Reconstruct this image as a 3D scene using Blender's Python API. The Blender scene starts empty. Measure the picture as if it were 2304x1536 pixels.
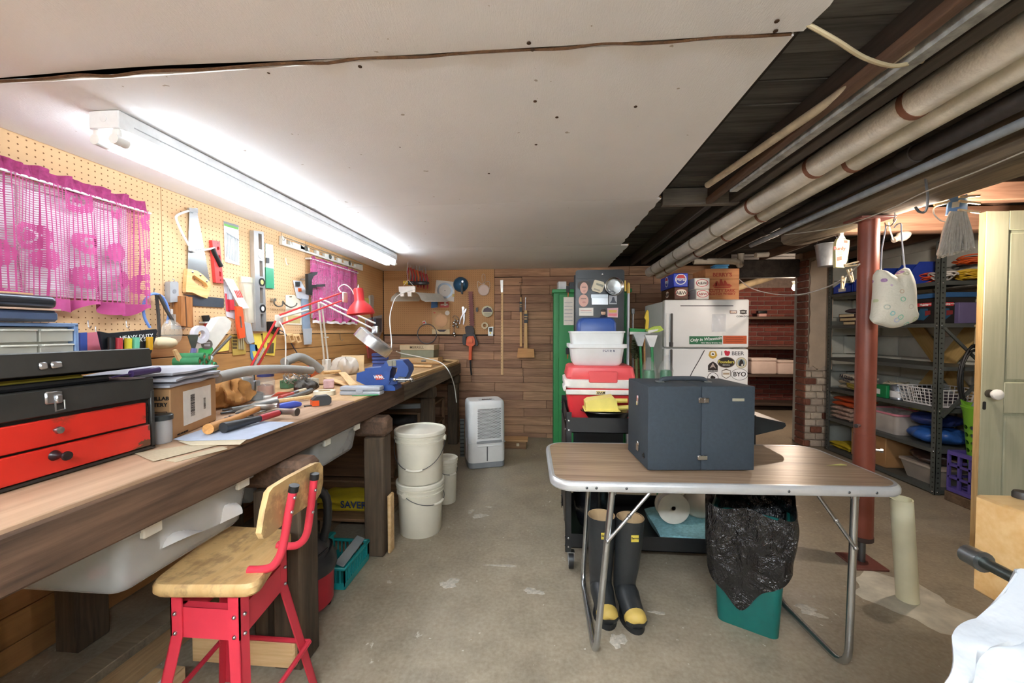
import bpy, bmesh, math, random
from mathutils import Vector, Matrix

# ------------------------------------------------------------------ camera, world, light
scn = bpy.context.scene
col = scn.collection
FPX, CX, CY, CAMZ = 896.0, 1152.0, 768.0, 1.25
YAW = math.atan(76 / FPX)
PITCH = math.atan(23 / FPX * math.cos(YAW))
cam_d = bpy.data.cameras.new('camera')
cam_d.sensor_width = 36.0
cam_d.lens = FPX * 36.0 / 2304.0
cam_d.clip_start = 0.02
cam = bpy.data.objects.new('camera', cam_d)
cam.location = (0, 0, CAMZ)
cam.rotation_euler = (math.pi / 2 - PITCH, 0, YAW)
col.objects.link(cam)
scn.camera = cam
w = bpy.data.worlds.new('world')
scn.world = w
w.use_nodes = True
w.node_tree.nodes['Background'].inputs[0].default_value = (.9, .95, 1, 1)
w.node_tree.nodes['Background'].inputs[1].default_value = 0.0
scn.view_settings.view_transform = 'Standard'
scn.view_settings.look = 'None'
scn.view_settings.gamma = 1.0
scn.view_settings.use_curve_mapping = False
scn.view_settings.exposure = 1.22
scn.cycles.use_denoising = True
scn.cycles.max_bounces = 8
scn.cycles.diffuse_bounces = 5
scn.cycles.transparent_max_bounces = 16
scn.cycles.caustics_reflective = False
scn.cycles.caustics_refractive = False
TUBE_POWER = 10.5        # emission of the workshop fluorescent tubes
FILL_TUBE_POWER = 62.0       # emission of the unseen fill fixture added behind the camera
BULB_FAR = 26.0          # bare bulb in the far room (W)
BULB_MOP = 17.0          # bare bulb behind the mop (W)

# ------------------------------------------------------------------ helpers
random.seed(7)
RM = Matrix.Rotation(YAW, 3, 'Z') @ Matrix.Rotation(math.pi / 2 - PITCH, 3, 'X')
def P(px, py, x=None, y=None, z=None):
    """the point of the room seen at a pixel, on the plane x=, y= or z="""
    d = RM @ Vector(((px - CX) / FPX, -(py - CY) / FPX, -1.0))
    t = x / d.x if x is not None else y / d.y if y is not None else (z - CAMZ) / d.z
    return Vector((d.x * t, d.y * t, CAMZ + d.z * t))
V = Vector
PI = math.pi
def lin(h):
    h = h.lstrip('#')
    o = []
    for i in (0, 2, 4):
        c = int(h[i:i + 2], 16) / 255
        o.append(c / 12.92 if c <= .04045 else ((c + .055) / 1.055) ** 2.4)
    return (*o, 1.0)

class B:
    """collects shapes into one mesh"""
    def __init__(s):
        s.v = []; s.f = []; s.m = Matrix()
    def at(s, loc=(0, 0, 0), rx=0, ry=0, rz=0):
        s.m = Matrix.Translation(V(loc)) @ Matrix.Rotation(rz, 4, 'Z') @ Matrix.Rotation(ry, 4, 'Y') @ Matrix.Rotation(rx, 4, 'X')
        return s
    def add(s, vs, fs):
        n = len(s.v)
        s.v += [s.m @ V(p) for p in vs]
        s.f += [tuple(i + n for i in f) for f in fs]
        return s
    def box(s, c, d, bev=0.0, seg=1):
        x, y, z = (k / 2 for k in d)
        if bev <= 0:
            vs = [(c[0] + i * x, c[1] + j * y, c[2] + k * z) for i in (-1, 1) for j in (-1, 1) for k in (-1, 1)]
            return s.add(vs, [(0, 1, 3, 2), (4, 6, 7, 5), (0, 4, 5, 1), (2, 3, 7, 6), (0, 2, 6, 4), (1, 5, 7, 3)])
        bm = bmesh.new()
        bmesh.ops.create_cube(bm, size=1)
        for q in bm.verts:
            q.co = V((q.co.x * d[0], q.co.y * d[1], q.co.z * d[2]))
        bmesh.ops.bevel(bm, geom=bm.edges[:], offset=min(bev, .49 * min(d)), segments=seg, affect='EDGES', profile=.5)
        return s.bm(bm, c)
    def bm(s, bm, c=(0, 0, 0)):
        bm.verts.index_update()
        vs = [q.co + V(c) for q in bm.verts]
        fs = [tuple(q.index for q in f.verts) for f in bm.faces]
        bm.free()
        return s.add(vs, fs)
    def tube(s, pts, r, n=8, closed=False, caps=True):
        pts = [V(p) for p in pts]
        L = len(pts)
        rr = r if isinstance(r, (list, tuple)) else [r] * L
        t0 = (pts[1] - pts[0]).normalized()
        u = t0.orthogonal().normalized()
        vs = []; fs = []
        pt = t0
        for i, p in enumerate(pts):
            if closed:
                t = (pts[(i + 1) % L] - pts[i - 1]).normalized()
            elif i == 0: t = t0
            elif i == L - 1: t = (pts[-1] - pts[-2]).normalized()
            else: t = ((pts[i + 1] - p).normalized() + (p - pts[i - 1]).normalized())
            if t.length < 1e-9: t = pt
            t = t.normalized()
            q = pt.rotation_difference(t)
            u = (q @ u); u = (u - t * u.dot(t)).normalized()
            pt = t
            b = t.cross(u)
            for k in range(n):
                a = 2 * PI * k / n
                vs.append(p + (u * math.cos(a) + b * math.sin(a)) * rr[i])
        for i in range(L if closed else L - 1):
            j = (i + 1) % L
            for k in range(n):
                m = (k + 1) % n
                fs.append((i * n + k, i * n + m, j * n + m, j * n + k))
        if caps and not closed:
            fs.append(tuple(range(n - 1, -1, -1)))
            fs.append(tuple((L - 1) * n + k for k in range(n)))
        return s.add(vs, fs)
    def cyl(s, a, b, r, r2=None, n=16):
        return s.tube([a, b], [r, r if r2 is None else r2], n)
    def lathe(s, prof, n=24, c=(0, 0, 0), sx=1, sy=1, caps=True):
        vs = []; fs = []
        for (r, z) in prof:
            for k in range(n):
                a = 2 * PI * k / n
                vs.append((c[0] + r * sx * math.cos(a), c[1] + r * sy * math.sin(a), c[2] + z))
        for i in range(len(prof) - 1):
            for k in range(n):
                m = (k + 1) % n
                fs.append((i * n + k, i * n + m, (i + 1) * n + m, (i + 1) * n + k))
        if caps:
            if prof[0][0] > 1e-6: fs.append(tuple(range(n - 1, -1, -1)))
            if prof[-1][0] > 1e-6: fs.append(tuple((len(prof) - 1) * n + k for k in range(n)))
        return s.add(vs, fs)
    def prism(s, pts, y0, y1, holes=None):
        """outline in the local XZ plane, thickness from y0 to y1; holes by bmesh fill"""
        if holes:
            for y, flip in ((y0, 0), (y1, 1)):
                bm = bmesh.new()
                es = []
                for lp in [pts] + holes:
                    q = [bm.verts.new((p[0], y, p[1])) for p in lp]
                    es += [bm.edges.new((q[i], q[(i + 1) % len(q)])) for i in range(len(q))]
                bmesh.ops.triangle_fill(bm, use_beauty=True, use_dissolve=False, edges=es)
                s.bm(bm)
            for lp in [pts] + holes:
                n = len(lp)
                vs = [(p[0], y0, p[1]) for p in lp] + [(p[0], y1, p[1]) for p in lp]
                s.add(vs, [(i, (i + 1) % n, n + (i + 1) % n, n + i) for i in range(n)])
            return s
        n = len(pts)
        vs = [(p[0], y0, p[1]) for p in pts] + [(p[0], y1, p[1]) for p in pts]
        return s.add(vs, [tuple(range(n)), tuple(range(2 * n - 1, n - 1, -1))] + [(i, n + i, n + (i + 1) % n, (i + 1) % n) for i in range(n)])
    def grid(s, fn, nu, nv, thick=0.0):
        """a sheet fn(u,v) with u,v in 0..1; thick gives it a back"""
        vs = [V(fn(i / nu, j / nv)) for j in range(nv + 1) for i in range(nu + 1)]
        q = [(j * (nu + 1) + i, j * (nu + 1) + i + 1, (j + 1) * (nu + 1) + i + 1, (j + 1) * (nu + 1) + i) for j in range(nv) for i in range(nu)]
        if thick:
            nm = [V((0, 0, 0)) for _ in vs]
            for f in q:
                k = (vs[f[1]] - vs[f[0]]).cross(vs[f[3]] - vs[f[0]])
                for i in f: nm[i] += k
            N = len(vs)
            vs = vs + [p - m.normalized() * thick for p, m in zip(vs, nm)]
            ring = [i for i in range(nu)] + [j * (nu + 1) + nu for j in range(nv)] + [nv * (nu + 1) + i for i in range(nu, 0, -1)] + [j * (nu + 1) for j in range(nv, 0, -1)]
            q = q + [tuple(N + i for i in reversed(f)) for f in q] + [(ring[k], N + ring[k], N + ring[(k + 1) % len(ring)], ring[(k + 1) % len(ring)]) for k in range(len(ring))]
        return s.add(vs, q)
    def ball(s, c, r, n=16, m=10):
        sx, sy, sz = r if isinstance(r, (list, tuple)) else (r, r, r)
        return s.lathe([(math.sin(PI * i / m) , -math.cos(PI * i / m) * sz) for i in range(m + 1)], n, c, sx, sy, caps=False)
    def mesh(s, name, smooth=True):
        me = bpy.data.meshes.new(name)
        me.from_pydata([tuple(p) for p in s.v], [], s.f)
        me.validate()
        bm = bmesh.new(); bm.from_mesh(me)
        bmesh.ops.remove_doubles(bm, verts=bm.verts[:], dist=1e-5)
        bmesh.ops.recalc_face_normals(bm, faces=bm.faces[:])
        bm.to_mesh(me); bm.free()
        if smooth:
            me.shade_smooth()
            me.set_sharp_from_angle(angle=math.radians(38))
        return me

def rrect(x0, z0, x1, z1, r, n=4):
    o = []
    for cx, cz, a0 in ((x1 - r, z0 + r, -90), (x1 - r, z1 - r, 0), (x0 + r, z1 - r, 90), (x0 + r, z0 + r, 180)):
        for k in range(n + 1):
            a = math.radians(a0 + 90 * k / n)
            o.append((cx + r * math.cos(a), cz + r * math.sin(a)))
    return o
def circ(cx, cz, r, n=20, rz=None):
    return [(cx + r * math.cos(2 * PI * k / n), cz + (r if rz is None else rz) * math.sin(2 * PI * k / n)) for k in range(n)]
def smooth(pts, n=6, closed=False):
    """a Catmull-Rom line through points"""
    pts = [V(p) for p in pts]
    L = len(pts); o = []
    g = (lambda i: pts[i % L]) if closed else (lambda i: pts[max(0, min(L - 1, i))])
    for i in range(L if closed else L - 1):
        a, b, c, d = g(i - 1), g(i), g(i + 1), g(i + 2)
        for k in range(n):
            t = k / n
            o.append(.5 * (2 * b + (c - a) * t + (2 * a - 5 * b + 4 * c - d) * t * t + (3 * b - a - 3 * c + d) * t ** 3))
    if not closed: o.append(pts[-1])
    return o

def obj(name, b, m, parent=None, loc=(0, 0, 0), rot=(0, 0, 0), label=None, cat=None, group=None, kind=None, sm=True):
    me = b if isinstance(b, bpy.types.Mesh) else b.mesh(name, sm)
    if m is not None:
        me.materials.clear(); me.materials.append(m)
    o = bpy.data.objects.new(name, me)
    col.objects.link(o)
    o.location = loc; o.rotation_euler = rot
    if parent is not None: o.parent = parent
    for k, q in (('label', label), ('category', cat), ('group', group), ('kind', kind)):
        if q: o[k] = q
    return o
def thing(name, label, cat, loc=(0, 0, 0), rz=0, group=None, rx=0, ry=0):
    o = bpy.data.objects.new(name, None)
    col.objects.link(o)
    o.empty_display_size = .05
    o.location = loc; o.rotation_euler = (rx, ry, rz)
    o['label'] = label; o['category'] = cat
    if group: o['group'] = group
    return o
def struct(name, b, m, label=None):
    return obj(name, b, m, kind='structure', label=label)
def copy_tree(o, parent=None):
    c = o.copy(); col.objects.link(c)
    if parent is not None: c.parent = parent
    for ch in list(o.children):
        copy_tree(ch, c)
    return c
_tx = {}
def text_mesh(body, size, align='CENTER', bold=0.0, ext=.0006, shear=0.0):
    cu = bpy.data.curves.new('lettering', 'FONT')
    cu.body = body; cu.size = size; cu.align_x = align; cu.align_y = 'CENTER'
    cu.extrude = ext; cu.offset = bold; cu.shear = shear; cu.resolution_u = 3
    o = bpy.data.objects.new('lettering', cu)
    col.objects.link(o)
    dg = bpy.context.evaluated_depsgraph_get()
    me = bpy.data.meshes.new_from_object(o.evaluated_get(dg))
    bpy.data.objects.remove(o); bpy.data.curves.remove(cu)
    me.materials.clear()
    return me
def text(body, size, m, parent, loc, rot=(PI / 2, 0, 0), align='CENTER', bold=0.0, name='lettering', shear=0.0, sx=1.0):
    """flat raised lettering, upright and facing local -Y by default"""
    o = obj(name, text_mesh(body, size, align, bold, shear=shear), m, parent, loc, rot)
    o.scale.x = sx
    return o

# ------------------------------------------------------------------ materials
_M = {}
class NT:
    def __init__(s, name):
        s.m = bpy.data.materials.new(name); s.m.use_nodes = True
        s.t = s.m.node_tree; s.b = s.t.nodes['Principled BSDF']
        s.co = s.n('ShaderNodeTexCoord')
    def n(s, ty, **k):
        q = s.t.nodes.new(ty)
        for a, c in k.items(): setattr(q, a, c)
        return q
    def l(s, a, b): s.t.links.new(a, b)
    def mapping(s, scale=(1, 1, 1), rot=(0, 0, 0)):
        q = s.n('ShaderNodeMapping'); q.inputs['Scale'].default_value = scale; q.inputs['Rotation'].default_value = rot
        s.l(s.co.outputs['Object'], q.inputs[0]); return q.outputs[0]
    def noise(s, vec, scale, detail=4, rough=.55, dist=0):
        q = s.n('ShaderNodeTexNoise'); q.inputs['Scale'].default_value = scale; q.inputs['Detail'].default_value = detail
        q.inputs['Roughness'].default_value = rough; q.inputs['Distortion'].default_value = dist
        s.l(vec, q.inputs['Vector']); return q.outputs['Fac']
    def ramp(s, fac, stops):
        q = s.n('ShaderNodeValToRGB'); e = q.color_ramp.elements
        while len(e) < len(stops): e.new(.5)
        for el, (p, c) in zip(e, stops):
            el.position = p; el.color = c if len(c) == 4 else (*c, 1)
        s.l(fac, q.inputs[0]); return q.outputs[0]
    def mix(s, fac, a, b, mode='MIX'):
        q = s.n('ShaderNodeMix', data_type='RGBA', blend_type=mode)
        for sock, val in ((q.inputs[0], fac), (q.inputs[6], a), (q.inputs[7], b)):
            if isinstance(val, bpy.types.NodeSocket): s.l(val, sock)
            else: sock.default_value = val
        return q.outputs[2]
    def math(s, op, a, b=0.0, c=0.0):
        q = s.n('ShaderNodeMath', operation=op)
        for i, val in enumerate((a, b, c)):
            if isinstance(val, bpy.types.NodeSocket): s.l(val, q.inputs[i])
            else: q.inputs[i].default_value = val
        return q.outputs[0]
    def rnd(s, color, amt):
        oi = s.n('ShaderNodeObjectInfo')
        hs = s.n('ShaderNodeHueSaturation')
        s.l(s.math('MULTIPLY_ADD', oi.outputs['Random'], 2 * amt, 1 - amt), hs.inputs['Value'])
        s.l(s.math('MULTIPLY_ADD', oi.outputs['Random'], .010, .495), hs.inputs['Hue'])
        s.l(color, hs.inputs['Color']); return hs.outputs[0]
    def bump(s, h, strength=.3, dist=.01):
        q = s.n('ShaderNodeBump'); q.inputs['Strength'].default_value = strength; q.inputs['Distance'].default_value = dist
        s.l(h, q.inputs['Height']); s.l(q.outputs[0], s.b.inputs['Normal'])
    def done(s, color=None, rough=.5, metal=0, spec=.5):
        if color is not None:
            if isinstance(color, bpy.types.NodeSocket): s.l(color, s.b.inputs['Base Color'])
            else: s.b.inputs['Base Color'].default_value = color
        if isinstance(rough, bpy.types.NodeSocket): s.l(rough, s.b.inputs['Roughness'])
        else: s.b.inputs['Roughness'].default_value = rough
        s.b.inputs['Metallic'].default_value = metal
        s.b.inputs['Specular IOR Level'].default_value = spec
        return s.m
def dark(c, k): return (c[0] * k, c[1] * k, c[2] * k, 1)
def pl(hexc, rough=.5, metal=0, var=.12, scale=14, bump=0, bscale=120, alpha=1, spec=.5, rnd=0, key=''):
    """painted, plastic, metal or cloth surface with slight mottling"""
    k = ('pl', hexc, rough, metal, var, scale, bump, bscale, alpha, spec, rnd)
    if k in _M: return _M[k]
    t = NT('surface_%d' % len(_M)); c = lin(hexc)
    n = t.noise(t.mapping(), scale, 5, .6)
    cl = t.ramp(n, [(.3, dark(c, 1 - var)), (.7, dark(c, 1 + var * .35))])
    if rnd: cl = t.rnd(cl, rnd)
    if bump: t.bump(t.noise(t.mapping(), bscale, 3), bump, .004)
    m = t.done(cl, rough, metal, spec)
    if alpha < 1: t.b.inputs['Alpha'].default_value = alpha
    _M[k] = m
    return m
def wood(c0, c1, axis='X', scale=1.0, rough=.6, rnd=0, var=1.0, bump=.25, key=''):
    k = ('w', c0, c1, axis, scale, rough, rnd, var, bump)
    if k in _M: return _M[k]
    t = NT('wood_%d' % len(_M))
    st = {'X': (1.6, 22, 22), 'Y': (22, 1.6, 22), 'Z': (22, 22, 1.6)}[axis]
    mp = t.mapping(tuple(q * scale for q in st))
    if rnd:
        oi = t.n('ShaderNodeObjectInfo'); va = t.n('ShaderNodeVectorMath', operation='ADD')
        cb = t.n('ShaderNodeCombineXYZ')
        s1 = t.math('MULTIPLY', oi.outputs['Random'], 57.0)
        for i in range(3): t.l(s1, cb.inputs[i])
        t.l(mp, va.inputs[0]); t.l(cb.outputs[0], va.inputs[1]); mp = va.outputs[0]
    n1 = t.noise(mp, 1.0, 6, .6, .6)
    n2 = t.noise(mp, 6.0, 3, .5)
    f = t.math('MULTIPLY_ADD', n2, .35, t.math('MULTIPLY', n1, .75))
    cl = t.ramp(f, [(.33, lin(c0)), (.68, lin(c1))])
    if rnd: cl = t.rnd(cl, rnd)
    if bump: t.bump(f, bump, .003)
    m = t.done(cl, rough)
    _M[k] = m
    return m
def clear(hexc='#ffffff', alpha=.25, rough=.12):
    k = ('c', hexc, alpha, rough)
    if k in _M: return _M[k]
    t = NT('clear_plastic_%d' % len(_M))
    n = t.noise(t.mapping(), 9, 3)
    cl = t.ramp(n, [(.3, dark(lin(hexc), .9)), (.7, lin(hexc))])
    m = t.done(cl, rough)
    t.b.inputs['Alpha'].default_value = alpha
    _M[k] = m
    return m
def glow(rgb, power):
    t = NT('glow'); t.b.inputs['Emission Color'].default_value = (*rgb, 1)
    t.b.inputs['Emission Strength'].default_value = power
    return t.done((.9, .9, .9, 1), .4)
WHITE = pl('#f1f0ec', .45); OFFW = pl('#e6e2d6', .5); BLACK = pl('#17181a', .45); DGREY = pl('#3a3d40', .5)
RED = pl('#d8232c', .4); STEEL = pl('#b9bcc0', .3, 1); DSTEEL = pl('#6d7074', .4, .9); CHROME = pl('#d8dade', .15, 1)
YELLOW = pl('#f0dd4e', .45); BLUE = pl('#2d4fa8', .45); GREEN = pl('#2f8f55', .45); ORANGE = pl('#e4662a', .45)
INK = pl('#16161a', .6); REDINK = pl('#b5302c', .6); WHITEINK = pl('#f4f4f4', .6); PAPER = pl('#f3f1ea', .7); CARD = pl('#b98f63', .75)
LWOOD = wood('#c79a63', '#e6c594'); BRASS = pl('#b8923f', .35, .9)
# ------------------------------------------------------------------ the room
LX, BY, CZ = -1.95, 4.66, 1.98      # left wall face, back wall face, ceiling face
def concrete():
    t = NT('concrete_floor')
    mp = t.mapping()
    a = t.noise(mp, .9, 6, .62)
    b = t.noise(mp, 6, 6, .65)
    c = t.noise(mp, 60, 3)
    base = t.ramp(a, [(.28, lin('#85796a')), (.5, lin('#9d8f7a')), (.72, lin('#b1a28b'))])
    base = t.mix(.55, base, t.ramp(b, [(.25, lin('#6b6152')), (.55, lin('#a39680')), (.8, lin('#b8ab95'))]))
    base = t.mix(.18, base, t.ramp(c, [(.3, lin('#4f4a42')), (.7, lin('#c9c0b0'))]))
    # spilt paint and scraped patches
    sp = t.math('MULTIPLY', t.ramp(t.noise(t.mapping((1, .6, 1)), 9.0, 5, .7, 1.2), [(.655, (0, 0, 0)), (.68, (1, 1, 1))]), t.ramp(t.noise(mp, 1.6, 2), [(.42, (0, 0, 0)), (.6, (1, 1, 1))]))
    base = t.mix(t.math('MULTIPLY', sp, .8), base, lin('#d6d0c4'))
    fl = t.ramp(t.noise(mp, 42, 2, .5), [(.73, (0, 0, 0)), (.75, (1, 1, 1))])
    base = t.mix(t.math('MULTIPLY', fl, .7), base, lin('#ddd8cf'))
    t.bump(t.math('ADD', b, t.math('MULTIPLY', c, .5)), .12, .01)
    return t.done(base, t.ramp(b, [(.3, (.32,) * 3), (.7, (.6,) * 3)]), 0, .4)
floor = struct('floor', B().box((1.2, 2.7, -.05), (7.4, 8.8, .1)), concrete())
def irregular(cx, cy, rx, ry, n=26, amp=.18, seed=1):
    r = random.Random(seed)
    ph = [r.uniform(0, 6.28) for _ in range(4)]
    o = []
    for k in range(n):
        a = 2 * PI * k / n
        q = 1 + amp * (.5 * math.sin(2 * a + ph[0]) + .35 * math.sin(3 * a + ph[1]) + .25 * math.sin(5 * a + ph[2]) + .2 * math.sin(9 * a + ph[3]))
        o.append((cx + rx * q * math.cos(a), cy + ry * q * math.sin(a)))
    return o
def patch(name, pts, h, m, parent, bevel=.3):
    n = len(pts); cx = sum(p[0] for p in pts) / n; cy = sum(p[1] for p in pts) / n
    vs = [(p[0], p[1], 0.0) for p in pts] + [(cx + (p[0] - cx) * (1 - bevel), cy + (p[1] - cy) * (1 - bevel), h) for p in pts]
    return obj(name, B().add(vs, [tuple(range(n, 2 * n))] + [(i, (i + 1) % n, n + (i + 1) % n, n + i) for i in range(n)]), m, parent)
patch_m = pl('#cfc8b6', .85, 0, .35, 9, .3, 30)
q = P(2035, 1345, z=0)
patch('cement_patch', irregular(q.x + .02, q.y - .02, .20, .20, 40, .30, 5), .006, patch_m, floor)
paint_m = pl('#c4bcae', .8, 0, .4, 60)
for i, (px, py, rx, ry) in enumerate([(1012, 1312, .045, .035), (1130, 1272, .07, .012), (1080, 1160, .05, .03), (1060, 1150, .02, .03), (1100, 1140, .03, .01), (1480, 1378, .03, .012), (1815, 1370, .045, .03), (1845, 1385, .03, .012), (1390, 1440, .03, .04), (1200, 1330, .05, .02), (876, 1309, .014, .01)]):
    q = P(px, py, z=0)
    patch('paint_splash', irregular(q.x, q.y, rx, ry, 22, .5, 20 + i), .0012, paint_m, floor, .05)

def pegboard(uaxis, c0, c1):
    t = NT('pegboard')
    sx = t.n('ShaderNodeSeparateXYZ'); t.l(t.co.outputs['Object'], sx.inputs[0])
    d = []
    for s in (sx.outputs[uaxis], sx.outputs['Z']):
        f = t.math('FRACT', t.math('DIVIDE', s, .0254))
        f = t.math('SUBTRACT', f, .5); d.append(t.math('MULTIPLY', f, f))
    r = t.math('SQRT', t.math('ADD', d[0], d[1]))
    hole = t.ramp(r, [(.105, (1, 1, 1)), (.125, (0, 0, 0))])
    n = t.noise(t.mapping(), 2.2, 5)
    base = t.ramp(n, [(.3, lin(c0)), (.7, lin(c1))])
    t.bump(t.math('SUBTRACT', 1.0, hole), .6, .003)
    return t.done(t.mix(hole, base, lin('#7a4f24')), .62)
dark_wall = pl('#2b211a', .9)
wl = struct('wall_left', B().box((LX - .06, 1.5, 1.1), (.09, 6.5, 2.3)), dark_wall)
PEG_L = pegboard('Y', '#d6ae80', '#dfb98e')
ys = [-1.7, .665, 1.885, 3.105, 4.655]
for i in range(4):
    z0 = 1.232
    obj('pegboard_panel', B().box((LX - .007, (ys[i] + ys[i + 1]) / 2, (z0 + 2.0) / 2), (.012, ys[i + 1] - ys[i] - .003, 2.0 - z0), .001), PEG_L if i < 3 else pegboard('Y', '#cc9f6c', '#d3a876'), wl)
PANEL = wood('#94683f', '#b98b59', 'Y', .55, .5, .08)
z = 1.228
for i, h in enumerate((.113,) * 10 + (.096,)):
    for a, b in ((-1.7, .9), (.9, 2.95 if i % 2 else 2.3), (2.95 if i % 2 else 2.3, 4.655)):
        obj('panel_board', B().box((LX - .007, (a + b) / 2, z - h / 2), (.012, b - a - .002, h - .004), .002), PANEL, wl)
    z -= h
# back wall of planks
wb = struct('wall_back', B().box((.02, BY + .06, 1.1), (4.1, .08, 2.3)), dark_wall)
PLANK = wood('#785540', '#b88f70', 'X', .8, .75, .22, bump=.4)
rows = [609, 622, 641.5, 661.7, 681, 700, 718, 736, 755, 773, 790, 810, 828, 846, 861, 881, 900, 918, 937, 956, 974, 994]
rz = [P(1200, r, y=BY).z for r in rows]; rz[0] = 1.995; rz[-1] = .0
cuts = {0: [1237, 1415], 1: [1174, 1300, 1470], 2: [1237, 1440], 3: [1174, 1430], 4: [1238, 1500], 5: [1150, 1420], 6: [1248, 1450], 7: [1248], 8: [987, 1111, 1238, 1430], 9: [1000, 1250], 10: [1111, 1238, 1440],
        11: [1050, 1174], 12: [960, 1177, 1420], 13: [1060, 1178], 14: [1113, 1250], 15: [960, 1177], 16: [1060, 1230], 17: [990, 1179], 18: [1110, 1240], 19: [1000, 1179], 20: [1080, 1230]}
rr = random.Random(3)
for i in range(21):
    x = -1.945 if i >= 8 else P(1112, 700, y=BY).x + .002
    for c in cuts[i] + [None]:
        x1 = 1.9 if c is None else P(c, 700, y=BY).x
        if x1 - x < .03: continue
        th = .018 + rr.uniform(-.003, .004)
        hgt = rz[i] - rz[i + 1] - .003
        if i == 1 and c == 1174: hgt -= .006
        obj('plank', B().box(((x + x1) / 2, BY + .02 - th / 2, rz[i + 1] + hgt / 2 + .001), (x1 - x - .003, th, hgt), .002), PLANK, wb)
        x = x1
pz = P(1000, 752, y=BY).z
obj('pegboard_panel', B().box(((LX + .004 - .605) / 2, BY + .008, (pz + 1.99) / 2), (-.605 - LX - .004, .012, 1.99 - pz), .001), pegboard('X', '#b98a58', '#c29462'), wb)
# walls to the right, behind the shelf and round the far room
plaster = pl('#cfd0c8', .85, 0, .22, 5, .5, 18)
wr = struct('wall_right', B().box((3.56, 1.5, 1.1), (.1, 6.4, 2.3)), plaster)
we = struct('wall_end', B().box((3.2, 4.80, 1.1), (.7, .1, 2.3)), plaster)
BLOCK = pl('#d3d5cc', .85, 0, .16, 4, .5, 14, rnd=.05)
zz = 0.0
rr = random.Random(9)
for i in range(10):
    x = 2.86 - (i % 2) * .12
    while x < 3.5:
        x1 = min(x + rr.uniform(.24, .34), 3.51)
        if x1 > 2.87:
            obj('stone', B().box(((max(x, 2.86) + x1) / 2, 4.74, zz + .1), (x1 - max(x, 2.86) - .008, .045 + rr.uniform(-.01, .01), .192), .012, 2), BLOCK, we)
        x = x1
    y = 2.5
    while y < 4.7:
        y1 = min(y + rr.uniform(.26, .42), 4.715)
        obj('stone', B().box((3.5, (y + y1) / 2, zz + .1), (.045 + rr.uniform(-.01, .01), y1 - y - .008, .192), .012, 2), BLOCK, wr)
        y = y1
    zz += .2
mortar = pl('#b9ab9b', .9, 0, .3, 20, .4, 60)
pil = struct('wall_pillar', B().box((2.925, 4.64, 1.1), (.225, .15, 2.2)), mortar)
BRICK = pl('#855444', .85, 0, .35, 22, .5, 70, rnd=.3)
BRICKW = pl('#cdbfae', .85, 0, .3, 12, .5, 60, rnd=.12)
rr = random.Random(4)
z = 0.0
while z < 1.98:
    n = int(round(z / .075))
    obj('brick', B().box((2.808, 4.635, z + .035), (.03, .16, .064), .005), BRICK, pil)
    for a, b in (((2.80, 2.915), (2.915, 3.045)) if n % 2 else ((2.80, 2.86), (2.86, 2.98), (2.98, 3.045))):
        if z < .85:
            obj('brick', B().box(((a + b) / 2, 4.555 + rr.uniform(0, .006), z + .035), (b - a - .01, .03, .064), .006), BRICK if rr.random() < .14 else BRICKW, pil)
    z += .075
obj('plaster_coat', B().grid(lambda u, v: (2.822 + .225 * u + .006 * math.sin(40 * v), 4.538 + .004 * math.sin(9 * v + 5 * u), .86 + .02 * math.sin(11 * u) + 1.13 * v), 6, 20, -.012), pl('#cdbba6', .85, 0, .2, 5, .5, 20), pil)
wf = struct('wall_far', B().box((3.3, 7.0, 1.1), (3.6, .1, 2.3)), pl('#8f7f76', .9, 0, .3, 20))
fb = pl('#7d4038', .85, 0, .3, 18, .5, 60, rnd=.25)
bm_ = B().box((0, 0, 0), (.203, .03, .062), .004).mesh('brick')
bm_.materials.append(fb)
for i in range(27):
    for k in range(8):
        o = bpy.data.objects.new('brick', bm_); col.objects.link(o); o.parent = wf
        o.location = (2.75 + k * .214 + (i % 2) * .107, 6.95 + .004 * math.sin(i * 7 + k * 3), .037 + i * .073)
struct('wall_far_side', B().box((1.5, 5.9, 1.1), (.1, 2.3, 2.3)).box((5.05, 5.9, 1.1), (.1, 2.3, 2.3)).box((4.2, 4.78, 1.1), (1.7, .06, 2.3)), pl('#6b4a40', .9))
# behind the camera
struct('wall_front', B().box((.8, -1.68, 1.1), (5.7, .08, 2.3)), pl('#b9ab98', .85))
# ceiling of four white fibre panels, edges sagging where they meet
ceil_m = None
t = NT('ceiling_board')
n1 = t.noise(t.mapping((1, 1, 1)), 1.3, 4); n2 = t.noise(t.mapping((6, 1, 1)), 70, 3, .7)
c = t.ramp(n1, [(.3, lin('#ededef')), (.7, lin('#f6f6f8'))])
spk = t.ramp(t.noise(t.mapping(), 26, 2, .5), [(.76, (0, 0, 0)), (.775, (1, 1, 1))])
c = t.mix(t.math('MULTIPLY', spk, .6), c, lin('#8a7358'))
t.bump(n2, .35, .004)
ceil_m = t.done(c, .9)
ce = struct('ceiling', B().box((-.65, 1.5, CZ + .125), (2.72, 6.3, .03)), dark_wall)
edge_m = pl('#8a6238', .9)
cy = [-1.62, -.17, 1.05, 2.275, 3.47, 4.66]
def gap1(x):     # waviness of the wide open seam, deepest over the lamp
    return .012 * math.exp(-((x + 1.15) / .45) ** 2)
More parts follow.
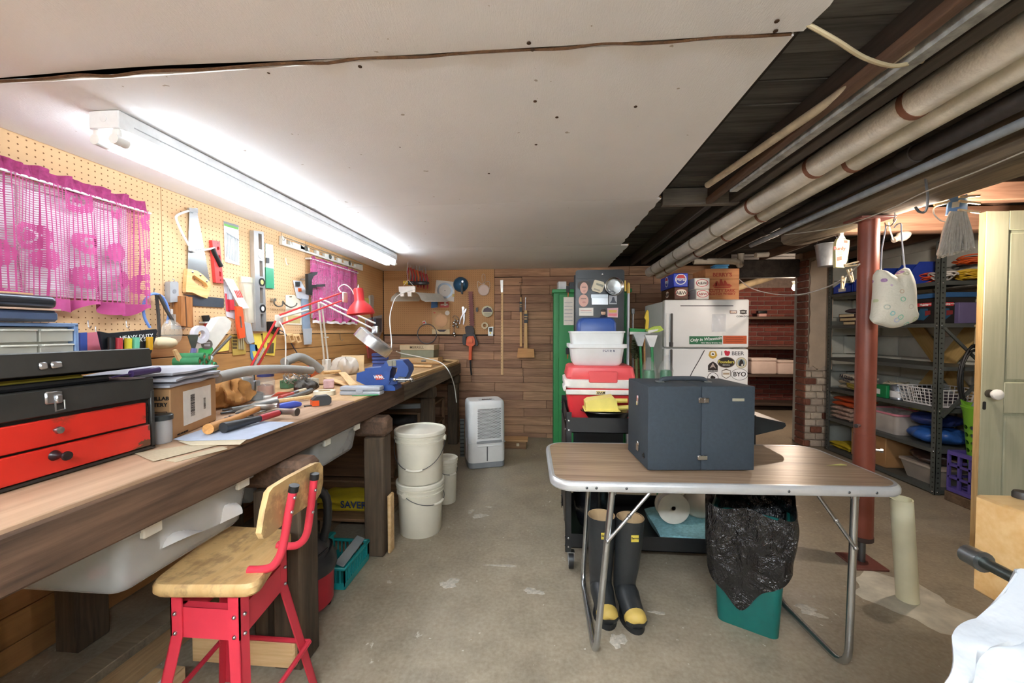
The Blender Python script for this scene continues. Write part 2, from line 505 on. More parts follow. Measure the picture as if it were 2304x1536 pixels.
for i in range(5):
    y0, y1 = cy[i] + (.005 if i == 2 else .002), cy[i + 1] - (.005 if i == 1 else .002)
    xr = .612 + (.02, .015, -.005, .02, .09)[i]
    def fn(u, v, y0=y0, y1=y1, i=i, xr=xr):
        x = -1.945 + (xr + 1.945) * u
        if u > .98 and i != 2: x += .006 * math.sin(v * 41 + i) + .004 * math.sin(v * 97)
        y = y0 + (y1 - y0) * v
        if i == 1: y -= v * .035 * math.exp(-((x - .2) / .9) ** 2) * 0
        s = -.006 * math.sin(PI * v) * math.sin(PI * u)
        if i == 2: s -= (1 - v) ** 4 * (gap1(x) * .6 + .002)
        if i == 1: s += v ** 4 * gap1(x)
        if i == 4: s -= .05 * max(0, v - .15) * max(0, .6 - u) * .3
        return (x, y, CZ + s)
    obj('ceiling_panel', B().grid(fn, 40, 16, -.012), ceil_m, ce)
    obj('panel_edge', B().box((xr - .004, (y0 + y1) / 2, CZ + .009), (.008, y1 - y0, .011)), edge_m, ce)
obj('seam_fibre', B().tube(smooth([(-1.6 + 2.2 * k / 24, 1.05 + .004 * math.sin(k * 1.9), CZ - .001 + .002 * math.sin(k * 2.7)) for k in range(25)], 3), .004, 5), pl('#5a3c22', .95, 0, .4, 60, .8, 200), ce)
nail = B().ball((0, 0, 0), (.006, .006, .0025), 8, 5).mesh('nail_head'); nail.materials.append(pl('#4a3524', .7, .5))
for i, (px, py) in enumerate([(604, 163), (1190, 97), (1198, 112), (1748, 48), (1204, 228), (1253, 264), (1206, 325), (1745, 70), (810, 150), (1740, 300), (1100, 390), (900, 330), (1430, 240)]):
    o = bpy.data.objects.new('nail_head', nail); col.objects.link(o); o.parent = ce
    o.location = P(px, py, z=CZ - .004)
# bare joists and boards beside it
DARKB = wood('#2c2a28', '#66625c', 'X', .8, .85, .3, bump=.5)
dk = struct('ceiling_deck', B().box((2.05, 2.6, 2.14), (3.1, 8.6, .03)), pl('#1c1815', .9))
y = -.4; rr = random.Random(2)
while y < 4.6:
    h = rr.uniform(.12, .16)
    obj('board', B().box((2.05, y + h / 2, 2.112 + rr.uniform(-.003, .003)), (3.0, h - .005, .024), .002), DARKB, dk)
    y += h
JOIST = wood('#26211e', '#4d453e', 'Y', .6, .8, .25, bump=.5)
BROWN = wood('#4d382c', '#7d6250', 'Y', .6, .75)
n = 1
for (x, wd, z0, y0, y1, m) in ((.60, .05, 1.995, -1.6, 4.6, JOIST), (.955, .03, 2.03, -1.6, 2.44, JOIST), (.965, .04, 1.99, 2.49, 4.6, JOIST), (1.09, .055, 2.0, -1.6, 4.6, JOIST), 
                       (2.35, .05, 2.03, -1.6, 4.6, BROWN), (2.8, .05, 2.03, -1.6, 4.6, BROWN), (3.25, .05, 2.03, -1.6, 4.6, BROWN)):
    obj('trim_%d' % n, B().box((x, (y0 + y1) / 2, (z0 + 2.1) / 2), (wd, y1 - y0, 2.1 - z0), .004), m, kind='structure'); n += 1
obj('trim_%d' % n, B().box((.948, .42, 2.012), (.034, 4.04, .034), .003), BROWN, kind='structure'); n += 1
a, b = P(1480, 465, z=1.99), P(1680, 465, z=1.99)
obj('trim_%d' % n, B().box(((a.x + b.x) / 2 - .02, 2.465, 2.045), (b.x - a.x - .09, .045, .10), .004), wood('#4a4541', '#827a70', 'X', .8, .8), kind='structure'); n += 1
# main girder on the post
GIRD = wood('#3a332c', '#93836c', 'Y', .55, .85, bump=.9)
def gird(u, v, y0=-.9, y1=2.98):
    ang = 2 * PI * u
    c_, s_ = math.cos(ang), math.sin(ang)
    k = 1 / max(abs(c_), abs(s_)) ** .8
    y = y0 + (y1 - y0) * v
    wob = 1 + .04 * math.sin(7 * v + 3 * ang) + .025 * math.sin(23 * v + 2 * ang)
    return (1.76 + .115 * c_ * k * wob, y, 1.955 + .098 * s_ * k * wob)
g = B().grid(gird, 28, 40)
g.add([gird(k / 28, 1) for k in range(28)], [tuple(range(28))])
obj('trim_%d' % n, g, GIRD, kind='structure'); n += 1
LITB = wood('#8c5f48', '#c99b7d', 'X', .6, .8, bump=.6)  # pinkish bulb light on these beams is put into the wood colour
obj('trim_%d' % n, B().box((2.62, 2.78, 1.955), (1.66, .11, .15), .012, 2), LITB, kind='structure'); n += 1
obj('trim_%d' % n, B().box((2.73, 2.40, 2.005), (1.6, .06, .10), .006), LITB, kind='structure'); n += 1
# beam over the opening to the far room
obj('trim_%d' % n, B().box((2.35, 4.72, 1.95), (.9, .1, .2), .01), JOIST, kind='structure'); n += 1
struct('ceiling_far', B().box((3.2, 5.9, 2.22), (3.8, 2.3, .05)), pl('#2a211c', .9))
# ------------------------------------------------------------------ frames for things on or parallel to a wall
class F:
    """a thing drawn on a vertical plane x=c (seen from the right) or y=c (seen from the front); local X runs right, Z up, -Y out of the plane"""
    def __init__(s, ax, c, px, py, name=None, label=None, cat=None, group=None):
        s.ax, s.c = ax, c
        s.o = P(px, py, **{ax: c})
        if name: s.e = thing(name, label, cat, s.o, PI / 2 if ax == 'x' else 0, group)
    def q(s, px, py, d=0.0):
        p = P(px, py, **{s.ax: s.c + (d if s.ax == 'x' else -d)})
        return ((p.y - s.o.y) if s.ax == 'x' else (p.x - s.o.x), p.z - s.o.z)
    def v(s, px, py, d=0.0):
        a, b = s.q(px, py, d); return V((a, -d, b))
    def pr(s, name, pts, d0, d1, m, parent=None, holes=None, **k):
        return obj(name, B().prism([s.q(*p, d1) for p in pts], -d0, -d1, [[s.q(*p, d1) for p in h] for h in holes] if holes else None), m, parent or s.e, **k)
    def tb(s, name, pts, r, m, parent=None, n=8, sm=0, closed=False, d=.01, **k):
        ps = [s.v(p[0], p[1], p[2] if len(p) > 2 else d) for p in pts]
        if sm: ps = smooth(ps, sm, closed)
        return obj(name, B().tube(ps, r, n, closed), m, parent or s.e, **k)
    def tx(s, body, px, py, size, m, d, rot=0, parent=None, **k):
        a, b = s.q(px, py, d)
        return text(body, size, m, parent or s.e, (a, -d - .0004, b), (PI / 2, -rot, 0), **k)

# ------------------------------------------------------------------ ceiling fixture and other lamps
def fixture(name, label, loc, rz, power):
    t = thing(name, label, 'light', loc, rz)
    L = 2.445
    enamel = pl('#eceef0', .35)
    b = obj('housing', B().box((0, 0, -.029), (.108, L, .058), .003), enamel, t)
    obj('knockout', B().at((0, -L / 2, -.026), rx=PI / 2).lathe([(.012, 0), (.012, .0015), (.009, .002)], 18), enamel, b)
    for s in (-1, 1):
        obj('seam', B().box((s * .0545, 0, -.035), (.0015, L - .1, .003)), pl('#b9bdc2', .5), b)
    tube_m = glow((.84, .93, 1.0), power)
    for s in (-1, 1):
        for e in (-1, 1):
            obj('socket', B().box((s * .034, e * (L / 2 - .012), -.075), (.026, .016, .036), .006, 2).at((s * .034, e * (L / 2 - .02), -.092), rx=PI / 2).lathe([(.017, -.02), (.017, .02)], 16), pl('#f3f3f1', .4), t)
        obj('tube', B().cyl((s * .034, -L / 2 + .03, -.092), (s * .034, L / 2 - .03, -.092), .0165, n=12), tube_m, t)
    return t
fixture('fluorescent_fixture', 'long white two-tube fluorescent fixture on the ceiling over the bench', (-1.443, 2.425, 1.972), 0, TUBE_POWER)
fixture('fluorescent_fixture', 'white two-tube fluorescent fixture added as unseen fill light near the front wall', (-.35, -.75, 1.972), PI / 2, FILL_TUBE_POWER)  # added out of view to even out the light

def bulb_thing(name, label, loc, watts, colr, r=.03):
    t = thing(name, label, 'light bulb', loc)
    obj('socket', B().lathe([(.02, .035), (.024, .04), (.024, .075), (.03, .08), (.03, .09)], 16), pl('#d8d2c4', .5), t)
    tm = glow(colr, watts / (4 * PI * r * r * PI) )
    obj('glass', B().lathe([(.0005, -r), (r * .6, -r * .8), (r, 0), (r * .8, r * .6), (.016, r * 1.3)], 16), tm, t)
    return t
q = P(1788, 648, y=5.2)
t = bulb_thing('light_bulb', 'bare lit bulb hanging in the opening to the brick room', q, BULB_FAR, (1, .78, .6))
obj('cord', B().tube(smooth([(0, 0, .09), (.01, .02, .25), (0, .03, 2.19 - q.z)], 6), .004, 6), BLACK, t)
obj('pull_chain', B().tube([(.012, -.025, .05), (.012, -.028, -.1), (.01, -.028, -.72)], .0015, 5), BRASS, t)

# ------------------------------------------------------------------ pipes overhead
def pipe(name, label, pts, r, m, bands=(), bm=None, n=20, sub=1):
    o = V(pts[0]); t = thing(name, label, 'pipe', o)
    ps = [V(p) - o for p in pts]
    if sub > 1: ps = smooth(ps, sub)
    b = obj('pipe_run', B().tube(ps, r, n), m, t)
    for f in bands:
        k = f * (len(pts) - 1); i = min(int(k), len(pts) - 2); u = k - i
        a = ps[i * sub].lerp(ps[(i + 1) * sub], u); d = (ps[(i + 1) * sub] - ps[i * sub]).normalized()
        obj('band', B().tube([a - d * .014, a + d * .014], r + .002, n), bm, t)
    return t
INSUL = pl('#ece5d8', .85, 0, .22, 7, .5, 45)
INSUL2 = pl('#e0d9c8', .85, 0, .25, 7, .5, 45)
BAND = pl('#8a5a44', .6)
a = P(2100, 205, z=2.035); f = P(1462, 612, y=4.655)
dv = (f - a)
pipe('insulated_pipe', 'thick white lagged pipe with rusty bands running along the joists', [a - dv * .8, a, f + dv * .02], .052, INSUL, (), BAND)
pp = bpy.data.objects['insulated_pipe']
for i, s in enumerate((-.20, .02, .17, .33, .48, .60, .72, .84, .93)):
    p = a + dv * s - (a - dv * .8)
    obj('band', B().tube([p - dv * .0035, p + dv * .0035], .0545, 20), BAND if i < 4 else pl('#a79a86', .7), pp)
a2 = a + V((.115, .03, -.012)); f2 = f + V((.105, .0, -.03))
d2 = f2 - a2
t = pipe('insulated_pipe', 'second lagged pipe tucked against the thick white one', [a2 - d2 * .8, a2, f2 + d2 * .02], .046, INSUL2)
for i, s in enumerate((.14, .36, .5, .66, .8, .9)):
    p = a2 + d2 * s - (a2 - d2 * .8)
    obj('band', B().tube([p - d2 * .0035, p + d2 * .0035], .0485, 20), BAND, t)
a3, f3 = P(2200, 262, z=1.99) + V((.035, 0, 0)), P(1585, 585, y=4.5) + V((.04, 0, 0))
d3 = f3 - a3
t = pipe('iron_pipe', 'dark iron pipe with couplings beside the lagged pipes', [a3 - d3 * .8, a3 + d3 * .90], .033, pl('#4a4543', .6, .3, .3, 20))
for s in (.11, .55):
    p = a3 + d3 * s - (a3 - d3 * .8)
    obj('coupling', B().tube([p - d3 * .012, p + d3 * .012], .039, 16), pl('#55504d', .6, .3), t)
a4, f4 = P(2304, 275, z=1.935), P(1690, 552, z=1.935)
d4 = f4 - a4
pipe('conduit', 'thin pale blue grey conduit running along the girder', [a4 - d4 * .6, f4], .017, pl('#aab4bd', .45, .2, .25, 20))
a5, f5 = P(1985, 147, z=2.012), P(1592, 416, z=2.012)
d5 = f5 - a5
pipe('painted_pipe', 'cream painted pipe under the dark joists by the white ceiling panels', [a5 - d5 * .08, f5], .016, pl('#cfc1a6', .6, 0, .3, 20))
a6, f6 = P(2235, 0, z=2.0), P(1650, 425, z=2.0)
d6 = f6 - a6
t = thing('wood_batten', 'flaking grey painted batten beside the brown joist', 'batten', a6)
obj('batten', B().add([V((sx * .018, 0, sz * .016)) + d6 * k for k in (-.6, 1) for sx in (-1, 1) for sz in (-1, 1)], [(0, 1, 3, 2), (4, 6, 7, 5), (0, 4, 5, 1), (2, 3, 7, 6), (0, 2, 6, 4), (1, 5, 7, 3)]), pl('#a9aaa6', .7, 0, .5, 30), t)
# hanging loose wire from the ceiling edge
t = obj('loose_cable', B().tube(smooth([P(1816, 54, z=1.985), P(1880, 90, z=1.955), P(1945, 130, z=1.945), P(2005, 148, z=1.965), P(2045, 143, z=1.99), P(2075, 138, z=2.01)], 8), .0055, 8), pl('#cbbb98', .6), label='loose beige cable drooping from the edge of the ceiling panels', cat='cable')
# far pipes above the opening
t = pipe('insulated_pipe', 'old white pipe with an elbow under the joists behind the girder', [P(1700, 574, y=4.4), P(1745, 570, y=4.4), P(1790, 556, y=4.2), P(1830, 540, y=3.9), P(1860, 520, y=3.7)], .026, INSUL, sub=4)
t = pipe('insulated_pipe', 'lagged pipe elbow behind the whisky crate', [P(1560, 588, y=4.45), P(1650, 588, y=4.45), P(1664, 596, y=4.45), P(1666, 590, y=4.5), P(1667, 570, y=4.5)], .032, INSUL, sub=4)
t = pipe('insulated_pipe', 'stained insulated pipe crossing the brick room', [P(1620, 660, y=6.2), P(1680, 640, y=6.3), P(1720, 628, y=6.4), P(1745, 618, y=6.4), P(1775, 604, y=6.4)], .05, pl('#a08e70', .85, 0, .3, 10, .4), sub=4)
t = pipe('gas_pipe', 'thin yellow pipe crossing above the brick room', [P(1670, 597, y=5.0), P(1808, 595, y=5.0)], .010, pl('#b7a24e', .5))
# ------------------------------------------------------------------ support column
t = thing('support_column', 'round red-brown steel support column under the girder', 'column', (1.704, 2.276, 0))
cm = pl('#80402f', .4, 0, .15, 10)
obj('base_plate', B().box((0, 0, .005), (.16, .16, .01), .002), pl('#6d3a30', .6), t)
obj('screw', B().cyl((0, 0, .01), (0, 0, .14), .017), DSTEEL, t)
obj('collar', B().lathe([(.045, .125), (.05, .13), (.05, .15)], 24), pl('#3b2a26', .6), t)
obj('lower_tube', B().lathe([(.047, .14), (.047, .70)], 28), cm, t)
obj('upper_tube', B().lathe([(.045, .70), (.045, 1.835)], 28), cm, t)
obj('head_plate', B().box((0, 0, 1.841), (.17, .13, .012), .002), pl('#6d3a30', .6), t)
for z_, s in ((.75, -1), (.62, 1)):
    obj('pin', B().cyl((s * .04, -.02, z_), (s * .066, -.033, z_), .007, n=10).cyl((s * .058, -.03, z_), (s * .068, -.035, z_), .011, n=6), STEEL, t)
# cream pipe stub in the floor
bs, tp = P(2042, 1347, z=0.008), P(2028, 1122, y=1.95)
t = obj('standpipe', B().tube([V((0, 0, 0)), tp - bs], .041, 24, caps=False).tube([V((0, 0, .0)), tp - bs], .036, 24, caps=False).add([(tp - bs) + V((r * math.cos(2 * PI * k / 24), r * math.sin(2 * PI * k / 24), 0)) for r in (.041, .036) for k in range(24)], [(k, (k + 1) % 24, 24 + (k + 1) % 24, 24 + k) for k in range(24)]), pl('#e6e1c2', .45, 0, .12, 5), loc=bs, label='cream plastic standpipe leaning out of the cement patch', cat='pipe')
# ------------------------------------------------------------------ panel door standing open
q = P(2200, 1110, y=2.4)
t = thing('panel_door', 'old sage green panel door with a white porcelain knob', 'door', (q.x, 2.4, 0))
dm = wood('#9a9a80', '#b3b298', 'Z', .5, .6, bump=.15)
dm2 = wood('#8d8f78', '#a6a78e', 'Z', .5, .6, bump=.15)
obj('core', B().box((.41, .02, .96), (.80, .02, 1.84)), dm2, t)
for x0, x1, z0, z1 in ((0, .115, .03, 1.905), (.70, .82, .03, 1.905), (.115, .70, 1.80, 1.905), (.115, .70, .80, .97), (.115, .70, .03, .22)):
    obj('stile' if x1 - x0 < .2 else 'rail', B().box(((x0 + x1) / 2, .016, (z0 + z1) / 2), (x1 - x0 - .001, .036, z1 - z0 - .001), .003), dm, t)
for z0, z1 in ((.22, .80), (.97, 1.80)):
    obj('panel', B().box((.4075, .012, (z0 + z1) / 2), (.56, .014, z1 - z0 - .025), .006), dm, t)
kq = P(2247, 888, y=2.35)
kx, kz = kq.x - q.x, kq.z
k_ = obj('knob', B().at((kx, -.04, kz), rx=PI / 2).lathe([(.001, .022), (.018, .020), (.028, .011), (.029, 0), (.022, -.012), (.012, -.018), (.011, -.022)], 24), pl('#f4f3ee', .12), t, label='white porcelain knob')
obj('rosette', B().at((kx, -.004, kz), rx=PI / 2).lathe([(.022, -.002), (.022, .004), (.010, .008), (.010, .016)], 20), pl('#4b463c', .6, .4), k_)
obj('keyhole', B().prism(rrect(kx - .03, kz - .09, kx - .012, kz - .045, .006), -.0025, .0), BLACK, t)
obj('edge_wear', B().box((-.002, .016, .97), (.004, .03, 1.86)), wood('#a5814f', '#d0ad76', 'Z'), t)
# ------------------------------------------------------------------ the workbench
BEAM = wood('#1a120d', '#6f5441', 'Y', .6, .75, bump=.8)
TOPM = wood('#8a6c52', '#b8977a', 'Y', .35, .75, bump=.3)
POST = wood('#2a2018', '#63523f', 'Z', .6, .8, bump=.8)
t = thing('workbench', 'long heavy wooden workbench along the pegboard wall', 'workbench', (-1.45, 1.75, 0))
def wbx(name, x0, x1, y0, y1, z0, z1, m, bev=.006):
    return obj(name, B().box(((x0 + x1) / 2 + 1.45, (y0 + y1) / 2 - 1.75, (z0 + z1) / 2), (x1 - x0, y1 - y0, z1 - z0), bev), m, t)
wbx('bench_top', -1.94, -.962, -1.1, 1.93, .872, .90, TOPM, .003)
wbx('bench_top', -1.94, -.962, 1.932, 4.42, .872, .90, wood('#a07a52', '#c9a67a', 'Y', .35, .75, bump=.3), .003)
wbx('front_beam', -1.0, -.955, -1.1, 2.62, .775, .889, BEAM)
wbx('front_beam', -1.0, -.957, 2.623, 4.43, .775, .889, wood('#4a4038', '#857562', 'Y', .5, .75, bump=.8))
for y0, y1 in ((1.36, 1.48), (2.10, 2.22), (3.35, 3.43), (4.3, 4.4)):
    far = y0 > 3
    wbx('leg', -1.0 if not far else -1.08, -.89 if not far else -.97, y0, y1, 0, .665, POST, .008)
    wbx('header', -1.9, -.872 if not far else -.95, y0 + .002, y1 - .002, .667, .773, BEAM if not far else POST, .02)
    wbx('leg', -1.9, -1.8, y0, y1, 0, .665, POST, .008)
for y in (.2, .9, 1.6, 2.5, 3.1, 3.8):
    wbx('joist', -1.93, -1.01, y, y + .05, .775, .870, POST)
wbx('lower_rail', -1.08, -1.03, 1.37, 1.43, .0, .66, POST)
wbx('stretcher', -1.3, -.90, 1.333, 1.358, .03, .13, LWOOD)
wbx('side_board', -.885, -.865, 2.14, 2.20, .0, .33, LWOOD)
obj('bench_strip', B().box((0, 0, .011), (.03, 1.75, .022), .002), wood('#c89d68', '#e3c08c', 'Y'), None, (-.985, 3.42, .901), (0, 0, -.012), 'long light wood strip along the far edge of the workbench', 'wood strip')
# ------------------------------------------------------------------ folding table
t = thing('folding_table', 'folding table with wood-look top, aluminium rim and tube legs', 'table', (.656, 1.767, 0))
RT = math.radians(2.3)
out = rrect(-.6425, -.268, .6425, .268, .085, 7)
def slab(pts, z0, z1):
    n = len(pts)
    b = B().at(rz=RT)
    return b.add([(p[0], p[1], z) for z in (z0, z1) for p in pts], [tuple(range(n - 1, -1, -1)), tuple(range(n, 2 * n))] + [(i, (i + 1) % n, n + (i + 1) % n, n + i) for i in range(n)])
tw = NT('wood_laminate')
mp = tw.mapping((1.2, 34, 10))
n1 = tw.noise(mp, 1.0, 5, .6, .9); n2 = tw.noise(tw.mapping((3, 120, 30)), 1, 3)
f_ = tw.math('MULTIPLY_ADD', n2, .45, tw.math('MULTIPLY', n1, .6))
lam = tw.done(tw.ramp(f_, [(.36, lin('#79624b')), (.5, lin('#9d836a')), (.66, lin('#b59e85'))]), .33)
top = obj('table_top', slab(rrect(-.632, -.257, .632, .257, .075, 7), .662, .690), lam, t)
AL = pl('#d6d8da', .3, .45)
rim = B().at(rz=RT)
for z_, ex in ((.656, .0), (.663, .005), (.670, .005), (.677, .005), (.684, .003), (.691, -.004)):
    rim.add([(p[0] * (1 + ex / .7), p[1] * (1 + ex / .29), z_) for p in out], [])
n = len(out)
rim.f += [(r * n + i, r * n + (i + 1) % n, (r + 1) * n + (i + 1) % n, (r + 1) * n + i) for r in range(5) for i in range(n)]
inner = rrect(-.629, -.254, .629, .254, .075, 7)
rim.add([(p[0], p[1], .691) for p in inner], []); rim.f += [(5 * n + i, 5 * n + (i + 1) % n, 6 * n + (i + 1) % n, 6 * n + i) for i in range(n)]
obj('rim', rim, AL, t)
for x in (-.37, -.48, -.515, .21, .42, .515):
    obj('rivet', B().at(rz=RT).ball((x, -.272, .672), (.0055, .003, .0055), 8, 5), DSTEEL, t)
o_ = V((.656, 1.767, 0))
for ax in (0, 1):
    if ax == 0: fb, rb, ft, rt = P(1340, 1480, z=.012), P(1311, 1308, z=.012), V((.252, 1.519, .655)), V((.22, 1.955, .655))
    else: fb, rb, ft, rt = P(1908, 1508, z=.012), P(1752, 1348, z=.012), V((1.134, 1.551, .655)), V((1.115, 1.97, .655))
    fb.z = rb.z = .013
    if ax: rb = fb + (rb - fb) * 1.06
    k1 = fb.lerp(ft, .13); k2 = rb.lerp(rt, .13); m1 = fb.lerp(rb, .18); m2 = rb.lerp(fb, .18)
    path = [ft, k1] + [((1 - u) ** 2) * k1 + 2 * u * (1 - u) * fb + u * u * m1 for u in (.2, .4, .6, .8)] + [m1, m2] + [((1 - u) ** 2) * m2 + 2 * u * (1 - u) * rb + u * u * k2 for u in (.2, .4, .6, .8)] + [k2, rt]
    lg = obj('leg', B().tube([p - o_ for p in path], .0125, 12), pl('#c3c7ca', .25, .95), t)
    for e in (ft, rt):
        obj('hinge', B().box(e - o_ + V((0, 0, -.006)), (.03, .012, .036), .004), STEEL, lg)
    s = 1 if ax == 0 else -1
    p0 = ft.lerp(fb, .30) - o_ + V((0, -.012, 0)); p1 = ft - o_ + V((s * .14, -.012, .0))
    obj('brace', B().tube([p0, p1], .0065, 8).ball(p0, .009, 8, 6).ball(p0.lerp(p1, .5), .009, 8, 6), STEEL, t)
q = P(1880, 1045, z=.692)
obj('paper_scrap', B().prism([(-.045, .012), (.03, -.012), (.045, .0), (.04, .006)], 0, .0008), pl('#dfe08a', .6), None, q, (PI / 2, 0, 0), 'small torn yellow paper scrap on the folding table', 'paper')
# ------------------------------------------------------------------ dark case on the table
t = thing('carrying_case', 'dark blue-grey hard carrying case with metal clasps', 'case', (P(1457, 1057, z=.698).x, P(1457, 1057, z=.698).y, .6915), math.radians(4.8))
W_, D_, H_ = .464, .296, .366
CS = .915
cm = pl('#323c45', .75, 0, .15, 60, .35, 500)
cm2 = pl('#5a5651', .75, 0, .15, 60, .35, 500)
obj('shell', B().box((W_ * .25, D_ / 2, .006 + H_ / 2), (W_ * .5 - .0008, D_, H_), .004, 2), cm, t)
obj('shell', B().box((W_ * .75, D_ / 2, .006 + H_ / 2), (W_ * .5 - .0008, D_, H_), .004, 2), cm, t)
obj('clasp', B().box((W_ * .515, -.004, .312), (.046, .008, .024), .002).box((W_ * .515 + .01, -.008, .312), (.018, .006, .018), .002), CHROME, t)
obj('clasp', B().box((W_ * .51, -.004, .062), (.044, .008, .022), .003), CHROME, t)
obj('name_plate', B().box((W_ * .84, -.0015, .314), (.052, .003, .013), .001), pl('#c9c7b4', .35, .6), t)
obj('latch', B().box((-.003, D_ * .45, .29), (.006, .02, .045), .002).box((-.006, D_ * .45, .275), (.006, .014, .02), .002), CHROME, t)
obj('latch', B().box((-.003, D_ * .45, .075), (.006, .03, .045), .002), CHROME, t)
obj('jack', B().at((-.001, .05, .055), ry=-PI / 2).lathe([(.012, 0), (.012, .003), (.007, .003), (.006, -.002)], 14), BLACK, t)
h = obj('handle', B().tube(smooth([(.11, .15, .374), (.12, .15, .385), (.17, .15, .389), (.26, .15, .389), (.31, .15, .385), (.32, .15, .374)], 4), .011, 8), pl('#3a4148', .7), t)
for x in (.105, .325): obj('handle_mount', B().box((x, .15, .374), (.03, .045, .006), .002), pl('#7c817f', .5, .5), h)
t.scale = (CS, CS, CS)
for x in (.03, .2, .25, .43):
    for y in (.03, .27):
        obj('foot', B().lathe([(.009, 0), (.009, .007)], 10, (x, y, 0)), BLACK, t)
# ------------------------------------------------------------------ rubber boots
def boot(label, toe, shaft, lean):
    """shaft: top centre in the room, toe: tip on the floor"""
    hx = shaft.x + lean; hy = shaft.y
    d = V((toe.x - hx, toe.y - hy, 0)); rz = math.atan2(d.x, -d.y); L = d.length
    t = thing('rubber_boot', label, 'boot', (hx, hy, 0), rz, 'pair of rubber boots')
    sv = Matrix.Rotation(-rz, 3, 'Z') @ V((shaft.x - hx, shaft.y - hy, 0))
    H = shaft.z
    path = [(sv.x, sv.y, H), (sv.x * .8, sv.y * .8, H * .8), (sv.x * .4, sv.y * .4 + .005, H * .5), (0, .012, H * .28), (0, .0, H * .2), (0, -.03, .075), (0, -L * .45, .058), (0, -L * .7, .046), (0, -L * .88, .040), (0, -L * .985, .034)]
    rad = [.062, .060, .056, .050, .050, .052, .047, .045, .042, .022]
    ps = smooth(path, 4)
    rs = [rad[min(i // 4, 9)] + (rad[min(i // 4 + 1, 9)] - rad[min(i // 4, 9)]) * (i % 4) / 4 for i in range(len(ps))]
    rub = pl('#2c2f31', .42, 0, .25, 16, .15, 60)
    b = B().tube(ps, rs, 18, caps=False)
    for v_ in b.v: v_.z = max(v_.z, .012)
    obj('upper', b, rub, t)
    k = len(ps)
    b = B().tube(ps[int(k * .80):], [r + .0022 for r in rs[int(k * .80):]], 18)
    for v_ in b.v: v_.z = max(v_.z, .026)
    obj('toe_cap', b, pl('#c9ac5a', .55), t, label='yellow toe cap')
    b = B().tube(ps[int(k * .865):], [r + .0045 for r in rs[int(k * .865):]], 18)
    for v_ in b.v: v_.z = min(max(v_.z, .012), .047)
    obj('toe_guard', b, rub, t)
    sole = [(.036 * math.sin(a) * (1 + .15 * (math.cos(a) < 0)), -L * .47 - (L * .55) * -math.cos(a)) for a in [2 * PI * i / 24 for i in range(24)]]
    sole = [(x * 1.22, -L * .47 + (y + L * .47)) for x, y in sole]
    n = len(sole)
    obj('sole', B().add([(p[0], p[1], z) for z in (0, .024) for p in sole], [tuple(range(n)), tuple(range(n, 2 * n))] + [(i, (i + 1) % n, n + (i + 1) % n, n + i) for i in range(n)]), pl('#1d1e1f', .6), t)
    obj('lining', B().tube(ps[:9], [r - .004 for r in rs[:9]], 18, caps=False).lathe([(.058, 0), (.062, .001)], 18, (sv.x, sv.y, H), caps=False), pl('#bfa37c', .85), t, label='tan fabric lining')
    sq = V(ps[3]); 
    obj('tag', B().box((sq.x + .004, sq.y - .0605, sq.z - .01), (.034, .003, .03), .001), pl('#d8c24f', .5), t)
    text('Servus', .012, INK, t, (sq.x + .004, sq.y - .0625, sq.z - .008), bold=.0003)
boot('black rubber boot with yellow toe, nearer the trash can', P(1436, 1428, z=0), P(1418, 1163, z=.41), -.02)
boot('black rubber boot with yellow toe, nearer the tool cart wheel', P(1370, 1418, z=0), P(1353, 1158, z=.41), .0)
# ------------------------------------------------------------------ trash can with bag
A, C = P(1612, 1392, z=0), P(1752, 1443, z=0)
u = (C - A); wdt = u.length; ang = math.atan2(u.y, u.x)
t = thing('trash_can', 'dark green plastic trash can with a black bag over the rim', 'trash can', A + Matrix.Rotation(ang, 3, 'Z') @ V((wdt / 2, .13, 0)), ang)
def rr3(w, d, z, r=.03, n=4): return [V((x, y, z)) for x, y in rrect(-w / 2, -d / 2, w / 2, d / 2, r, n)]
def loft(rings, cap0=True, cap1=False):
    b = B(); n = len(rings[0])
    for r in rings: b.add(r, [])
    b.f += [(k * n + i, k * n + (i + 1) % n, (k + 1) * n + (i + 1) % n, (k + 1) * n + i) for k in range(len(rings) - 1) for i in range(n)]
    if cap0: b.f.append(tuple(range(n - 1, -1, -1)))
    if cap1: b.f.append(tuple((len(rings) - 1) * n + i for i in range(n)))
    return b
obj('can', loft([rr3(wdt, .26, 0), rr3(wdt + .05, .30, .45), rr3(wdt + .065, .315, .455), rr3(wdt + .065, .315, .475), rr3(wdt + .045, .295, .475), rr3(wdt - .01, .25, .02)]), pl('#0f5f58', .4, 0, .1, 20), t)
rr = random.Random(11)
NB = 120
def resample(ps, n):
    ps = [V((p[0], p[1], 0)) for p in ps]; ps.append(ps[0]); ln = [0]
    for a, b in zip(ps, ps[1:]): ln.append(ln[-1] + (b - a).length)
    o = []; k = 0
    for i in range(n):
        s = ln[-1] * i / n
        while ln[k + 1] < s: k += 1
        o.append(ps[k].lerp(ps[k + 1], (s - ln[k]) / max(1e-9, ln[k + 1] - ln[k])))
    return o
base = resample(rrect(-(wdt + .084) / 2, -.162, (wdt + .084) / 2, .162, .05, 6), NB)
bt_ = NT('bin_liner')
bt_.bump(bt_.math('ADD', bt_.noise(bt_.mapping((1, 1, .6)), 14, 4, .6, 2.0), bt_.math('MULTIPLY', bt_.noise(bt_.mapping((1, 1, .5)), 45, 3, .6, 1.5), .3)), .9, .03)
bag_m = bt_.done(bt_.ramp(bt_.noise(bt_.mapping(), 20), [(.3, lin('#0c0c0e')), (.7, lin('#17171a'))]), .22, 0, .8)
lens = []
for i, p in enumerate(base):
    front = max(0, -p[1] / .162)
    lens.append(.225 + .03 * front + .012 * math.sin(i * .53 + 1) + (.165 * math.exp(-((p[0] + .03) / .105) ** 2) if p[1] < -.12 else 0))
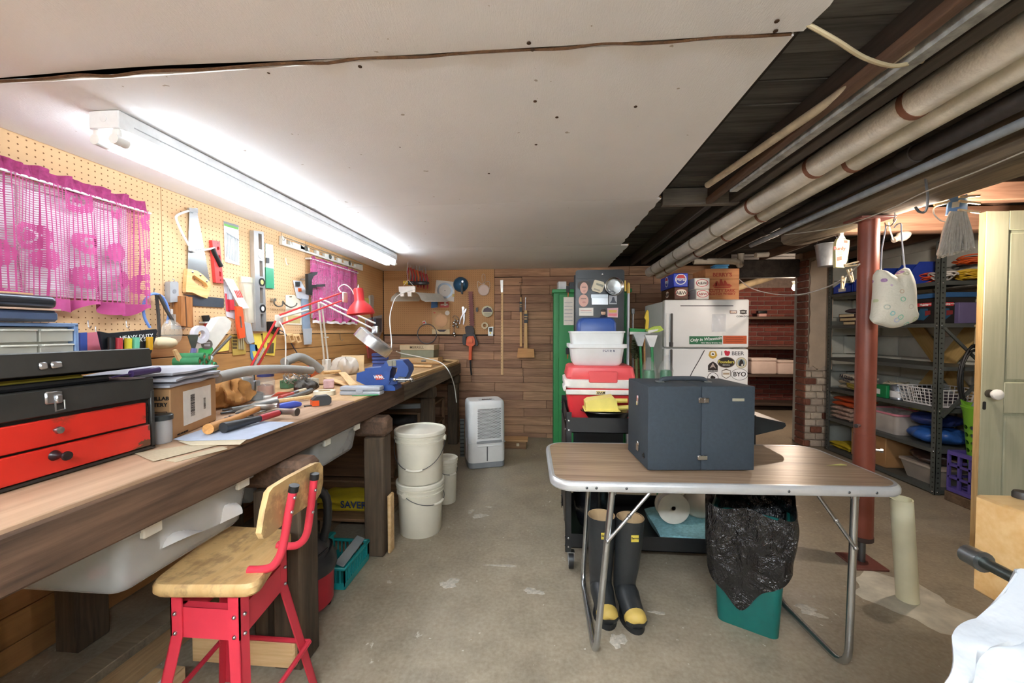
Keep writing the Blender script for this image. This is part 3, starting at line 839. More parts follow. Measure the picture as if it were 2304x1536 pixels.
rings = []
ph = [rr.uniform(0, 6) for _ in range(6)]
for k in range(19):
    v_ = k / 18
    ring = []
    for i, p in enumerate(base):
        if v_ < .2:                      # inner lip, down into the can
            g = v_ / .2
            s_ = .80 + .22 * g; z_ = .40 + .11 * g + .012 * math.sin(i * .33 + ph[0]) * g
        else:
            g = (v_ - .2) / .8
            fold = math.sin(i * .42 + 3 * g + ph[1]) + .6 * math.sin(i * .97 - 4 * g + ph[2]) + .5 * math.sin(i * .19 + 9 * g + ph[3])
            s_ = 1.06 + .05 * math.sin(PI * min(1, g * 1.2)) * (1 + fold * .45) - .05 * g
            z_ = .525 - .012 * (1 - g) * math.sin(i * .33) - lens[i] * g ** 1.1
        ring.append(V((p[0] * s_, p[1] * s_, z_)))
    rings.append(ring)
obj('bag', loft(rings, False), bag_m, t, label='shiny black garbage bag')
# crumpled bag top behind the rim
obj('bag_gather', B().grid(lambda a, b: (-.14 + .29 * a, .02 + .10 * math.sin(PI * a) * .6 + .02 * math.sin(9 * a + 5 * b), .46 + (.10 + .02 * math.sin(7 * a)) * math.sin(PI * b * .5) * (.5 + .5 * math.sin(PI * a)) + .012 * math.sin(21 * a + 13 * b)), 24, 10, .002), bag_m, t)
# ------------------------------------------------------------------ buckets
BK = pl('#e3ddcb', .42, 0, .1, 6)
def bucket(label, loc, R, H, rot, handle_drop, hang=True):
    t = thing('plastic_bucket', label, 'bucket', loc, rot)
    obj('pail', B().lathe([(.88 * R, 0), (.9 * R, .004), (.965 * R, H * .76), (.965 * R, H * .77), (1.02 * R, H * .772), (1.02 * R, H * .80), (.975 * R, H * .802), (.98 * R, H * .86), (1.03 * R, H * .862), (1.03 * R, H * .885), (.99 * R, H * .89), (1.0 * R, H * .93)], 40), BK, t)
    obj('lid', B().lathe([(1.04 * R, H * .925), (1.06 * R, H * .93), (1.06 * R, H * .985), (1.03 * R, H), (.97 * R, H), (.95 * R, H * .982), (.25 * R, H * .985), (.22 * R, H * .99), (.001, H * .99)], 40), pl('#e9e4d4', .4, 0, .1, 6), t)
    y = .0; pts = []
    for k in range(21):
        a = PI * k / 20
        x = math.cos(a) * 1.06 * R
        pts.append((x, -math.sin(a) * (1.06 * R if not hang else 1.02 * R), H * .82 - handle_drop * math.sin(a) ** .8))
    h_ = obj('handle', B().tube(pts, .0022, 6), DSTEEL, t)
    obj('grip', B().tube(pts[8:13], .0075, 10), pl('#efeadb', .4), h_)
    for s in (-1, 1):
        obj('handle_ear', B().at((s * 1.0 * R, 0, H * .82), ry=PI / 2).lathe([(.018, -.012), (.018, .012)], 12), BK, t)
bucket('white plastic bucket with lid, lower of the two stacked ones', (-.785, 2.43, 0), .142, .325, 1.2, .07)
bucket('white plastic bucket with lid and wire handle, stacked on another', (-.785, 2.43, .3255), .150, .318, .06, .165)
bucket('small white lidded bucket behind the stacked buckets', (-.735, 2.86, 0), .085, .325, .9, .05)
# ------------------------------------------------------------------ dehumidifier
a, b = P(1037, 1057, z=0), P(1122, 1046, z=0)
ang = math.radians(20)
t = thing('dehumidifier', 'white dehumidifier with a perforated grille and grey base', 'dehumidifier', (-.575, 3.70, 0), ang)
DW, DD, DH = .345, .27, .615
DWm = pl('#eef0f0', .3, 0, .03)
def dring(z, k=1.0, r=.05): return [V((x * k, y * k, z)) for x, y in rrect(-DW / 2, -DD / 2, DW / 2, DD / 2, r, 5)]
obj('base', loft([dring(.0, .93), dring(.008, .985), dring(.055, .995)], True, True), pl('#8f9499', .4), t)
obj('body', loft([dring(.055, .99), dring(.06, 1), dring(.57, .985), dring(.60, .965), dring(DH, .90)], True, True), DWm, t)
gq = B(); hole = B()
fy = -DD / 2 * .99 - .0005
obj('vent_panel', B().box((.02, fy + .001, .41), (.225, .006, .29), .003), pl('#e6e8e8', .35), t)
for j in range(24):
    for i in range(18):
        x = .02 - .104 + i * .0118 + (j % 2) * .0059
        hole.at((x, fy - .0022, .28 + j * .0113), rx=PI / 2).lathe([(.0042, 0), (.0042, .0012)], 6)
obj('vent_hole', hole, pl('#2a2c2e', .7), t, kind='stuff')
obj('trim_band', B().box((.02, fy, .242), (.235, .008, .026), .003), pl('#a9adb1', .35, .3), t)
obj('tank_lip', B().box((.02, fy - .002, .205), (.225, .006, .012), .003), DWm, t)
obj('water_window', B().box((.0, fy - .0, .135), (.010, .004, .135), .001), pl('#5a5d60', .3), t)
obj('tank_seam', B().box((0, -DD / 2 * .5, .235), (DW * .995, DD * .5, .0015)), pl('#c3c6c8', .5), t)
cpn = obj('control_panel', B().box((.01, -.05, DH + .0005), (.15, .07, .003), .001), pl('#cfd3d5', .3), t)
obj('display', B().box((.01, -.055, DH + .003), (.09, .03, .002)), pl('#2d3336', .2), cpn)
for i in range(6):
    obj('button', B().box((-.045 + i * .022, -.027, DH + .003), (.012, .008, .002), .0005), pl('#8e979b', .4), cpn)
obj('side_grip', B().box((-DW / 2 * .99, .0, .16), (.006, .02, .2), .003), pl('#ffffff', .3), t)
# its cord rises to the bench and lamp
obj('white_cable', B().tube(smooth([P(1027, 905, y=3.68), P(1022, 868, y=3.55), P(1010, 835, y=3.3), P(990, 815, y=3.45), P(950, 804, y=3.42), P(905, 795, y=3.3), P(892, 790, y=3.22)], 8), .0045, 8), pl('#e4e4de', .4), label='white cord curving from the dehumidifier up over the bench', cat='cable')
# ------------------------------------------------------------------ black tool cart
CB = pl('#1b1c1e', .38, 0, .15, 12)
t = thing('tool_cart', 'black metal tool cart on swivel casters with bolted posts', 'cart', (.58, 2.36, 0))
def cbx(name, x0, x1, y0, y1, z0, z1, m=CB, bev=.002, parent=None):
    return obj(name, B().box(((x0 + x1) / 2 - .58, (y0 + y1) / 2 - 2.36, (z0 + z1) / 2), (x1 - x0, y1 - y0, z1 - z0), bev), m, parent or t)
def tray(name, z0, z1, x0=.115, x1=1.04, y0=2.09, y1=2.63):
    b = B()
    for q0, q1, r0, r1, s0, s1 in ((x0, x1, y0, y1, z0, z0 + .004), (x0, x1, y0, y0 + .004, z0, z1), (x0, x1, y1 - .004, y1, z0, z1), (x0, x0 + .004, y0, y1, z0, z1), (x1 - .004, x1, y0, y1, z0, z1)):
        b.box(((q0 + q1) / 2 - .58, (r0 + r1) / 2 - 2.36, (s0 + s1) / 2), (q1 - q0, r1 - r0, s1 - s0))
    return obj(name, b, CB, t)
tray('tray', .72, .80); tray('tray', .11, .185)
for x in (.105, 1.02):
    for y in (2.08, 2.612):
        c_ = obj('post', B().box((x + .0015 - .58, y + .015 - 2.36, .46), (.003, .03, .74)).box((x + .015 - .58, y + (.0015 if y < 2.3 else .0285) - 2.36, .46), (.03, .003, .74)), CB, t)
        for z_ in (.12, .165, .735, .785):
            obj('bolt', B().ball((x + .016 - .58, y - .001 - 2.36 if y < 2.3 else y + .031 - 2.36, z_), (.006, .004, .006), 8, 5), CHROME, c_)
            obj('bolt', B().ball((x - .001 - .58 if x < .5 else x + .031 - .58, y + .016 - 2.36, z_), (.004, .006, .006), 8, 5), CHROME, c_)
        w_ = obj('caster', B().at((x + .03 - .58, y + .015 - 2.36, .045), ry=PI / 2).lathe([(.02, -.012), (.044, -.012), (.045, 0), (.044, .012), (.02, .012)], 20), BLACK, t)
        obj('hub', B().at((x + .03 - .58, y + .015 - 2.36, .045), ry=PI / 2).lathe([(.004, -.0135), (.028, -.013), (.028, .013), (.004, .0135)], 16), pl('#c9cbcd', .35), w_)
        obj('fork', B().box((x + .014 - .58, y + .015 - 2.36, .066), (.003, .03, .046)).box((x + .046 - .58, y + .015 - 2.36, .066), (.003, .03, .046)).box((x + .03 - .58, y + .015 - 2.36, .089), (.036, .034, .004)), STEEL, w_)
obj('push_handle', B().prism([(1.043 - .58, .72), (1.043 - .58, .825), (1.20 - .58, .79), (1.205 - .58, .775), (1.19 - .58, .76)], -.26, .26), pl('#23282a', .4), t)
cbx('side_panel', .108, .111, 2.12, 2.60, .2, .72)
# light blue towel, cable spool and wrapped bundle on the bottom tray
q = V((.76, 2.30, .136))
obj('folded_towel', B().grid(lambda u, v: (-.16 + .36 * u, -.20 + .36 * v, .05 + .006 * math.sin(7 * u + 5 * v) - .012 * abs(2 * u - 1) ** 6), 20, 16, .045), pl('#8fc4cc', .9, 0, .3, 60, .5, 120), None, q, (0, 0, 0), 'pale blue patterned towel on the bottom tray of the tool cart', 'towel')
t = thing('cable_spool', 'white cable spool in clear wrap on the pale blue towel', 'spool', V((.70, 2.26, .195)))
obj('flange', B().at((0, -.035, .085), rx=PI / 2).lathe([(.085, 0), (.085, .005), (.02, .006), (.012, 0)], 28), pl('#d8d3c8', .4), t)
obj('flange', B().at((0, .03, .085), rx=PI / 2).lathe([(.085, 0), (.085, .005)], 28), pl('#d8d3c8', .4), t)
obj('winding', B().at((0, -.0345, .085), rx=PI / 2).lathe([(.07, -.06), (.07, 0)], 28), pl('#efece4', .5), t)
obj('wrapped_bundle', B().grid(lambda u, v: (.09 * math.cos(2 * PI * u) * math.sin(PI * (v * .96 + .02)) * (1 + .08 * math.sin(11 * u * 6)), .08 * math.sin(2 * PI * u) * math.sin(PI * (v * .96 + .02)), .075 - .074 * math.cos(PI * v)), 24, 12), clear('#d8d2c6', .75, .2), None, (.87, 2.32, .197), (0, 0, 0), 'bundle in clear plastic beside the cable spool on the cart', 'bundle')
obj('black_plastic_sack', B().grid(lambda u, v: (.10 * math.cos(2 * PI * u) * math.sin(PI * (v * .96 + .02)) ** .5 * (1 + .06 * math.sin(9 * u * 6 + 8 * v)), .15 * math.sin(2 * PI * u) * math.sin(PI * (v * .96 + .02)) ** .5 * (1 + .05 * math.sin(40 * u)), .23 - .23 * math.cos(PI * v) + .01 * math.sin(20 * u)), 28, 14), pl('#22242b', .25, 0, .2, 30, .6, 30, spec=.8), None, (.262, 2.33, .129), (0, 0, 0), 'glossy black plastic sack at the post end of the cart bottom tray', 'bag')
# ------------------------------------------------------------------ cooler with tote and lunch box
RC = pl('#d9363c', .4, 0, .08, 4); RC2 = pl('#e4565a', .4, 0, .08, 4)
t = thing('cooler', 'red picnic cooler with white rim and carrying handle', 'cooler', (.315, 2.45, .7245))
def rrr(w, d, z, r=.035, ox=0, oy=0): return [V((x + ox, y + oy, z)) for x, y in rrect(-w / 2, -d / 2, w / 2, d / 2, r, 4)]
obj('body', loft([rrr(.345, .26, 0), rrr(.36, .28, .09), rrr(.395, .30, .20)], True, True), RC, t)
obj('rim', loft([rrr(.40, .305, .20), rrr(.415, .32, .21), rrr(.415, .32, .245), rrr(.40, .305, .25)], True, True), WHITE, t)
obj('lid', loft([rrr(.385, .29, .25), rrr(.395, .30, .262), rrr(.375, .28, .315), rrr(.35, .255, .325)], True, True), RC2, t)
obj('lid_tab', B().box((.01, -.155, .266), (.16, .022, .066), .005), RC2, t)
h = obj('carry_handle', B().box((0, -.17, .18), (.40, .014, .028), .004).box((-.207, -.10, .20), (.014, .15, .03), .004).box((.207, -.10, .20), (.014, .15, .03), .004), WHITE, t)
obj('name_tape', B().box((-.005, -.1775, .18), (.05, .001, .02)), pl('#ead9a0', .6), h)
text('MWK', .02, INK, h, (-.005, -.1785, .18), (PI / 2, PI, 0), bold=.0004)
t = thing('plastic_tote', 'white plastic tote resting on the red cooler', 'tote', (.30, 2.45, 1.0505))
TW = pl('#e9edee', .4, 0, .05)
obj('tub', loft([rrr(.26, .20, 0, .04), rrr(.285, .225, .015, .04), rrr(.305, .25, .10, .035), rrr(.335, .28, .104, .035), rrr(.335, .28, .125, .035), rrr(.295, .24, .125, .035), rrr(.275, .215, .02, .035)], True, True), TW, t)
obj('inner_box', loft([rrr(.285, .23, .105, .03), rrr(.305, .25, .19, .03), rrr(.315, .262, .192, .03), rrr(.315, .262, .2, .03), rrr(.295, .24, .2, .03), rrr(.27, .21, .115, .03)], True, True), TW, t)
text('TOTE 6', .022, pl('#22345e', .5), t, (.06, -.1235, .088), bold=.0003)
t = thing('blue_lunch_box', 'blue ribbed plastic box inside the white tote', 'box', (.30, 2.44, 1.171))
obj('box_base', loft([rrr(.21, .15, 0, .02), rrr(.215, .155, .08, .02)], True, True), pl('#27488f', .4), t)
obj('box_lid', loft([rrr(.222, .16, .08, .02), rrr(.222, .16, .125, .02), rrr(.20, .14, .152, .03), rrr(.17, .11, .16, .03)], True, True), pl('#2d519c', .38), t)
for i in range(4):
    obj('rib', B().box((0, -.0795, .032 + i * .013), (.18, .003, .004), .001), pl('#23427f', .4), t)
# steel pan and yellow scoop on the cart front
q = P(1365, 938, y=2.2)
t = thing('steel_pan', 'round steel pan at the front of the tool cart', 'pan', (.335, 2.195, .802))
obj('pan', B().lathe([(.07, -.03), (.10, -.028), (.13, .014), (.145, .016), (.145, .02), (.125, .018), (.098, -.022), (.001, -.024)], 36, (0, 0, 0), 1, .62), pl('#8f9291', .25, 1), t)
t = thing('yellow_scoop', 'yellow plastic dust scoop lying on the steel pan', 'scoop', (.33, 2.195, .824))
YP = pl('#f0e078', .4)
obj('tray', B().prism([(-.115, 0), (-.118, .045), (-.10, .058), (.03, .077), (.034, .066), (.045, .06), (.055, .0)], -.055, .055), YP, t)
obj('flange', B().box((-.03, 0, .004), (.19, .14, .007), .003), YP, t)
obj('handle', B().tube([(.04, 0, .05), (.11, -.01, .052)], .012, 8).tube([(.05, 0, .01), (.12, -.02, .018)], .012, 8), YP, t)
# ------------------------------------------------------------------ tall black rack with magnets
RB = pl('#23272b', .3, 0, .12, 5)
t = thing('literature_rack', 'tall black metal rack with slanted side trays and a magnet-covered end', 'rack', (.425, 3.33, 0))
rk = F('y', 3.2, 1295, 607)
pts = [(p[0] - .01, p[1]) for p in rrect(-.19, .02, .19, 1.735, .022)]
obj('end_panel', B().prism([(p[0] + .009, p[1]) for p in pts], -.13, -.118), RB, t)
obj('top_seam', B().box((0, -.131, 1.665), (.37, .002, .003)), BLACK, t)
obj('stud', B().ball((.02, -.131, 1.70), (.008, .004, .008), 10, 6), CHROME, t)
obj('back_panel', B().box((.0, .13, .88), (.37, .006, 1.70)), RB, t)
obj('foot_frame', B().box((0, 0, .02), (.38, .27, .04), .004), RB, t)
for i in range(14):
    z_ = .16 + i * .113
    obj('slanted_tray', B().at((-.03, 0, z_), ry=math.radians(28)).box((0, .004, 0), (.30, .24, .006)), pl('#8f9496', .4, .6), t)
    obj('leaflets', B().at((-.03, 0, z_ + .02), ry=math.radians(28)).box((0, .004, 0), (.26, .22, .022)), pl('#5d8a5f' if i % 2 else '#cfd2cd', .8), t)
fr = F('y', 3.198, 1350, 700)
def magnet(name, label, cat, px, py, *parts):
    f_ = F('y', 3.1985, px, py, name, label, cat)
    for nm, pts, d0, d1, m in parts: f_.pr(nm, pts, d0, d1, m)
    return f_
def ell(cx, cy, rx, ry, n=24): return [(cx + rx * math.cos(2 * PI * k / n), cy + ry * math.sin(2 * PI * k / n)) for k in range(n)]
SK = pl('#e3b9ad', .6); SK2 = pl('#c9958c', .6); HAIR = pl('#5a5654', .7)
magnet('photo_magnet', 'cut-out head photo magnet with curly grey hair on the black rack', 'magnet', 1314, 643,
       ('hair', [(1300, 637), (1306, 632), (1314, 631), (1322, 631), (1329, 637), (1330, 645), (1326, 652), (1321, 645), (1306, 645), (1303, 651), (1299, 645)], 0, .0015, HAIR), ('face', ell(1314, 648, 9, 13), .0016, .0026, SK), ('eyes', [(1309, 645), (1319, 645), (1319, 646.3), (1309, 646.3)], .0027, .003, HAIR), ('mouth', [(1310, 654), (1318, 653), (1315, 656)], .0027, .003, SK2))
magnet('photo_magnet', 'cut-out bald head photo magnet on the black rack', 'magnet', 1313, 676,
       ('head', ell(1313, 676, 11, 14), 0, .0015, SK), ('eyes', [(1307, 671), (1319, 671), (1319, 672.3), (1307, 672.3)], .0016, .002, HAIR), ('mouth', ell(1314, 680, 4, 2.2, 12), .0016, .002, SK2))
magnet('kitchen_timer', 'cream digital kitchen timer stuck on the black rack', 'timer', 1346, 644, ('case', [(1339, 629), (1358, 634), (1361, 640), (1355, 656), (1350, 659), (1333, 654), (1331, 648), (1337, 631)], 0, .016, pl('#dcd6bd', .4)), ('screen', [(1342, 636), (1358, 641), (1356, 646), (1341, 640)], .0162, .0175, pl('#85897c', .3)), ('buttons', [(1337, 648), (1350, 652), (1349, 655), (1336, 651)], .0162, .018, pl('#a5a293', .5)))
f_ = F('y', 3.1985, 1381, 645, 'magnetic_bowl', 'round steel magnetic bowl with screws on the black rack', 'bowl')
obj('bowl', B().at((0, 0, 0), rx=PI / 2).lathe([(.042, 0), (.055, .004), (.068, .024), (.072, .026), (.072, .028), (.066, .026), (.052, .007), (.001, .005)], 32), pl('#c9cccd', .2, 1), f_.e)
obj('screws', B().at((-.02, -.01, -.035)).box((0, 0, 0), (.03, .01, .008)).at((.0, -.01, -.042), ry=.6).box((0, 0, 0), (.025, .01, .008)).at((-.03, -.01, -.022), ry=1).box((0, 0, 0), (.02, .01, .007)), DSTEEL, f_.e, kind='stuff')
magnet('magnetic_clip', 'wide silver paper clip magnet on the black rack', 'clip', 1349, 674, ('plate', [(1331, 663), (1368, 663), (1368, 685), (1332, 685)], 0, .01, pl('#c5cacf', .3, .6)), ('bar', [(1330, 662), (1368, 662), (1368, 670), (1330, 670)], .0102, .016, pl('#aab2b8', .3, .6)))
magnet('photo_card', 'small black and white card under the steel bowl on the rack', 'card', 1379, 674, ('card', [(1370, 664), (1388, 664), (1388, 684), (1370, 684)], 0, .0012, pl('#b6bdc6', .6)), ('print', [(1372, 681), (1376, 676), (1378, 668), (1382, 668), (1384, 676), (1388, 682)], .0013, .0017, pl('#4a5260', .6)))
magnet('paper_note', 'white printed note card above the blue box on the black rack', 'note', 1319, 701, ('card', [(1303, 692), (1335, 692), (1335, 710), (1303, 710)], 0, .001, PAPER), ('print', [(1306, 698), (1331, 698), (1331, 699.3), (1306, 699.3)], .0011, .0014, pl('#c9807c', .6)), ('print', [(1306, 703), (1331, 703), (1331, 704), (1306, 704)], .0011, .0014, pl('#b0b4be', .6)))
magnet('advert_magnet', 'pink and yellow printed magnet card on the black rack', 'magnet', 1379, 703, ('card', [(1366, 693), (1391, 692), (1390, 714), (1367, 713)], 0, .001, pl('#d9b2b8', .6)), ('print', [(1369, 697), (1388, 697), (1387, 703), (1370, 703)], .0011, .0015, pl('#d9b95d', .6)), ('print', [(1369, 705), (1388, 705), (1388, 711), (1369, 710)], .0011, .0015, pl('#e0808a', .6)))
t = thing('figurine', 'small figurine bust with a dark cap standing on the blue box', 'figurine', (.345, 2.44, 1.3315))
obj('shoulders', B().lathe([(.018, 0), (.022, .004), (.012, .014), (.006, .018)], 14), pl('#28324f', .5), t)
obj('head', B().ball((0, 0, .03), (.014, .014, .017), 14, 8), pl('#dcb79a', .5), t)
obj('cap', B().lathe([(.016, .037), (.0165, .042), (.012, .05), (.001, .051)], 14).box((0, -.012, .038), (.02, .016, .003), .001), pl('#3b3331', .6), t)
# ------------------------------------------------------------------ green cabinet
t = thing('steel_cabinet', 'tall green steel storage cabinet against the plank wall', 'cabinet', (.476, 4.42, 0))
GC = pl('#2f9150', .45, 0, .12, 3)
obj('carcass', B().box((0, .01, .84), (.79, .38, 1.68), .004), GC, t)
obj('cap', B().box((0, 0, 1.672), (.82, .43, .038), .004), GC, t)
for s in (-1, 1):
    d_ = obj('door', B().box((s * .171, -.188, .84), (.335, .02, 1.60), .003), GC, t)
    obj('hinge', B().cyl((s * .345, -.196, 1.30), (s * .345, -.196, 1.42), .006, n=8), GC, d_)
    obj('hinge', B().cyl((s * .345, -.196, .85), (s * .345, -.196, .97), .006, n=8), GC, d_)
f_ = F('y', 4.215, 1276, 668, 'paper_notice', 'white paper notice taped to the green cabinet door', 'notice')
f_.pr('sheet', [(1268, 668), (1292, 668), (1292, 731), (1268, 731)], 0, .001, PAPER)
for k in range(6): f_.pr('text_line', [(1270, 680 + k * 8), (1288, 680 + k * 8), (1288, 681.5 + k * 8), (1270, 681.5 + k * 8)], .0011, .0014, pl('#b9bdc2', .6))
for i, (px, py, lb) in enumerate(((1278, 650, 'black key tag and keys hanging at the top of the green cabinet'), (1277, 789, 'black key tag and keys hanging low on the green cabinet'))):
    f_ = F('y', 4.205, px, py, 'key_ring', lb, 'keys')
    f_.pr('tag', [(px - 4, py - 7), (px + 4, py - 7), (px + 4, py + 8), (px - 4, py + 8)], 0, .006, BLACK)
    f_.pr('key', [(px - 1, py + 8), (px + 2, py + 8), (px + 1, py + 18), (px - 1, py + 18)], .001, .004, pl('#b5603a', .4, .8))
q = P(1265, 650, y=4.3)
obj('white_carton', B().box((0, 0, .045), (.085, .12, .085), .003), pl('#e4e6ea', .6), None, (q.x - .005, 4.33, 1.6915), (0, 0, .1), 'small white carton on top of the green cabinet', 'box')
obj('dark_carton', B().box((0, 0, .045), (.11, .12, .08), .003), pl('#4a5057', .6), None, (q.x + .13, 4.36, 1.6885), (0, 0, 0), 'dark grey carton on top of the green cabinet', 'box')
# ------------------------------------------------------------------ fridge
t = thing('refrigerator', 'white top-freezer refrigerator covered with stickers', 'refrigerator', (1.335, 3.79, 0))
FW = pl('#ececeb', .35, 0, .05, 4)
obj('body', B().box((0, .03, .755), (.68, .60, 1.50), .008, 2), FW, t)
zs = P(1600, 783, y=3.45).z
up = obj('freezer_door', B().box((0, -.305, (zs + 1.515) / 2 + .002), (.682, .07, 1.515 - zs - .006), .012, 3), FW, t)
lo = obj('fridge_door', B().box((0, -.305, (zs + .06) / 2 - .003), (.682, .07, zs - .06 - .006), .012, 3), FW, t)
for dr, z0, z1 in ((up, zs + .01, 1.40), (lo, .75, zs - .01)):
    obj('handle', B().box((-.285, -.352, (z0 + z1) / 2), (.016, .022, z1 - z0), .004).box((-.285, -.345, z0 + .02), (.03, .02, .04), .004), pl('#55514f', .35), dr)
    obj('handle_trim', B().box((-.315, -.342, (z0 + z1) / 2), (.028, .006, z1 - z0), .002), pl('#eeeeec', .3), dr)
obj('hinge_cover', B().box((.27, -.30, zs), (.10, .07, .006), .001), pl('#7d7a76', .5), t)
obj('kick_plate', B().box((0, -.24, .03), (.66, .05, .06), .004), DGREY, t)
FY = 3.79 - .34 - .0008
def stick(name, label, px, py, *parts, cat='sticker'):
    f_ = F('y', FY, px, py, name, label, cat)
    for i, (pts, m) in enumerate(parts):
        f_.pr('backing' if i == 0 else 'print', pts, .0004 * i, .0004 * i + .0004, m)
    return f_
def rc(x0, y0, x1, y1): return [(x0, y1), (x1, y1), (x1, y0), (x0, y0)]
OLIVE = pl('#c9a23e', .5); DKB = pl('#2a2220', .5); GRN = pl('#1f6b45', .5); ORG = pl('#bd4f1d', .5)
stick('magnet_strip', 'thin dark magnetic strip along the top of the freezer door', 1590, 688, (rc(1531, 687, 1650, 688.6), DKB), cat='magnet')
f_ = stick('sticker', 'small framed orange word sticker high on the freezer door', 1650, 701, (rc(1642, 698, 1658, 705), pl('#6b4a3a', .5)), (rc(1643.4, 699.2, 1656.6, 703.8), PAPER))
f_.tx("Roxy's", 1650, 701.5, .018, pl('#d98436', .5), .0013)
f_ = stick('sticker', 'black winged emblem sticker with a word beneath on the freezer', 1672, 701, ([(1664, 698), (1668, 697), (1672, 696.5), (1676, 697), (1681, 698), (1679, 702), (1681, 705), (1672, 707), (1664, 705), (1666, 702)], DKB), (rc(1668, 700.5, 1676.5, 702.5), PAPER))
f_.tx('CORKDOG', 1672, 711.5, .021, DKB, .0004)
f_ = F('y', FY, 1617, 727, 'plastic_pouch', 'clear plastic pouch stuck on the freezer door', 'pouch')
obj('pouch', B().grid(lambda u, v: (-.055 + .11 * u, -.004 - .012 * math.sin(PI * u) * math.sin(PI * v) - .002 * math.sin(9 * u + 6 * v), -.07 + .145 * v), 12, 14), clear('#e8ecf4', .45, .08), f_.e)
f_ = stick('sticker', 'green rectangular bumper sticker with white script on the freezer', 1588, 764, (rc(1551, 756, 1625, 774), GRN))
f_.tx('Only in Wisconsin', 1588, 763, .036, WHITEINK, .0005, rot=math.radians(5), shear=.25, bold=.0006, sx=.95)
f_.tx('New Glarus Brewing Co.', 1601, 771, .0165, WHITEINK, .0005, bold=.0003)
f_ = stick('sticker', 'rust orange rectangular sticker beside the green one', 1653, 763, (rc(1627, 755, 1680, 773), ORG), (rc(1634, 758.5, 1672, 759.6), pl('#8a3a18', .5)), (rc(1632, 763, 1675, 764.1), pl('#8a3a18', .5)), (rc(1634, 767.5, 1672, 768.6), pl('#8a3a18', .5)))
stick('sticker', 'small gold round emblem sticker on the fridge door', 1604, 797, ([(1597, 790), (1604, 789), (1611, 790), (1614, 799), (1610, 805), (1604, 807), (1598, 805), (1594, 799)], OLIVE), (ell(1604, 796, 5, 5), PAPER), ([(1601, 798), (1604, 793), (1607, 798)], DKB))
f_ = stick('sticker', 'red heart sticker reading I love beer on the fridge door', 1636, 795, ([(1629, 790), (1633, 788), (1637, 790), (1641, 789), (1643, 793), (1641, 798), (1638, 801), (1632, 799)], pl('#c4213f', .5)))
f_.tx('I', 1624, 795, .05, pl('#4b4a50', .5), .0004); f_.tx('BEER', 1660, 795, .046, pl('#4b4a50', .5), .0004)
f_ = stick('sticker', 'dark oval brewery sticker with yellow lettering', 1634, 815, (ell(1634, 815, 20, 12.5), pl('#8a7b74', .5)), (ell(1634, 815, 18.6, 11.2), DKB))
f_.tx('Founders', 1634, 814, .034, pl('#dcd05a', .5), .0009, bold=.0007); f_.tx('BREWING', 1634, 821, .013, WHITEINK, .0009)
f_ = stick('sticker', 'round cream sticker with a dark silhouette on the fridge', 1668, 816, (ell(1668, 816, 12.5, 12.5), pl('#8d8672', .5)), (ell(1668, 816, 11.6, 11.6), pl('#d8cfae', .5)), (ell(1668, 816, 8.5, 8.5), pl('#8fa0a8', .5)), ([(1662, 823), (1664, 812), (1668, 808), (1672, 812), (1674, 823)], DKB), ([(1668, 819), (1672, 818), (1672, 823), (1668, 823)], pl('#d8d0c8', .5)))
f_ = stick('sticker', 'black arched sticker with a winged figure on the fridge', 1604, 824, ([(1593, 836), (1593, 822), (1597, 817), (1604, 813), (1611, 817), (1615, 822), (1615, 836)], DKB), ([(1597, 828), (1604, 816), (1611, 829), (1605, 825)], pl('#b8aaa4', .5)))
f_.tx('ROAD DEVIL', 1604, 834, .014, WHITEINK, .0009)
stick('sticker', 'white shield sticker with a brown outline on the fridge', 1634, 841, ([(1624, 833), (1630, 831), (1634, 829), (1638, 831), (1644, 833), (1644, 846), (1634, 852), (1624, 846)], pl('#5d5046', .5)), ([(1625.3, 834), (1634, 832), (1642.7, 834), (1642.7, 845.4), (1634, 850.4), (1625.3, 845.4)], PAPER), (rc(1627, 838.5, 1641, 842.5), pl('#b9a48a', .5)))
f_ = stick('sticker', 'white oval sticker with large black BYO letters', 1664, 842, (ell(1664, 842, 19, 13), DKB), (ell(1664, 842, 18.2, 12.2), WHITEINK))
f_.tx('BYO', 1664, 842, .052, DKB, .0009, bold=.0008)
stick('sticker', 'round black and white sticker low on the fridge door', 1604, 850, (ell(1604, 850, 12.5, 12.5), DKB), (ell(1604, 850, 11.3, 11.3), WHITEINK), ([(1598, 848), (1602, 844), (1606, 846), (1610, 848), (1609, 851), (1599, 851)], DKB))
f_ = F('y', FY, 1585, 788, 'magnet_strip', 'long curved dark magnetic strip on the fridge door', 'magnet')
f_.tb('strip', [(1585, 788), (1572, 812), (1558, 836), (1548, 858)], .003, DKB, sm=5, d=.003)
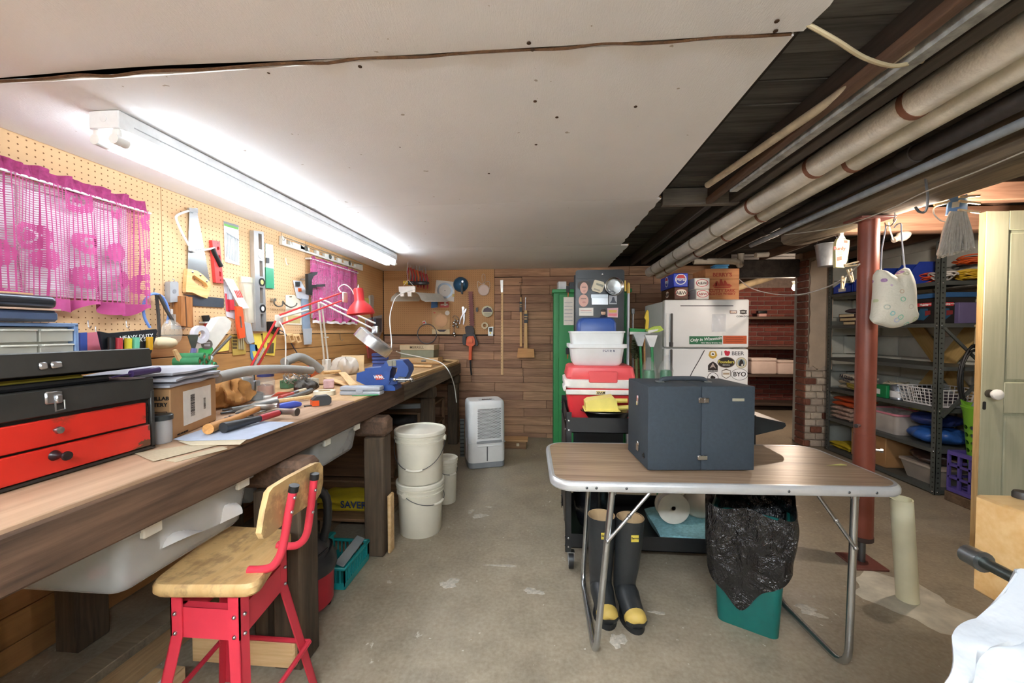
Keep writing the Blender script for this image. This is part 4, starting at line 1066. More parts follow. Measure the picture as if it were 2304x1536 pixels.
# on top of the fridge
def soda_pack(label, px0, px1, y, z, h, m, d=.38, logo=None, txt=None, tm=None, oval=None):
    a, b = P(px0, 660, y=y).x, P(px1, 660, y=y).x
    t = thing('soda_pack', label, 'soda pack', ((a + b) / 2, y + d / 2, z))
    w_ = b - a
    obj('carton', B().box((0, 0, h / 2), (w_, d, h), .006), m, t)
    for (rz_, fx, fy_, ww) in ((0, 0, -d / 2, w_), (-PI / 2, -w_ / 2, 0, d)):
        lg = bpy.data.objects.new('logo', None)
        pm = Matrix.Translation((fx, fy_, 0)) @ Matrix.Rotation(rz_, 4, 'Z')
        pl_ = B(); pl_.m = pm
        if oval: 
            obj('logo', _b(pm).prism(circ(0, h * .55, oval[0], 24, oval[1]), -.0008, 0), oval[2], t)
            if len(oval) > 3: obj('logo', _b(pm).prism(circ(0, h * .55, oval[0] * .86, 24, oval[1] * .84), -.0012, -.0008), oval[3], t)
            if len(oval) > 4: obj('logo', _b(pm).prism([(-oval[0] * .8, h * .62), (oval[0] * .8, h * .62), (oval[0] * .5, h * .55 + oval[1] * .78), (-oval[0] * .5, h * .55 + oval[1] * .78)], -.0016, -.0012), oval[4], t)
        if txt:
            p_ = pm @ V((0, -.002, h * .52))
            text(txt[0], txt[1], tm, t, p_, (PI / 2, 0, rz_), bold=.0006)
    return t
def _b(m):
    b = B(); b.m = m; return b
BRN = pl('#5a3624', .5)
soda_pack('brown root beer pack under the blue soda pack on the fridge', 1517, 1549, 3.46, 1.5165, .105, BRN, oval=(.052, .034, pl('#8a2a20', .5), pl('#f2e9da', .5)), txt=('A&W', .04), tm=pl('#3a2218', .5))
soda_pack('blue soda pack on top of the root beer pack', 1515, 1548, 3.46, 1.6225, .115, pl('#2b45c0', .4), oval=(.046, .045, WHITEINK, pl('#1d2fa0', .4), pl('#c8323a', .5)), txt=('PEPSI', .034), tm=WHITEINK)
soda_pack('lower white cream soda pack on the fridge', 1566, 1596, 3.46, 1.5165, .085, pl('#d9d4cd', .5), d=.36, oval=(.048, .03, pl('#c23a44', .5), pl('#e9e4dc', .5)), txt=('A&W', .03), tm=pl('#9a2f38', .5))
soda_pack('upper white cream soda pack on the fridge', 1562, 1597, 3.47, 1.6025, .095, pl('#e2dcd6', .5), d=.36, oval=(.05, .032, pl('#b5353f', .5), pl('#efe9e2', .5)), txt=('A&W', .034), tm=pl('#3a2a26', .5))
soda_pack('green soda pack standing behind the cream soda packs', 1540, 1572, 3.86, 1.5165, .215, pl('#5fae3f', .45), d=.13)
a, b = P(1584, 640, y=3.56).x, P(1660, 640, y=3.56).x
t = thing('whisky_crate', 'wooden whisky crate with a red sailing ship print on the fridge', 'crate', ((a + b) / 2 + .012, 3.71, 1.5165))
w_ = b - a; hh = P(1620, 604, y=3.56).z - 1.5165
CR = wood('#a8693e', '#c98a58', 'X', .8, .65)
for i in range(3):
    obj('board', B().box((0, -.143, hh / 6 + i * hh / 3), (w_, .012, hh / 3 - .001), .001), CR, t)
obj('side', B().box((-w_ / 2 + .006, 0, hh / 2), (.012, .275, hh), .001), CR, t)
obj('side', B().box((w_ / 2 - .006, 0, hh / 2), (.012, .275, hh), .001), CR, t)
obj('back', B().box((0, .143, hh / 2), (w_, .012, hh), .001), CR, t)
obj('bottom', B().box((0, 0, .006), (w_ - .024, .27, .012)), CR, t)
RI = pl('#a53a28', .7)
text("BERRY'S", .043, RI, t, (-.0, -.1495, hh * .80), bold=.001, sx=1.05)
text('CUTTY SARK', .036, RI, t, (.0, -.1495, hh * .30), bold=.001)
text('SCOTCH WHISKY', .027, RI, t, (.0, -.1495, hh * .20), bold=.0008)
sh = B()
for x0, x1, xm, z0, z1 in ((-.055, -.02, -.045, .45, .60), (-.025, .015, -.012, .45, .66), (.01, .05, .02, .45, .62), (.045, .085, .05, .44, .52), (-.08, -.05, -.052, .44, .55)):
    sh.prism([(x0, z0 * hh), (x1, z0 * hh), (xm + .008, z1 * hh), (xm - .008, z1 * hh)], -.1495, -.1490)
obj('ship_print', sh.prism([(-.075, .43 * hh), (.075, .43 * hh), (.06, .385 * hh), (-.06, .385 * hh)], -.1495, -.1490), RI, t, kind='stuff')
q = P(1621, 602, y=3.6)
t = thing('plastic_box', 'small translucent blue plastic box on the whisky crate', 'box', (q.x, 3.62, 1.5165 + hh + .001))
obj('tub', B().box((0, 0, .012), (.11, .10, .024), .006), clear('#6fb4e0', .75), t)
obj('lid', B().box((0, 0, .029), (.12, .11, .01), .004), pl('#5aa7da', .35), t)
# ------------------------------------------------------------------ brooms and brushes between rack and fridge
def stick_thing(name, label, cat, bot, top, r, m, ms=()):
    t = thing(name, label, cat, bot)
    obj('handle', B().tube([V((0, 0, 0)), top - bot], r, 10), m, t)
    return t
tp = P(1414, 640, y=3.42); bt = V((tp.x - .01, 3.38, 0))
t = stick_thing('mop_pole', 'white pole with a yellow tip leaning beside the black rack', 'pole', bt, tp, .011, pl('#dfe3f0', .35))
dv = (tp - bt)
obj('tip', B().tube([dv * .955, dv * 1.0], .014, 10).ball(dv * 1.003, .012, 8, 5), pl('#e0bd62', .45), t)
obj('hook_tip', B().tube([dv * .965 + V((-.03, 0, 0)), dv * 1.02 + V((-.035, 0, 0))], .014, 8), pl('#e3c04a', .45), t)
def broom(label, px, py, y, head_l, head_r, bristle):
    tp = P(px, py + 18, y=y); bt = V((tp.x + .02, y - .15, 0))
    t = thing('broom', label, 'broom', bt)
    d_ = tp - bt
    obj('handle', B().tube([V((0, 0, 0)), d_], .011, 10), pl('#1f8a4c', .4), t)
    f_ = F('y', y, px, py)
    def L(pts): return [(P(a, b, y=y).x - bt.x, P(a, b, y=y).z) for a, b in pts]
    obj('socket', B().prism(L([(px - 5, py + 28), (px + 4, py + 28), (px + 12, py + 2), (px - 16, py + 2)]), y - .02 - bt.y, y + .02 - bt.y), pl('#eceff0', .4), t)
    obj('head', B().prism(L(head_l), y - .025 - bt.y, y + .025 - bt.y), pl('#e9eceb', .4), t)
    obj('bristles', B().prism(L(head_r), y - .02 - bt.y, y + .02 - bt.y), bristle, t)
    return t
broom('green and white upside-down angle broom by the black rack', 1440, 750, 3.30, [(1416, 752), (1462, 752), (1462, 747), (1416, 746)], [(1416, 746), (1463, 747), (1463, 741), (1416, 738)], pl('#3aa55c', .7, 0, .4, 200))
broom('green and white upside-down dust broom by the fridge', 1466, 752, 3.19, [(1456, 750), (1477, 744), (1480, 740), (1457, 743)], [(1452, 743), (1470, 734), (1485, 733), (1492, 742), (1480, 747), (1460, 748)], pl('#b7cf5a', .7, 0, .5, 200))
tp = P(1432, 795, y=3.44); bt = V((tp.x + .01, 3.40, 0))
t = stick_thing('scrub_brush', 'scrub brush with dense olive bristles standing upside down', 'brush', bt, tp, .011, pl('#a5b478', .5))
rr = random.Random(5)
b = B()
for _ in range(260):
    a = rr.uniform(0, 2 * PI); z_ = rr.uniform(-.04, .13); r_ = .05 * math.sqrt(max(.05, 1 - ((z_ - .045) / .1) ** 2))
    c_ = tp - bt + V((0, 0, z_))
    b.tube([c_, c_ + V((math.cos(a) * r_, math.sin(a) * r_, rr.uniform(-.012, .012)))], .003, 3)
obj('bristles', b, pl('#4c5233', .8, 0, .4, 60), t, kind='stuff')
tp = P(1453, 700, y=3.4); bt = V((tp.x - .01, 3.3, 0))
t = stick_thing('yellow_brush', 'yellow handled brush standing beside the fridge', 'brush', bt, P(1449, 745, y=3.4), .009, pl('#b98a55', .6))
f_ = F('y', 3.4, 1453, 700)
obj('yellow_grip', B().prism([(P(a, c, y=3.4).x - bt.x, P(a, c, y=3.4).z) for a, c in ((1450, 745), (1457, 745), (1459, 720), (1458, 700), (1455, 697), (1452, 703), (1449, 715), (1452, 720))], .08, .105), pl('#e2c53a', .45), t)
tp = P(1424, 700, y=3.60); bt = V((tp.x, 3.56, 0))
t = stick_thing('garden_tool', 'steel tool with a long grey handle behind the brooms', 'tool', bt, tp, .009, pl('#8d8f90', .4, .7))
obj('tool_head', B().box(tp - bt + V((0, 0, .0)), (.03, .02, .05), .004), DSTEEL, t)
# green capped bottles in clear film at the back of the cart
for i, (px, lb) in enumerate(((1460, 'green bottle in clear film standing behind the dark case, next to the cooler'), (1498, 'green bottle in clear film standing behind the dark case, next to the fridge'))):
    q = P(px, 840, y=2.45)
    t = thing('wrapped_bottle', lb, 'bottle', (q.x, 2.45, .7245), 0, 'bottles in clear film on the cart')
    zt = P(px, 832, y=2.45).z - .7245
    obj('bottle', B().lathe([(.032, 0), (.034, .005), (.034, zt - .02), (.03, zt)], 20), pl('#177a48', .35), t)
    obj('film', B().lathe([(.04, 0), (.041, zt - .03), (.044, zt + .0), (.03, zt + .04), (.012, zt + .065), (.018, zt + .09 if i else zt + .075)], 18, caps=False), clear('#eef2ee', .15, .1), t)
# ------------------------------------------------------------------ grey steel shelf along the right wall
def perforated():
    t = NT('perforated_steel')
    sx = t.n('ShaderNodeSeparateXYZ'); t.l(t.co.outputs['Object'], sx.inputs[0])
    fz = t.math('SUBTRACT', t.math('FRACT', t.math('DIVIDE', sx.outputs['Z'], .038)), .5)
    h = t.ramp(t.math('MULTIPLY', fz, fz), [(.012, (1, 1, 1)), (.02, (0, 0, 0))])
    m1 = [t.ramp(t.math('ABSOLUTE', t.math('SUBTRACT', t.math('ABSOLUTE', sx.outputs[a]), .02)), [(.0045, (1, 1, 1)), (.0055, (0, 0, 0))]) for a in ('X', 'Y')]
    hole = t.math('MULTIPLY', h, t.math('MAXIMUM', m1[0], m1[1]))
    n = t.noise(t.mapping(), 9, 4)
    return t.done(t.mix(hole, t.ramp(n, [(.3, lin('#4d524f')), (.7, lin('#5d625f'))]), lin('#141414')), .45, .2)
SX0, SX1, SY0, SY1 = 2.955, 3.42, 3.265, 4.46
SG = pl('#565b59', .45, .2, .15, 8); PERF = perforated()
t = thing('steel_shelf', 'grey perforated steel shelving unit along the right wall', 'shelf', ((SX0 + SX1) / 2, (SY0 + SY1) / 2, 0))
so = V(((SX0 + SX1) / 2, (SY0 + SY1) / 2, 0))
for x, sx in ((SX0, 1), (SX1, -1)):
    for y, sy in ((SY0, 1), (SY1, -1)):
        o = obj('post', B().box((sx * .0015, sy * .02, .97), (.003, .04, 1.93)).box((sx * .02, sy * .0015, .97), (.04, .003, 1.93)), PERF, t, (x - so.x, y - so.y, 0))
SHZ = (.04, .35, .66, .98, 1.31, 1.63)
for z_ in SHZ:
    s_ = obj('shelf_board', B().box((0, 0, z_ - .002), (SX1 - SX0 - .012, SY1 - SY0 - .012, .004)).box((SX0 + .006 - so.x, 0, z_ - .016), (.003, SY1 - SY0 - .01, .028)).box((0, SY0 + .006 - so.y, z_ - .016), (SX1 - SX0 - .01, .003, .028)), SG, t)
    for y in (SY0 + .02, SY1 - .02):
        obj('bolt', B().ball((SX0 - .001 - so.x, y - so.y, z_ - .016), (.004, .006, .006), 8, 5), CHROME, s_)
        obj('bolt', B().ball((SX0 + .02 - so.x, SY0 - .001 - so.y, z_ - .016), (.006, .004, .006), 8, 5), CHROME, s_) if y < 3.5 else None
obj('cross_brace', B().tube([(SX0 - so.x + .03, SY0 - so.y, 1.28), (SX1 - so.x - .02, SY0 - so.y - .002, .85)], .012, 4), SG, t)
obj('cross_brace', B().tube([(SX0 - so.x + .03, SY0 - so.y - .004, .6), (SX1 - so.x - .02, SY0 - so.y - .006, 1.05)], .012, 4), SG, t)
def SY(px, x=3.02): return P(px, 800, x=x).y
def rope_coil(b, c, R, n, r, flat=.5, seed=0, arc=1.0, ax=0.0, tilt=0.0):
    rr = random.Random(seed)
    for i in range(n):
        dx, dy, dz = rr.uniform(-.02, .02), rr.uniform(-.02, .02), rr.uniform(0, .03)
        k = R * rr.uniform(.75, 1.1); tl = tilt + rr.uniform(-.25, .25)
        pts = []
        for j in range(20):
            a = 2 * PI * j / 20 * arc
            x_, y_, z_ = k * math.cos(a) * flat, k * math.sin(a), k * .25 * math.sin(a + i) * tl
            pts.append((c[0] + dx + x_, c[1] + dy + y_, c[2] + r + dz + abs(z_) + .004 * i))
        b.tube(smooth(pts, 2, True), r, 5, True)
    return b
def coil_thing(name, label, cat, loc, R, n, r, m, flat=.6, seed=1, tilt=.8):
    return obj(name, rope_coil(B(), (0, 0, 0), R, n, r, flat, seed, 1, 0, tilt), m, None, loc, (0, 0, 0), label, cat)
Z5 = 1.6315
coil_thing('extension_cord', 'bright orange extension cord coiled on the top shelf beside the white cord', 'cord', (3.12, SY(2058), Z5 + .004), .075, 9, .0055, pl('#d9502a', .45), .6, 2, 1.2)
coil_thing('extension_cord', 'white extension cord coiled by the shelf post', 'cord', (3.10, SY(2094), Z5 + .004), .075, 8, .006, pl('#e2ddd6', .4), .6, 3, 1.6)
coil_thing('extension_cord', 'yellow extension cord coiled at the near end of the top shelf', 'cord', (3.27, 3.40, Z5 + .004), .085, 11, .006, pl('#d9b32f', .45), .9, 4, 1.2)
coil_thing('extension_cord', 'orange cord bundle lying over the yellow cord', 'cord', (3.28, 3.40, Z5 + .12), .085, 9, .0055, pl('#e0642c', .45), .9, 5, .8)
def bin_thing(label, px0, px1, x0, z_, h, m, group=None):
    y0, y1 = SY(px1, x0), SY(px0, x0)
    t = thing('storage_bin', label, 'bin', (x0 + .09, (y0 + y1) / 2, z_), 0, group)
    w = y1 - y0
    b = B().box((0, 0, .003), (.18, w, .006)).box((-.088, 0, h * .3), (.004, w, h * .6)).box((.088, 0, h / 2), (.004, w, h))
    b.prism([(-.09, 0), (-.09, h * .6), (-.03, h), (.09, h), (.09, 0)], -w / 2, -w / 2 + .004).prism([(-.09, 0), (-.09, h * .6), (-.03, h), (.09, h), (.09, 0)], w / 2 - .004, w / 2)
    obj('bin', b, m, t)
    obj('label_card', B().box((-.0905, 0, h * .3), (.001, w * .4, h * .3)), PAPER, t)
    return t
BB = pl('#2b49b5', .4)
bin_thing('blue stacking bin at the pillar end of the top shelf', 1872, 1912, 2.97, Z5, .115, BB)
bin_thing('blue stacking bin beside the column on the top shelf', 1916, 1958, 2.98, Z5, .16, BB)
bin_thing('blue stacking bin with a red load behind the hanging bag', 1968, 2008, 3.0, Z5, .19, BB)
bin_thing('blue stacking bin next to the coiled orange cord', 2012, 2046, 3.0, Z5, .19, BB)
Z4 = 1.3115
for i, (w_, c_, lb) in enumerate(((.13, '#e0cda4', 'bottom pale wood block in the stack on the shelf'), (.17, '#dcc79c', 'middle pale wood block in the stack on the shelf'), (.15, '#e5d4ae', 'upper pale wood block in the stack on the shelf'))):
    t = thing('wood_block', lb, 'wood block', (3.06, SY(1912) + .02 * (i - 1), Z4 + .0385 * i), .06 * i, 'wood blocks on the shelf')
    obj('block', B().box((0, 0, .0185), (.12, w_ * 1.4, .036), .003), pl('#4a3530', .7), t)
    obj('cut_end', B().box((-.061, .01, .0185), (.002, w_ * 1.1, .024)), pl(c_, .7), t)
obj('cloth_bundle', B().ball((0, 0, .025), (.06, .13, .024), 16, 8), pl('#5d4b52', .9), None, (3.06, SY(1915), Z4 + .1165), (0, 0, 0), 'dark cloth bundle on top of the wood blocks', 'cloth')
ya, yb = SY(2172, 3.12), SY(2100, 3.12)
t = thing('power_tool_box', 'black power tool carton with red brand panel on the shelf', 'box', (3.06, 3.52, Z4))
obj('carton', B().box((0, 0, .085), (.14, .36, .17), .002), pl('#1d1d1f', .5), t)
PT = pl('#1f4f6e', .5); RDP = pl('#c8313a', .5)
for rz_, fx, fy_, off in ((-PI / 2, -.07, .0, .09), (0, .0, -.18, 0)):
    pm = Matrix.Translation((fx, fy_, 0)) @ Matrix.Rotation(rz_, 4, 'Z')
    for o_ in ((off, -off + .01) if off else (0,)):
        obj('logo_panel', _b(pm).prism([(o_ - .06, .135), (o_ + .06, .135), (o_ + .06, .162), (o_ - .06, .162)], -.001, 0), RDP, t)
        text('Makita', .027, WHITEINK, t, pm @ V((o_, -.0015, .148)), (PI / 2, 0, rz_), bold=.0005)
        obj('picture', _b(pm).prism([(o_ - .05, .03), (o_ + .0, .025), (o_ + .04, .06), (o_ + .03, .115), (o_ - .03, .12), (o_ - .055, .08)], -.001, 0), PT, t)
        obj('picture', _b(pm).prism([(o_ + .01, .06), (o_ + .055, .07), (o_ + .055, .10), (o_ + .01, .10)], -.0016, -.001), pl('#7d2a2c', .5), t)
text('BO4556', .012, WHITEINK, t, (.045, -.1815, .15))
text('BO4556', .012, WHITEINK, t, (-.0712, -.13, .15), (PI / 2, 0, -PI / 2))
obj('dark_chest', B().box((0, 0, .105), (.24, .42, .21), .006), pl('#332e2d', .6), None, (3.27, 3.67, Z4), (0, 0, 0), 'dark brown chest behind the power tool carton', 'box')
obj('flat_carton', B().box((0, 0, .02), (.26, .44, .038), .002), pl('#3c6ea6', .6), None, (3.27, 3.68, Z4 + .2105), (0, 0, .02), 'flat blue carton on the dark brown chest', 'box')
obj('purple_carton', B().box((0, 0, .08), (.13, .11, .16), .003), pl('#6f6690', .6), None, (3.215, 3.385, Z4), (0, 0, .0), 'faded purple carton at the near end of the shelf', 'box')
# diagonal yellow boards on the wall behind the shelf
YB = wood('#b39252', '#d0b273', 'Y', .6, .7)
for i, (ya, za, yb, zb, x_, lb) in enumerate(((4.15, 1.42, 3.42, .52, 3.455, 'yellowish board nailed diagonally on the wall, falling toward the door'), (3.40, 1.42, 4.05, .55, 3.437, 'yellowish board crossing the other diagonal board on the wall'))):
    v0 = V((0, ya, za)); v1 = V((0, yb, zb)); L = (v1 - v0).length
    obj('diagonal_board', B().box((0, 0, 0), (.016, L, .13), .002), YB, None, (x_, (ya + yb) / 2, (za + zb) / 2), (math.atan2(zb - za, yb - ya), 0, 0), lb, 'board')
Z3 = .6615
def cloth(name, label, cat, loc, sx, sy, h, m, seed=0, layers=3, rz_=0):
    rr = random.Random(seed); t = thing(name, label, cat, loc, rz_)
    for k in range(layers):
        z0 = h * k / layers; hh = h / layers * .92; a, b = rr.uniform(0, 6), rr.uniform(0, 6); s = 1 - rr.uniform(0, .12)
        def fn(u, v, z0=z0, hh=hh, a=a, b=b, s=s):
            e = 1 - max(abs(2 * u - 1), abs(2 * v - 1)) ** 6
            return ((u - .5) * sx * s * (1 + .05 * math.sin(9 * v + a)), (v - .5) * sy * s * (1 + .05 * math.sin(8 * u + b)), z0 + hh * (.55 + .45 * e) + .08 * hh * math.sin(13 * u + a) * math.sin(11 * v + b))
        obj('layer', B().grid(fn, 16, 16, hh * .45), m if not isinstance(m, list) else m[k % len(m)], t)
    return t
t = cloth('canvas_bag', 'folded cream canvas bag with dark lettering on the shelf', 'bag', (3.10, SY(1908) - .03, Z3), .20, .30, .16, [pl('#cfc6b2', .9, 0, .2, 30), pl('#bdb39d', .9, 0, .2, 30), pl('#d9d1bf', .9, 0, .2, 30)], 4)
text('NUZOT', .05, pl('#2b2f45', .7), t, (-.101, .02, .125), (PI / 2, .12, -PI / 2), bold=.001)
text('TRADING', .024, pl('#2b2f45', .7), t, (-.101, .02, .092), (PI / 2, .12, -PI / 2), bold=.0004)
coil_thing('rope_bundle', 'olive and yellow rope bundle in front of the canvas bag', 'rope', (3.02, SY(1925, 3.0), Z3), .10, 8, .006, pl('#a5923f', .8), .4, 7, 1)
coil_thing('rope_bundle', 'white rope skein on the shelf beside the column', 'rope', (3.16, SY(1978), Z3), .10, 16, .006, pl('#c6bfa8', .8), .6, 8, 2.4)
t = thing('green_box', 'small green box with white print on the shelf', 'box', (3.03, SY(1993), Z3))
obj('carton', B().box((0, 0, .055), (.10, .13, .11), .003), pl('#14804a', .5), t)
obj('white_print', B().box((-.0505, .02, .05), (.001, .04, .045)), WHITEINK, t)
t = thing('paint_can', 'grey metal paint can with white label on the shelf', 'paint can', (3.04, SY(2024) + .025, Z3))
obj('can', B().lathe([(.056, 0), (.058, .003), (.056, .006), (.056, .114), (.059, .117), (.059, .122), (.05, .122), (.049, .117), (.001, .117)], 28), pl('#8b95a3', .3, .7), t)
obj('paper_label', B().lathe([(.0567, .02), (.0567, .075)], 28, caps=False), pl('#dfe3e8', .6), t)
obj('bail', B().tube([(math.cos(a) * .06, -math.sin(a) * .058, .1 - .05 * math.sin(a)) for a in [PI * k / 12 for k in range(13)]], .0016, 5), STEEL, t)
def lattice(sx, sy, h, nx, nz, bar, taper=.0):
    b = B()
    def corner(z): k = 1 + taper * z / h; return sx / 2 * k, sy / 2 * k
    for side in range(4):
        L = sx if side % 2 == 0 else sy
        n = max(2, int(nx * L / max(sx, sy)))
        for i in range(n + 1):
            u = -1 + 2 * i / n; pts = []
            for z in (0, h):
                cx, cy = corner(z); pts.append([(u * cx, -cy, z), (cx, u * cy, z), (u * cx, cy, z), (-cx, u * cy, z)][side])
            b.tube(pts, bar, 4)
        for j in range(nz + 1):
            z = h * j / nz; cx, cy = corner(z)
            b.tube([[(-cx, -cy, z), (cx, -cy, z)], [(cx, -cy, z), (cx, cy, z)], [(-cx, cy, z), (cx, cy, z)], [(-cx, -cy, z), (-cx, cy, z)]][side], bar * (1.7 if j in (0, nz) else 1), 4)
    return b
t = thing('plastic_basket', 'white plastic lattice basket on the shelf behind the post', 'basket', (3.17, 3.465, Z3 + .006))
obj('lattice', lattice(.32, .30, .13, 10, 5, .0028, .15), pl('#e6e6e8', .4), t)
obj('base', B().box((0, 0, .003), (.31, .29, .006)), pl('#dcdce0', .4), t)
obj('contents', B().ball((0, 0, .05), (.14, .13, .045), 14, 8), pl('#3c3540', .9), t)
obj('dark_sack', B().ball((0, 0, .07), (.09, .06, .055), 18, 10), pl('#232226', .8, 0, .3, 40, .4), None, (3.26, 3.70, Z3 + .002), (0, 0, 0), 'dark lumpy sack behind the paint can', 'bag')
# black hose coil hanging at the end of the shelf
t = thing('hose_coil', 'black hose coil hung with twine on the end of the shelf', 'hose', (3.17, SY0 - .04, 1.22))
obj('coil', B().tube(smooth([V((.10 * math.sin(a) * (1 + .12 * math.sin(a * .37)), -.012 * math.sin(a * .31), -.33 + .24 * math.cos(a) * (1 + .1 * math.sin(a * .23)))) for a in [i * .52 for i in range(62)]], 2), .008, 6), BLACK, t)
obj('twine', B().tube([(0, 0, .07), (-.012, -.006, -.08)], .004, 5).tube([(0, 0, .07), (.018, -.006, -.09)], .004, 5).ball((0, 0, .07), .011, 8, 6), pl('#b9a684', .9), t)
obj('peg', B().box((.01, -.02, -.22), (.04, .025, .022), .004), LWOOD, t)
Z2 = .3515
cloth('orange_cloth', 'folded bright orange cloth on the shelf', 'cloth', (3.10, SY(1898) - .04, Z2 + .135), .22, .34, .10, pl('#c2501d', .9, 0, .15, 20), 6, 2)
cloth('floral_cloth', 'folded cream and brown floral cloth under the orange cloth', 'cloth', (3.10, SY(1888) - .06, Z2), .22, .28, .13, pl('#c6a898', .9, 0, .55, 45), 9, 3)
t = thing('plastic_tub', 'clear plastic tub with a pink rim on the shelf', 'tub', (3.16, SY(1982), Z2))
obj('tub', loft([rrr(.28, .36, 0, .03), rrr(.33, .42, .17, .03)], True, False), clear('#e4ded8', .55), t)
obj('rim', loft([rrr(.33, .42, .165, .03), rrr(.345, .435, .17, .03), rrr(.345, .435, .185, .03), rrr(.325, .415, .185, .03)], False), pl('#d98a9c', .4), t)
obj('contents', B().grid(lambda u, v: (-.13 + .26 * u, -.17 + .34 * v, .15 + .03 * math.sin(9 * u + 4 * v) * math.sin(8 * v)), 12, 14, .12), pl('#bdb6ae', .9, 0, .3, 25), t)
def sack(name, label, cat, loc, sx, sy, sz, m, seed=0, amp=.08, rz_=0):
    rr = random.Random(seed); ph = [rr.uniform(0, 6) for _ in range(6)]
    def fn(u, v):
        a = 2 * PI * u; e = math.sin(PI * v) ** .6
        k = 1 + amp * (math.sin(5 * a + ph[0] + 4 * v) + .6 * math.sin(11 * a + ph[1] - 7 * v) + .6 * math.sin(3 * a + 9 * v + ph[2])) * .5
        return (sx * math.cos(a) * e * k, sy * math.sin(a) * e * k, sz * (1 - math.cos(PI * v)) / 2 * (1 + amp * .6 * math.sin(4 * a + ph[3])))
    return obj(name, B().grid(fn, 40, 20), m, None, loc, (0, 0, rz_), label, cat)
sack('tarp_bundle', 'crumpled blue tarp in clear wrap at the end of the shelf', 'tarp', (3.16, 3.485, Z2 + .004), .16, .17, .12, pl('#2d5fae', .35, 0, .35, 16, .7, 18), 3, .12)
sack('tarp_bundle', 'dark navy bag with yellow print on the blue tarp', 'bag', (3.15, 3.49, Z2 + .142), .15, .16, .09, pl('#27346b', .35, 0, .4, 14, .6, 18), 5, .12)
obj('yellow_strap', B().grid(lambda u, v: (-.04 + .02 * v + .03 * u, -.10 + .2 * u, .005 * math.sin(6 * u)), 12, 2, .004), pl('#c6d33a', .5), None, (3.05, 3.50, Z2 + .255), (0, .25, 0), 'lime yellow strap lying on the navy bag', 'strap')
Z1 = .0415
cloth('yellow_mat', 'folded yellow mat with black markings on the bottom shelf', 'mat', (3.11, SY(1885) - .06, Z1 + .004), .22, .30, .055, pl('#d9c22e', .7, 0, .35, 12), 12, 2)
t = thing('cardboard_box', 'brown cardboard carton on the bottom shelf', 'box', (3.17, SY(1962), Z1))
obj('carton', B().box((0, 0, .13), (.34, .40, .26), .003), pl('#a97f52', .75, 0, .1, 6), t)
obj('tape', B().box((0, 0, .2605), (.345, .05, .001)).box((-.1705, 0, .235), (.001, .05, .05)), pl('#c3a173', .4), t)
t = thing('plastic_tub', 'clear lidded plastic tub on the bottom shelf beside the post', 'tub', (3.17, 3.47, Z1))
obj('tub', loft([rrr(.28, .28, 0, .03), rrr(.34, .34, .13, .03)], True, False), clear('#cfc6bc', .5), t)
obj('lid', loft([rrr(.345, .345, .13, .03), rrr(.355, .355, .133, .03), rrr(.355, .355, .148, .03)], True, True), clear('#d2c4b8', .7), t)
obj('contents', B().ball((0, 0, .06), (.13, .13, .055), 14, 8), pl('#8d7a6c', .9, 0, .5, 25), t)
sack('brown_sack', 'shiny dark brown plastic sack on the clear lidded tub', 'bag', (3.16, 3.47, Z1 + .149), .15, .16, .09, pl('#3b2a26', .3, 0, .3, 20, .7, 30), 8, .15)
# purple crate and green basket on the floor at the end of the shelf
t = thing('milk_crate', 'purple plastic milk crate on the floor by the green door', 'crate', (3.13, 3.04, .088))
obj('lattice', lattice(.30, .30, .27, 4, 3, .011), pl('#5d50a0', .4), t)
obj('base', B().box((0, 0, .006), (.30, .30, .012)), pl('#5d50a0', .4), t)
sack('white_rag', 'crumpled white rag inside the purple crate', 'rag', (3.13, 3.04, .1035), .09, .09, .045, pl('#d9d6d2', .9), 2, .12)
obj('wood_block', B().box((0, 0, .034), (.34, .3, .068), .004), wood('#4a3a2c', '#7d6650', 'X'), None, (3.13, 3.05, 0), (0, 0, 0), 'dark wooden block under the purple crate', 'block')
t = thing('laundry_basket', 'lime green laundry basket with oval holes inside the purple crate', 'basket', (3.13, 3.04, .155))
LG = pl('#7cbf35', .4)
lt = NT('lime_basket')
sx = lt.n('ShaderNodeSeparateXYZ'); lt.l(lt.co.outputs['Object'], sx.inputs[0])
holes = None
at_ = lt.math('ARCTAN2', sx.outputs['Y'], sx.outputs['X'])
fu = lt.math('SUBTRACT', lt.math('FRACT', lt.math('MULTIPLY', at_, 15 / (2 * PI))), .5)
fv = lt.math('SUBTRACT', lt.math('FRACT', lt.math('DIVIDE', sx.outputs['Z'], .055)), .5)
d_ = lt.math('ADD', lt.math('MULTIPLY', lt.math('MULTIPLY', fu, fu), 7.0), lt.math('MULTIPLY', lt.math('MULTIPLY', fv, fv), 13.0))
inz = lt.math('MULTIPLY', lt.math('GREATER_THAN', sx.outputs['Z'], .055), lt.math('LESS_THAN', sx.outputs['Z'], .44))
al = lt.math('SUBTRACT', 1.0, lt.math('MULTIPLY', lt.math('LESS_THAN', d_, 1.0), inz))
lt.l(al, lt.b.inputs['Alpha'])
lm = lt.done(lin('#7cbf35'), .4)
obj('basket_wall', B().lathe([(.105, 0), (.15, .52), (.162, .56), (.168, .555), (.156, .52), (.111, .0)], 40, caps=False), lm, t)
obj('basket_base', B().lathe([(.001, .002), (.105, .002), (.105, .008), (.001, .008)], 40), LG, t)
obj('laundry', B().lathe([(.09, .01), (.12, .3), (.135, .5), (.10, .60), (.03, .62), (.001, .62)], 24), pl('#a9b9d4', .95, 0, .5, 12, .6, 20), t)
obj('handle_rim', B().grid(lambda u, v: ((.163 + .004 * v) * math.cos(2 * PI * u), (.163 + .004 * v) * math.sin(2 * PI * u), .54 + .03 * v + .03 * math.sin(2 * PI * u * 2) ** 2), 40, 2, .004), LG, t)
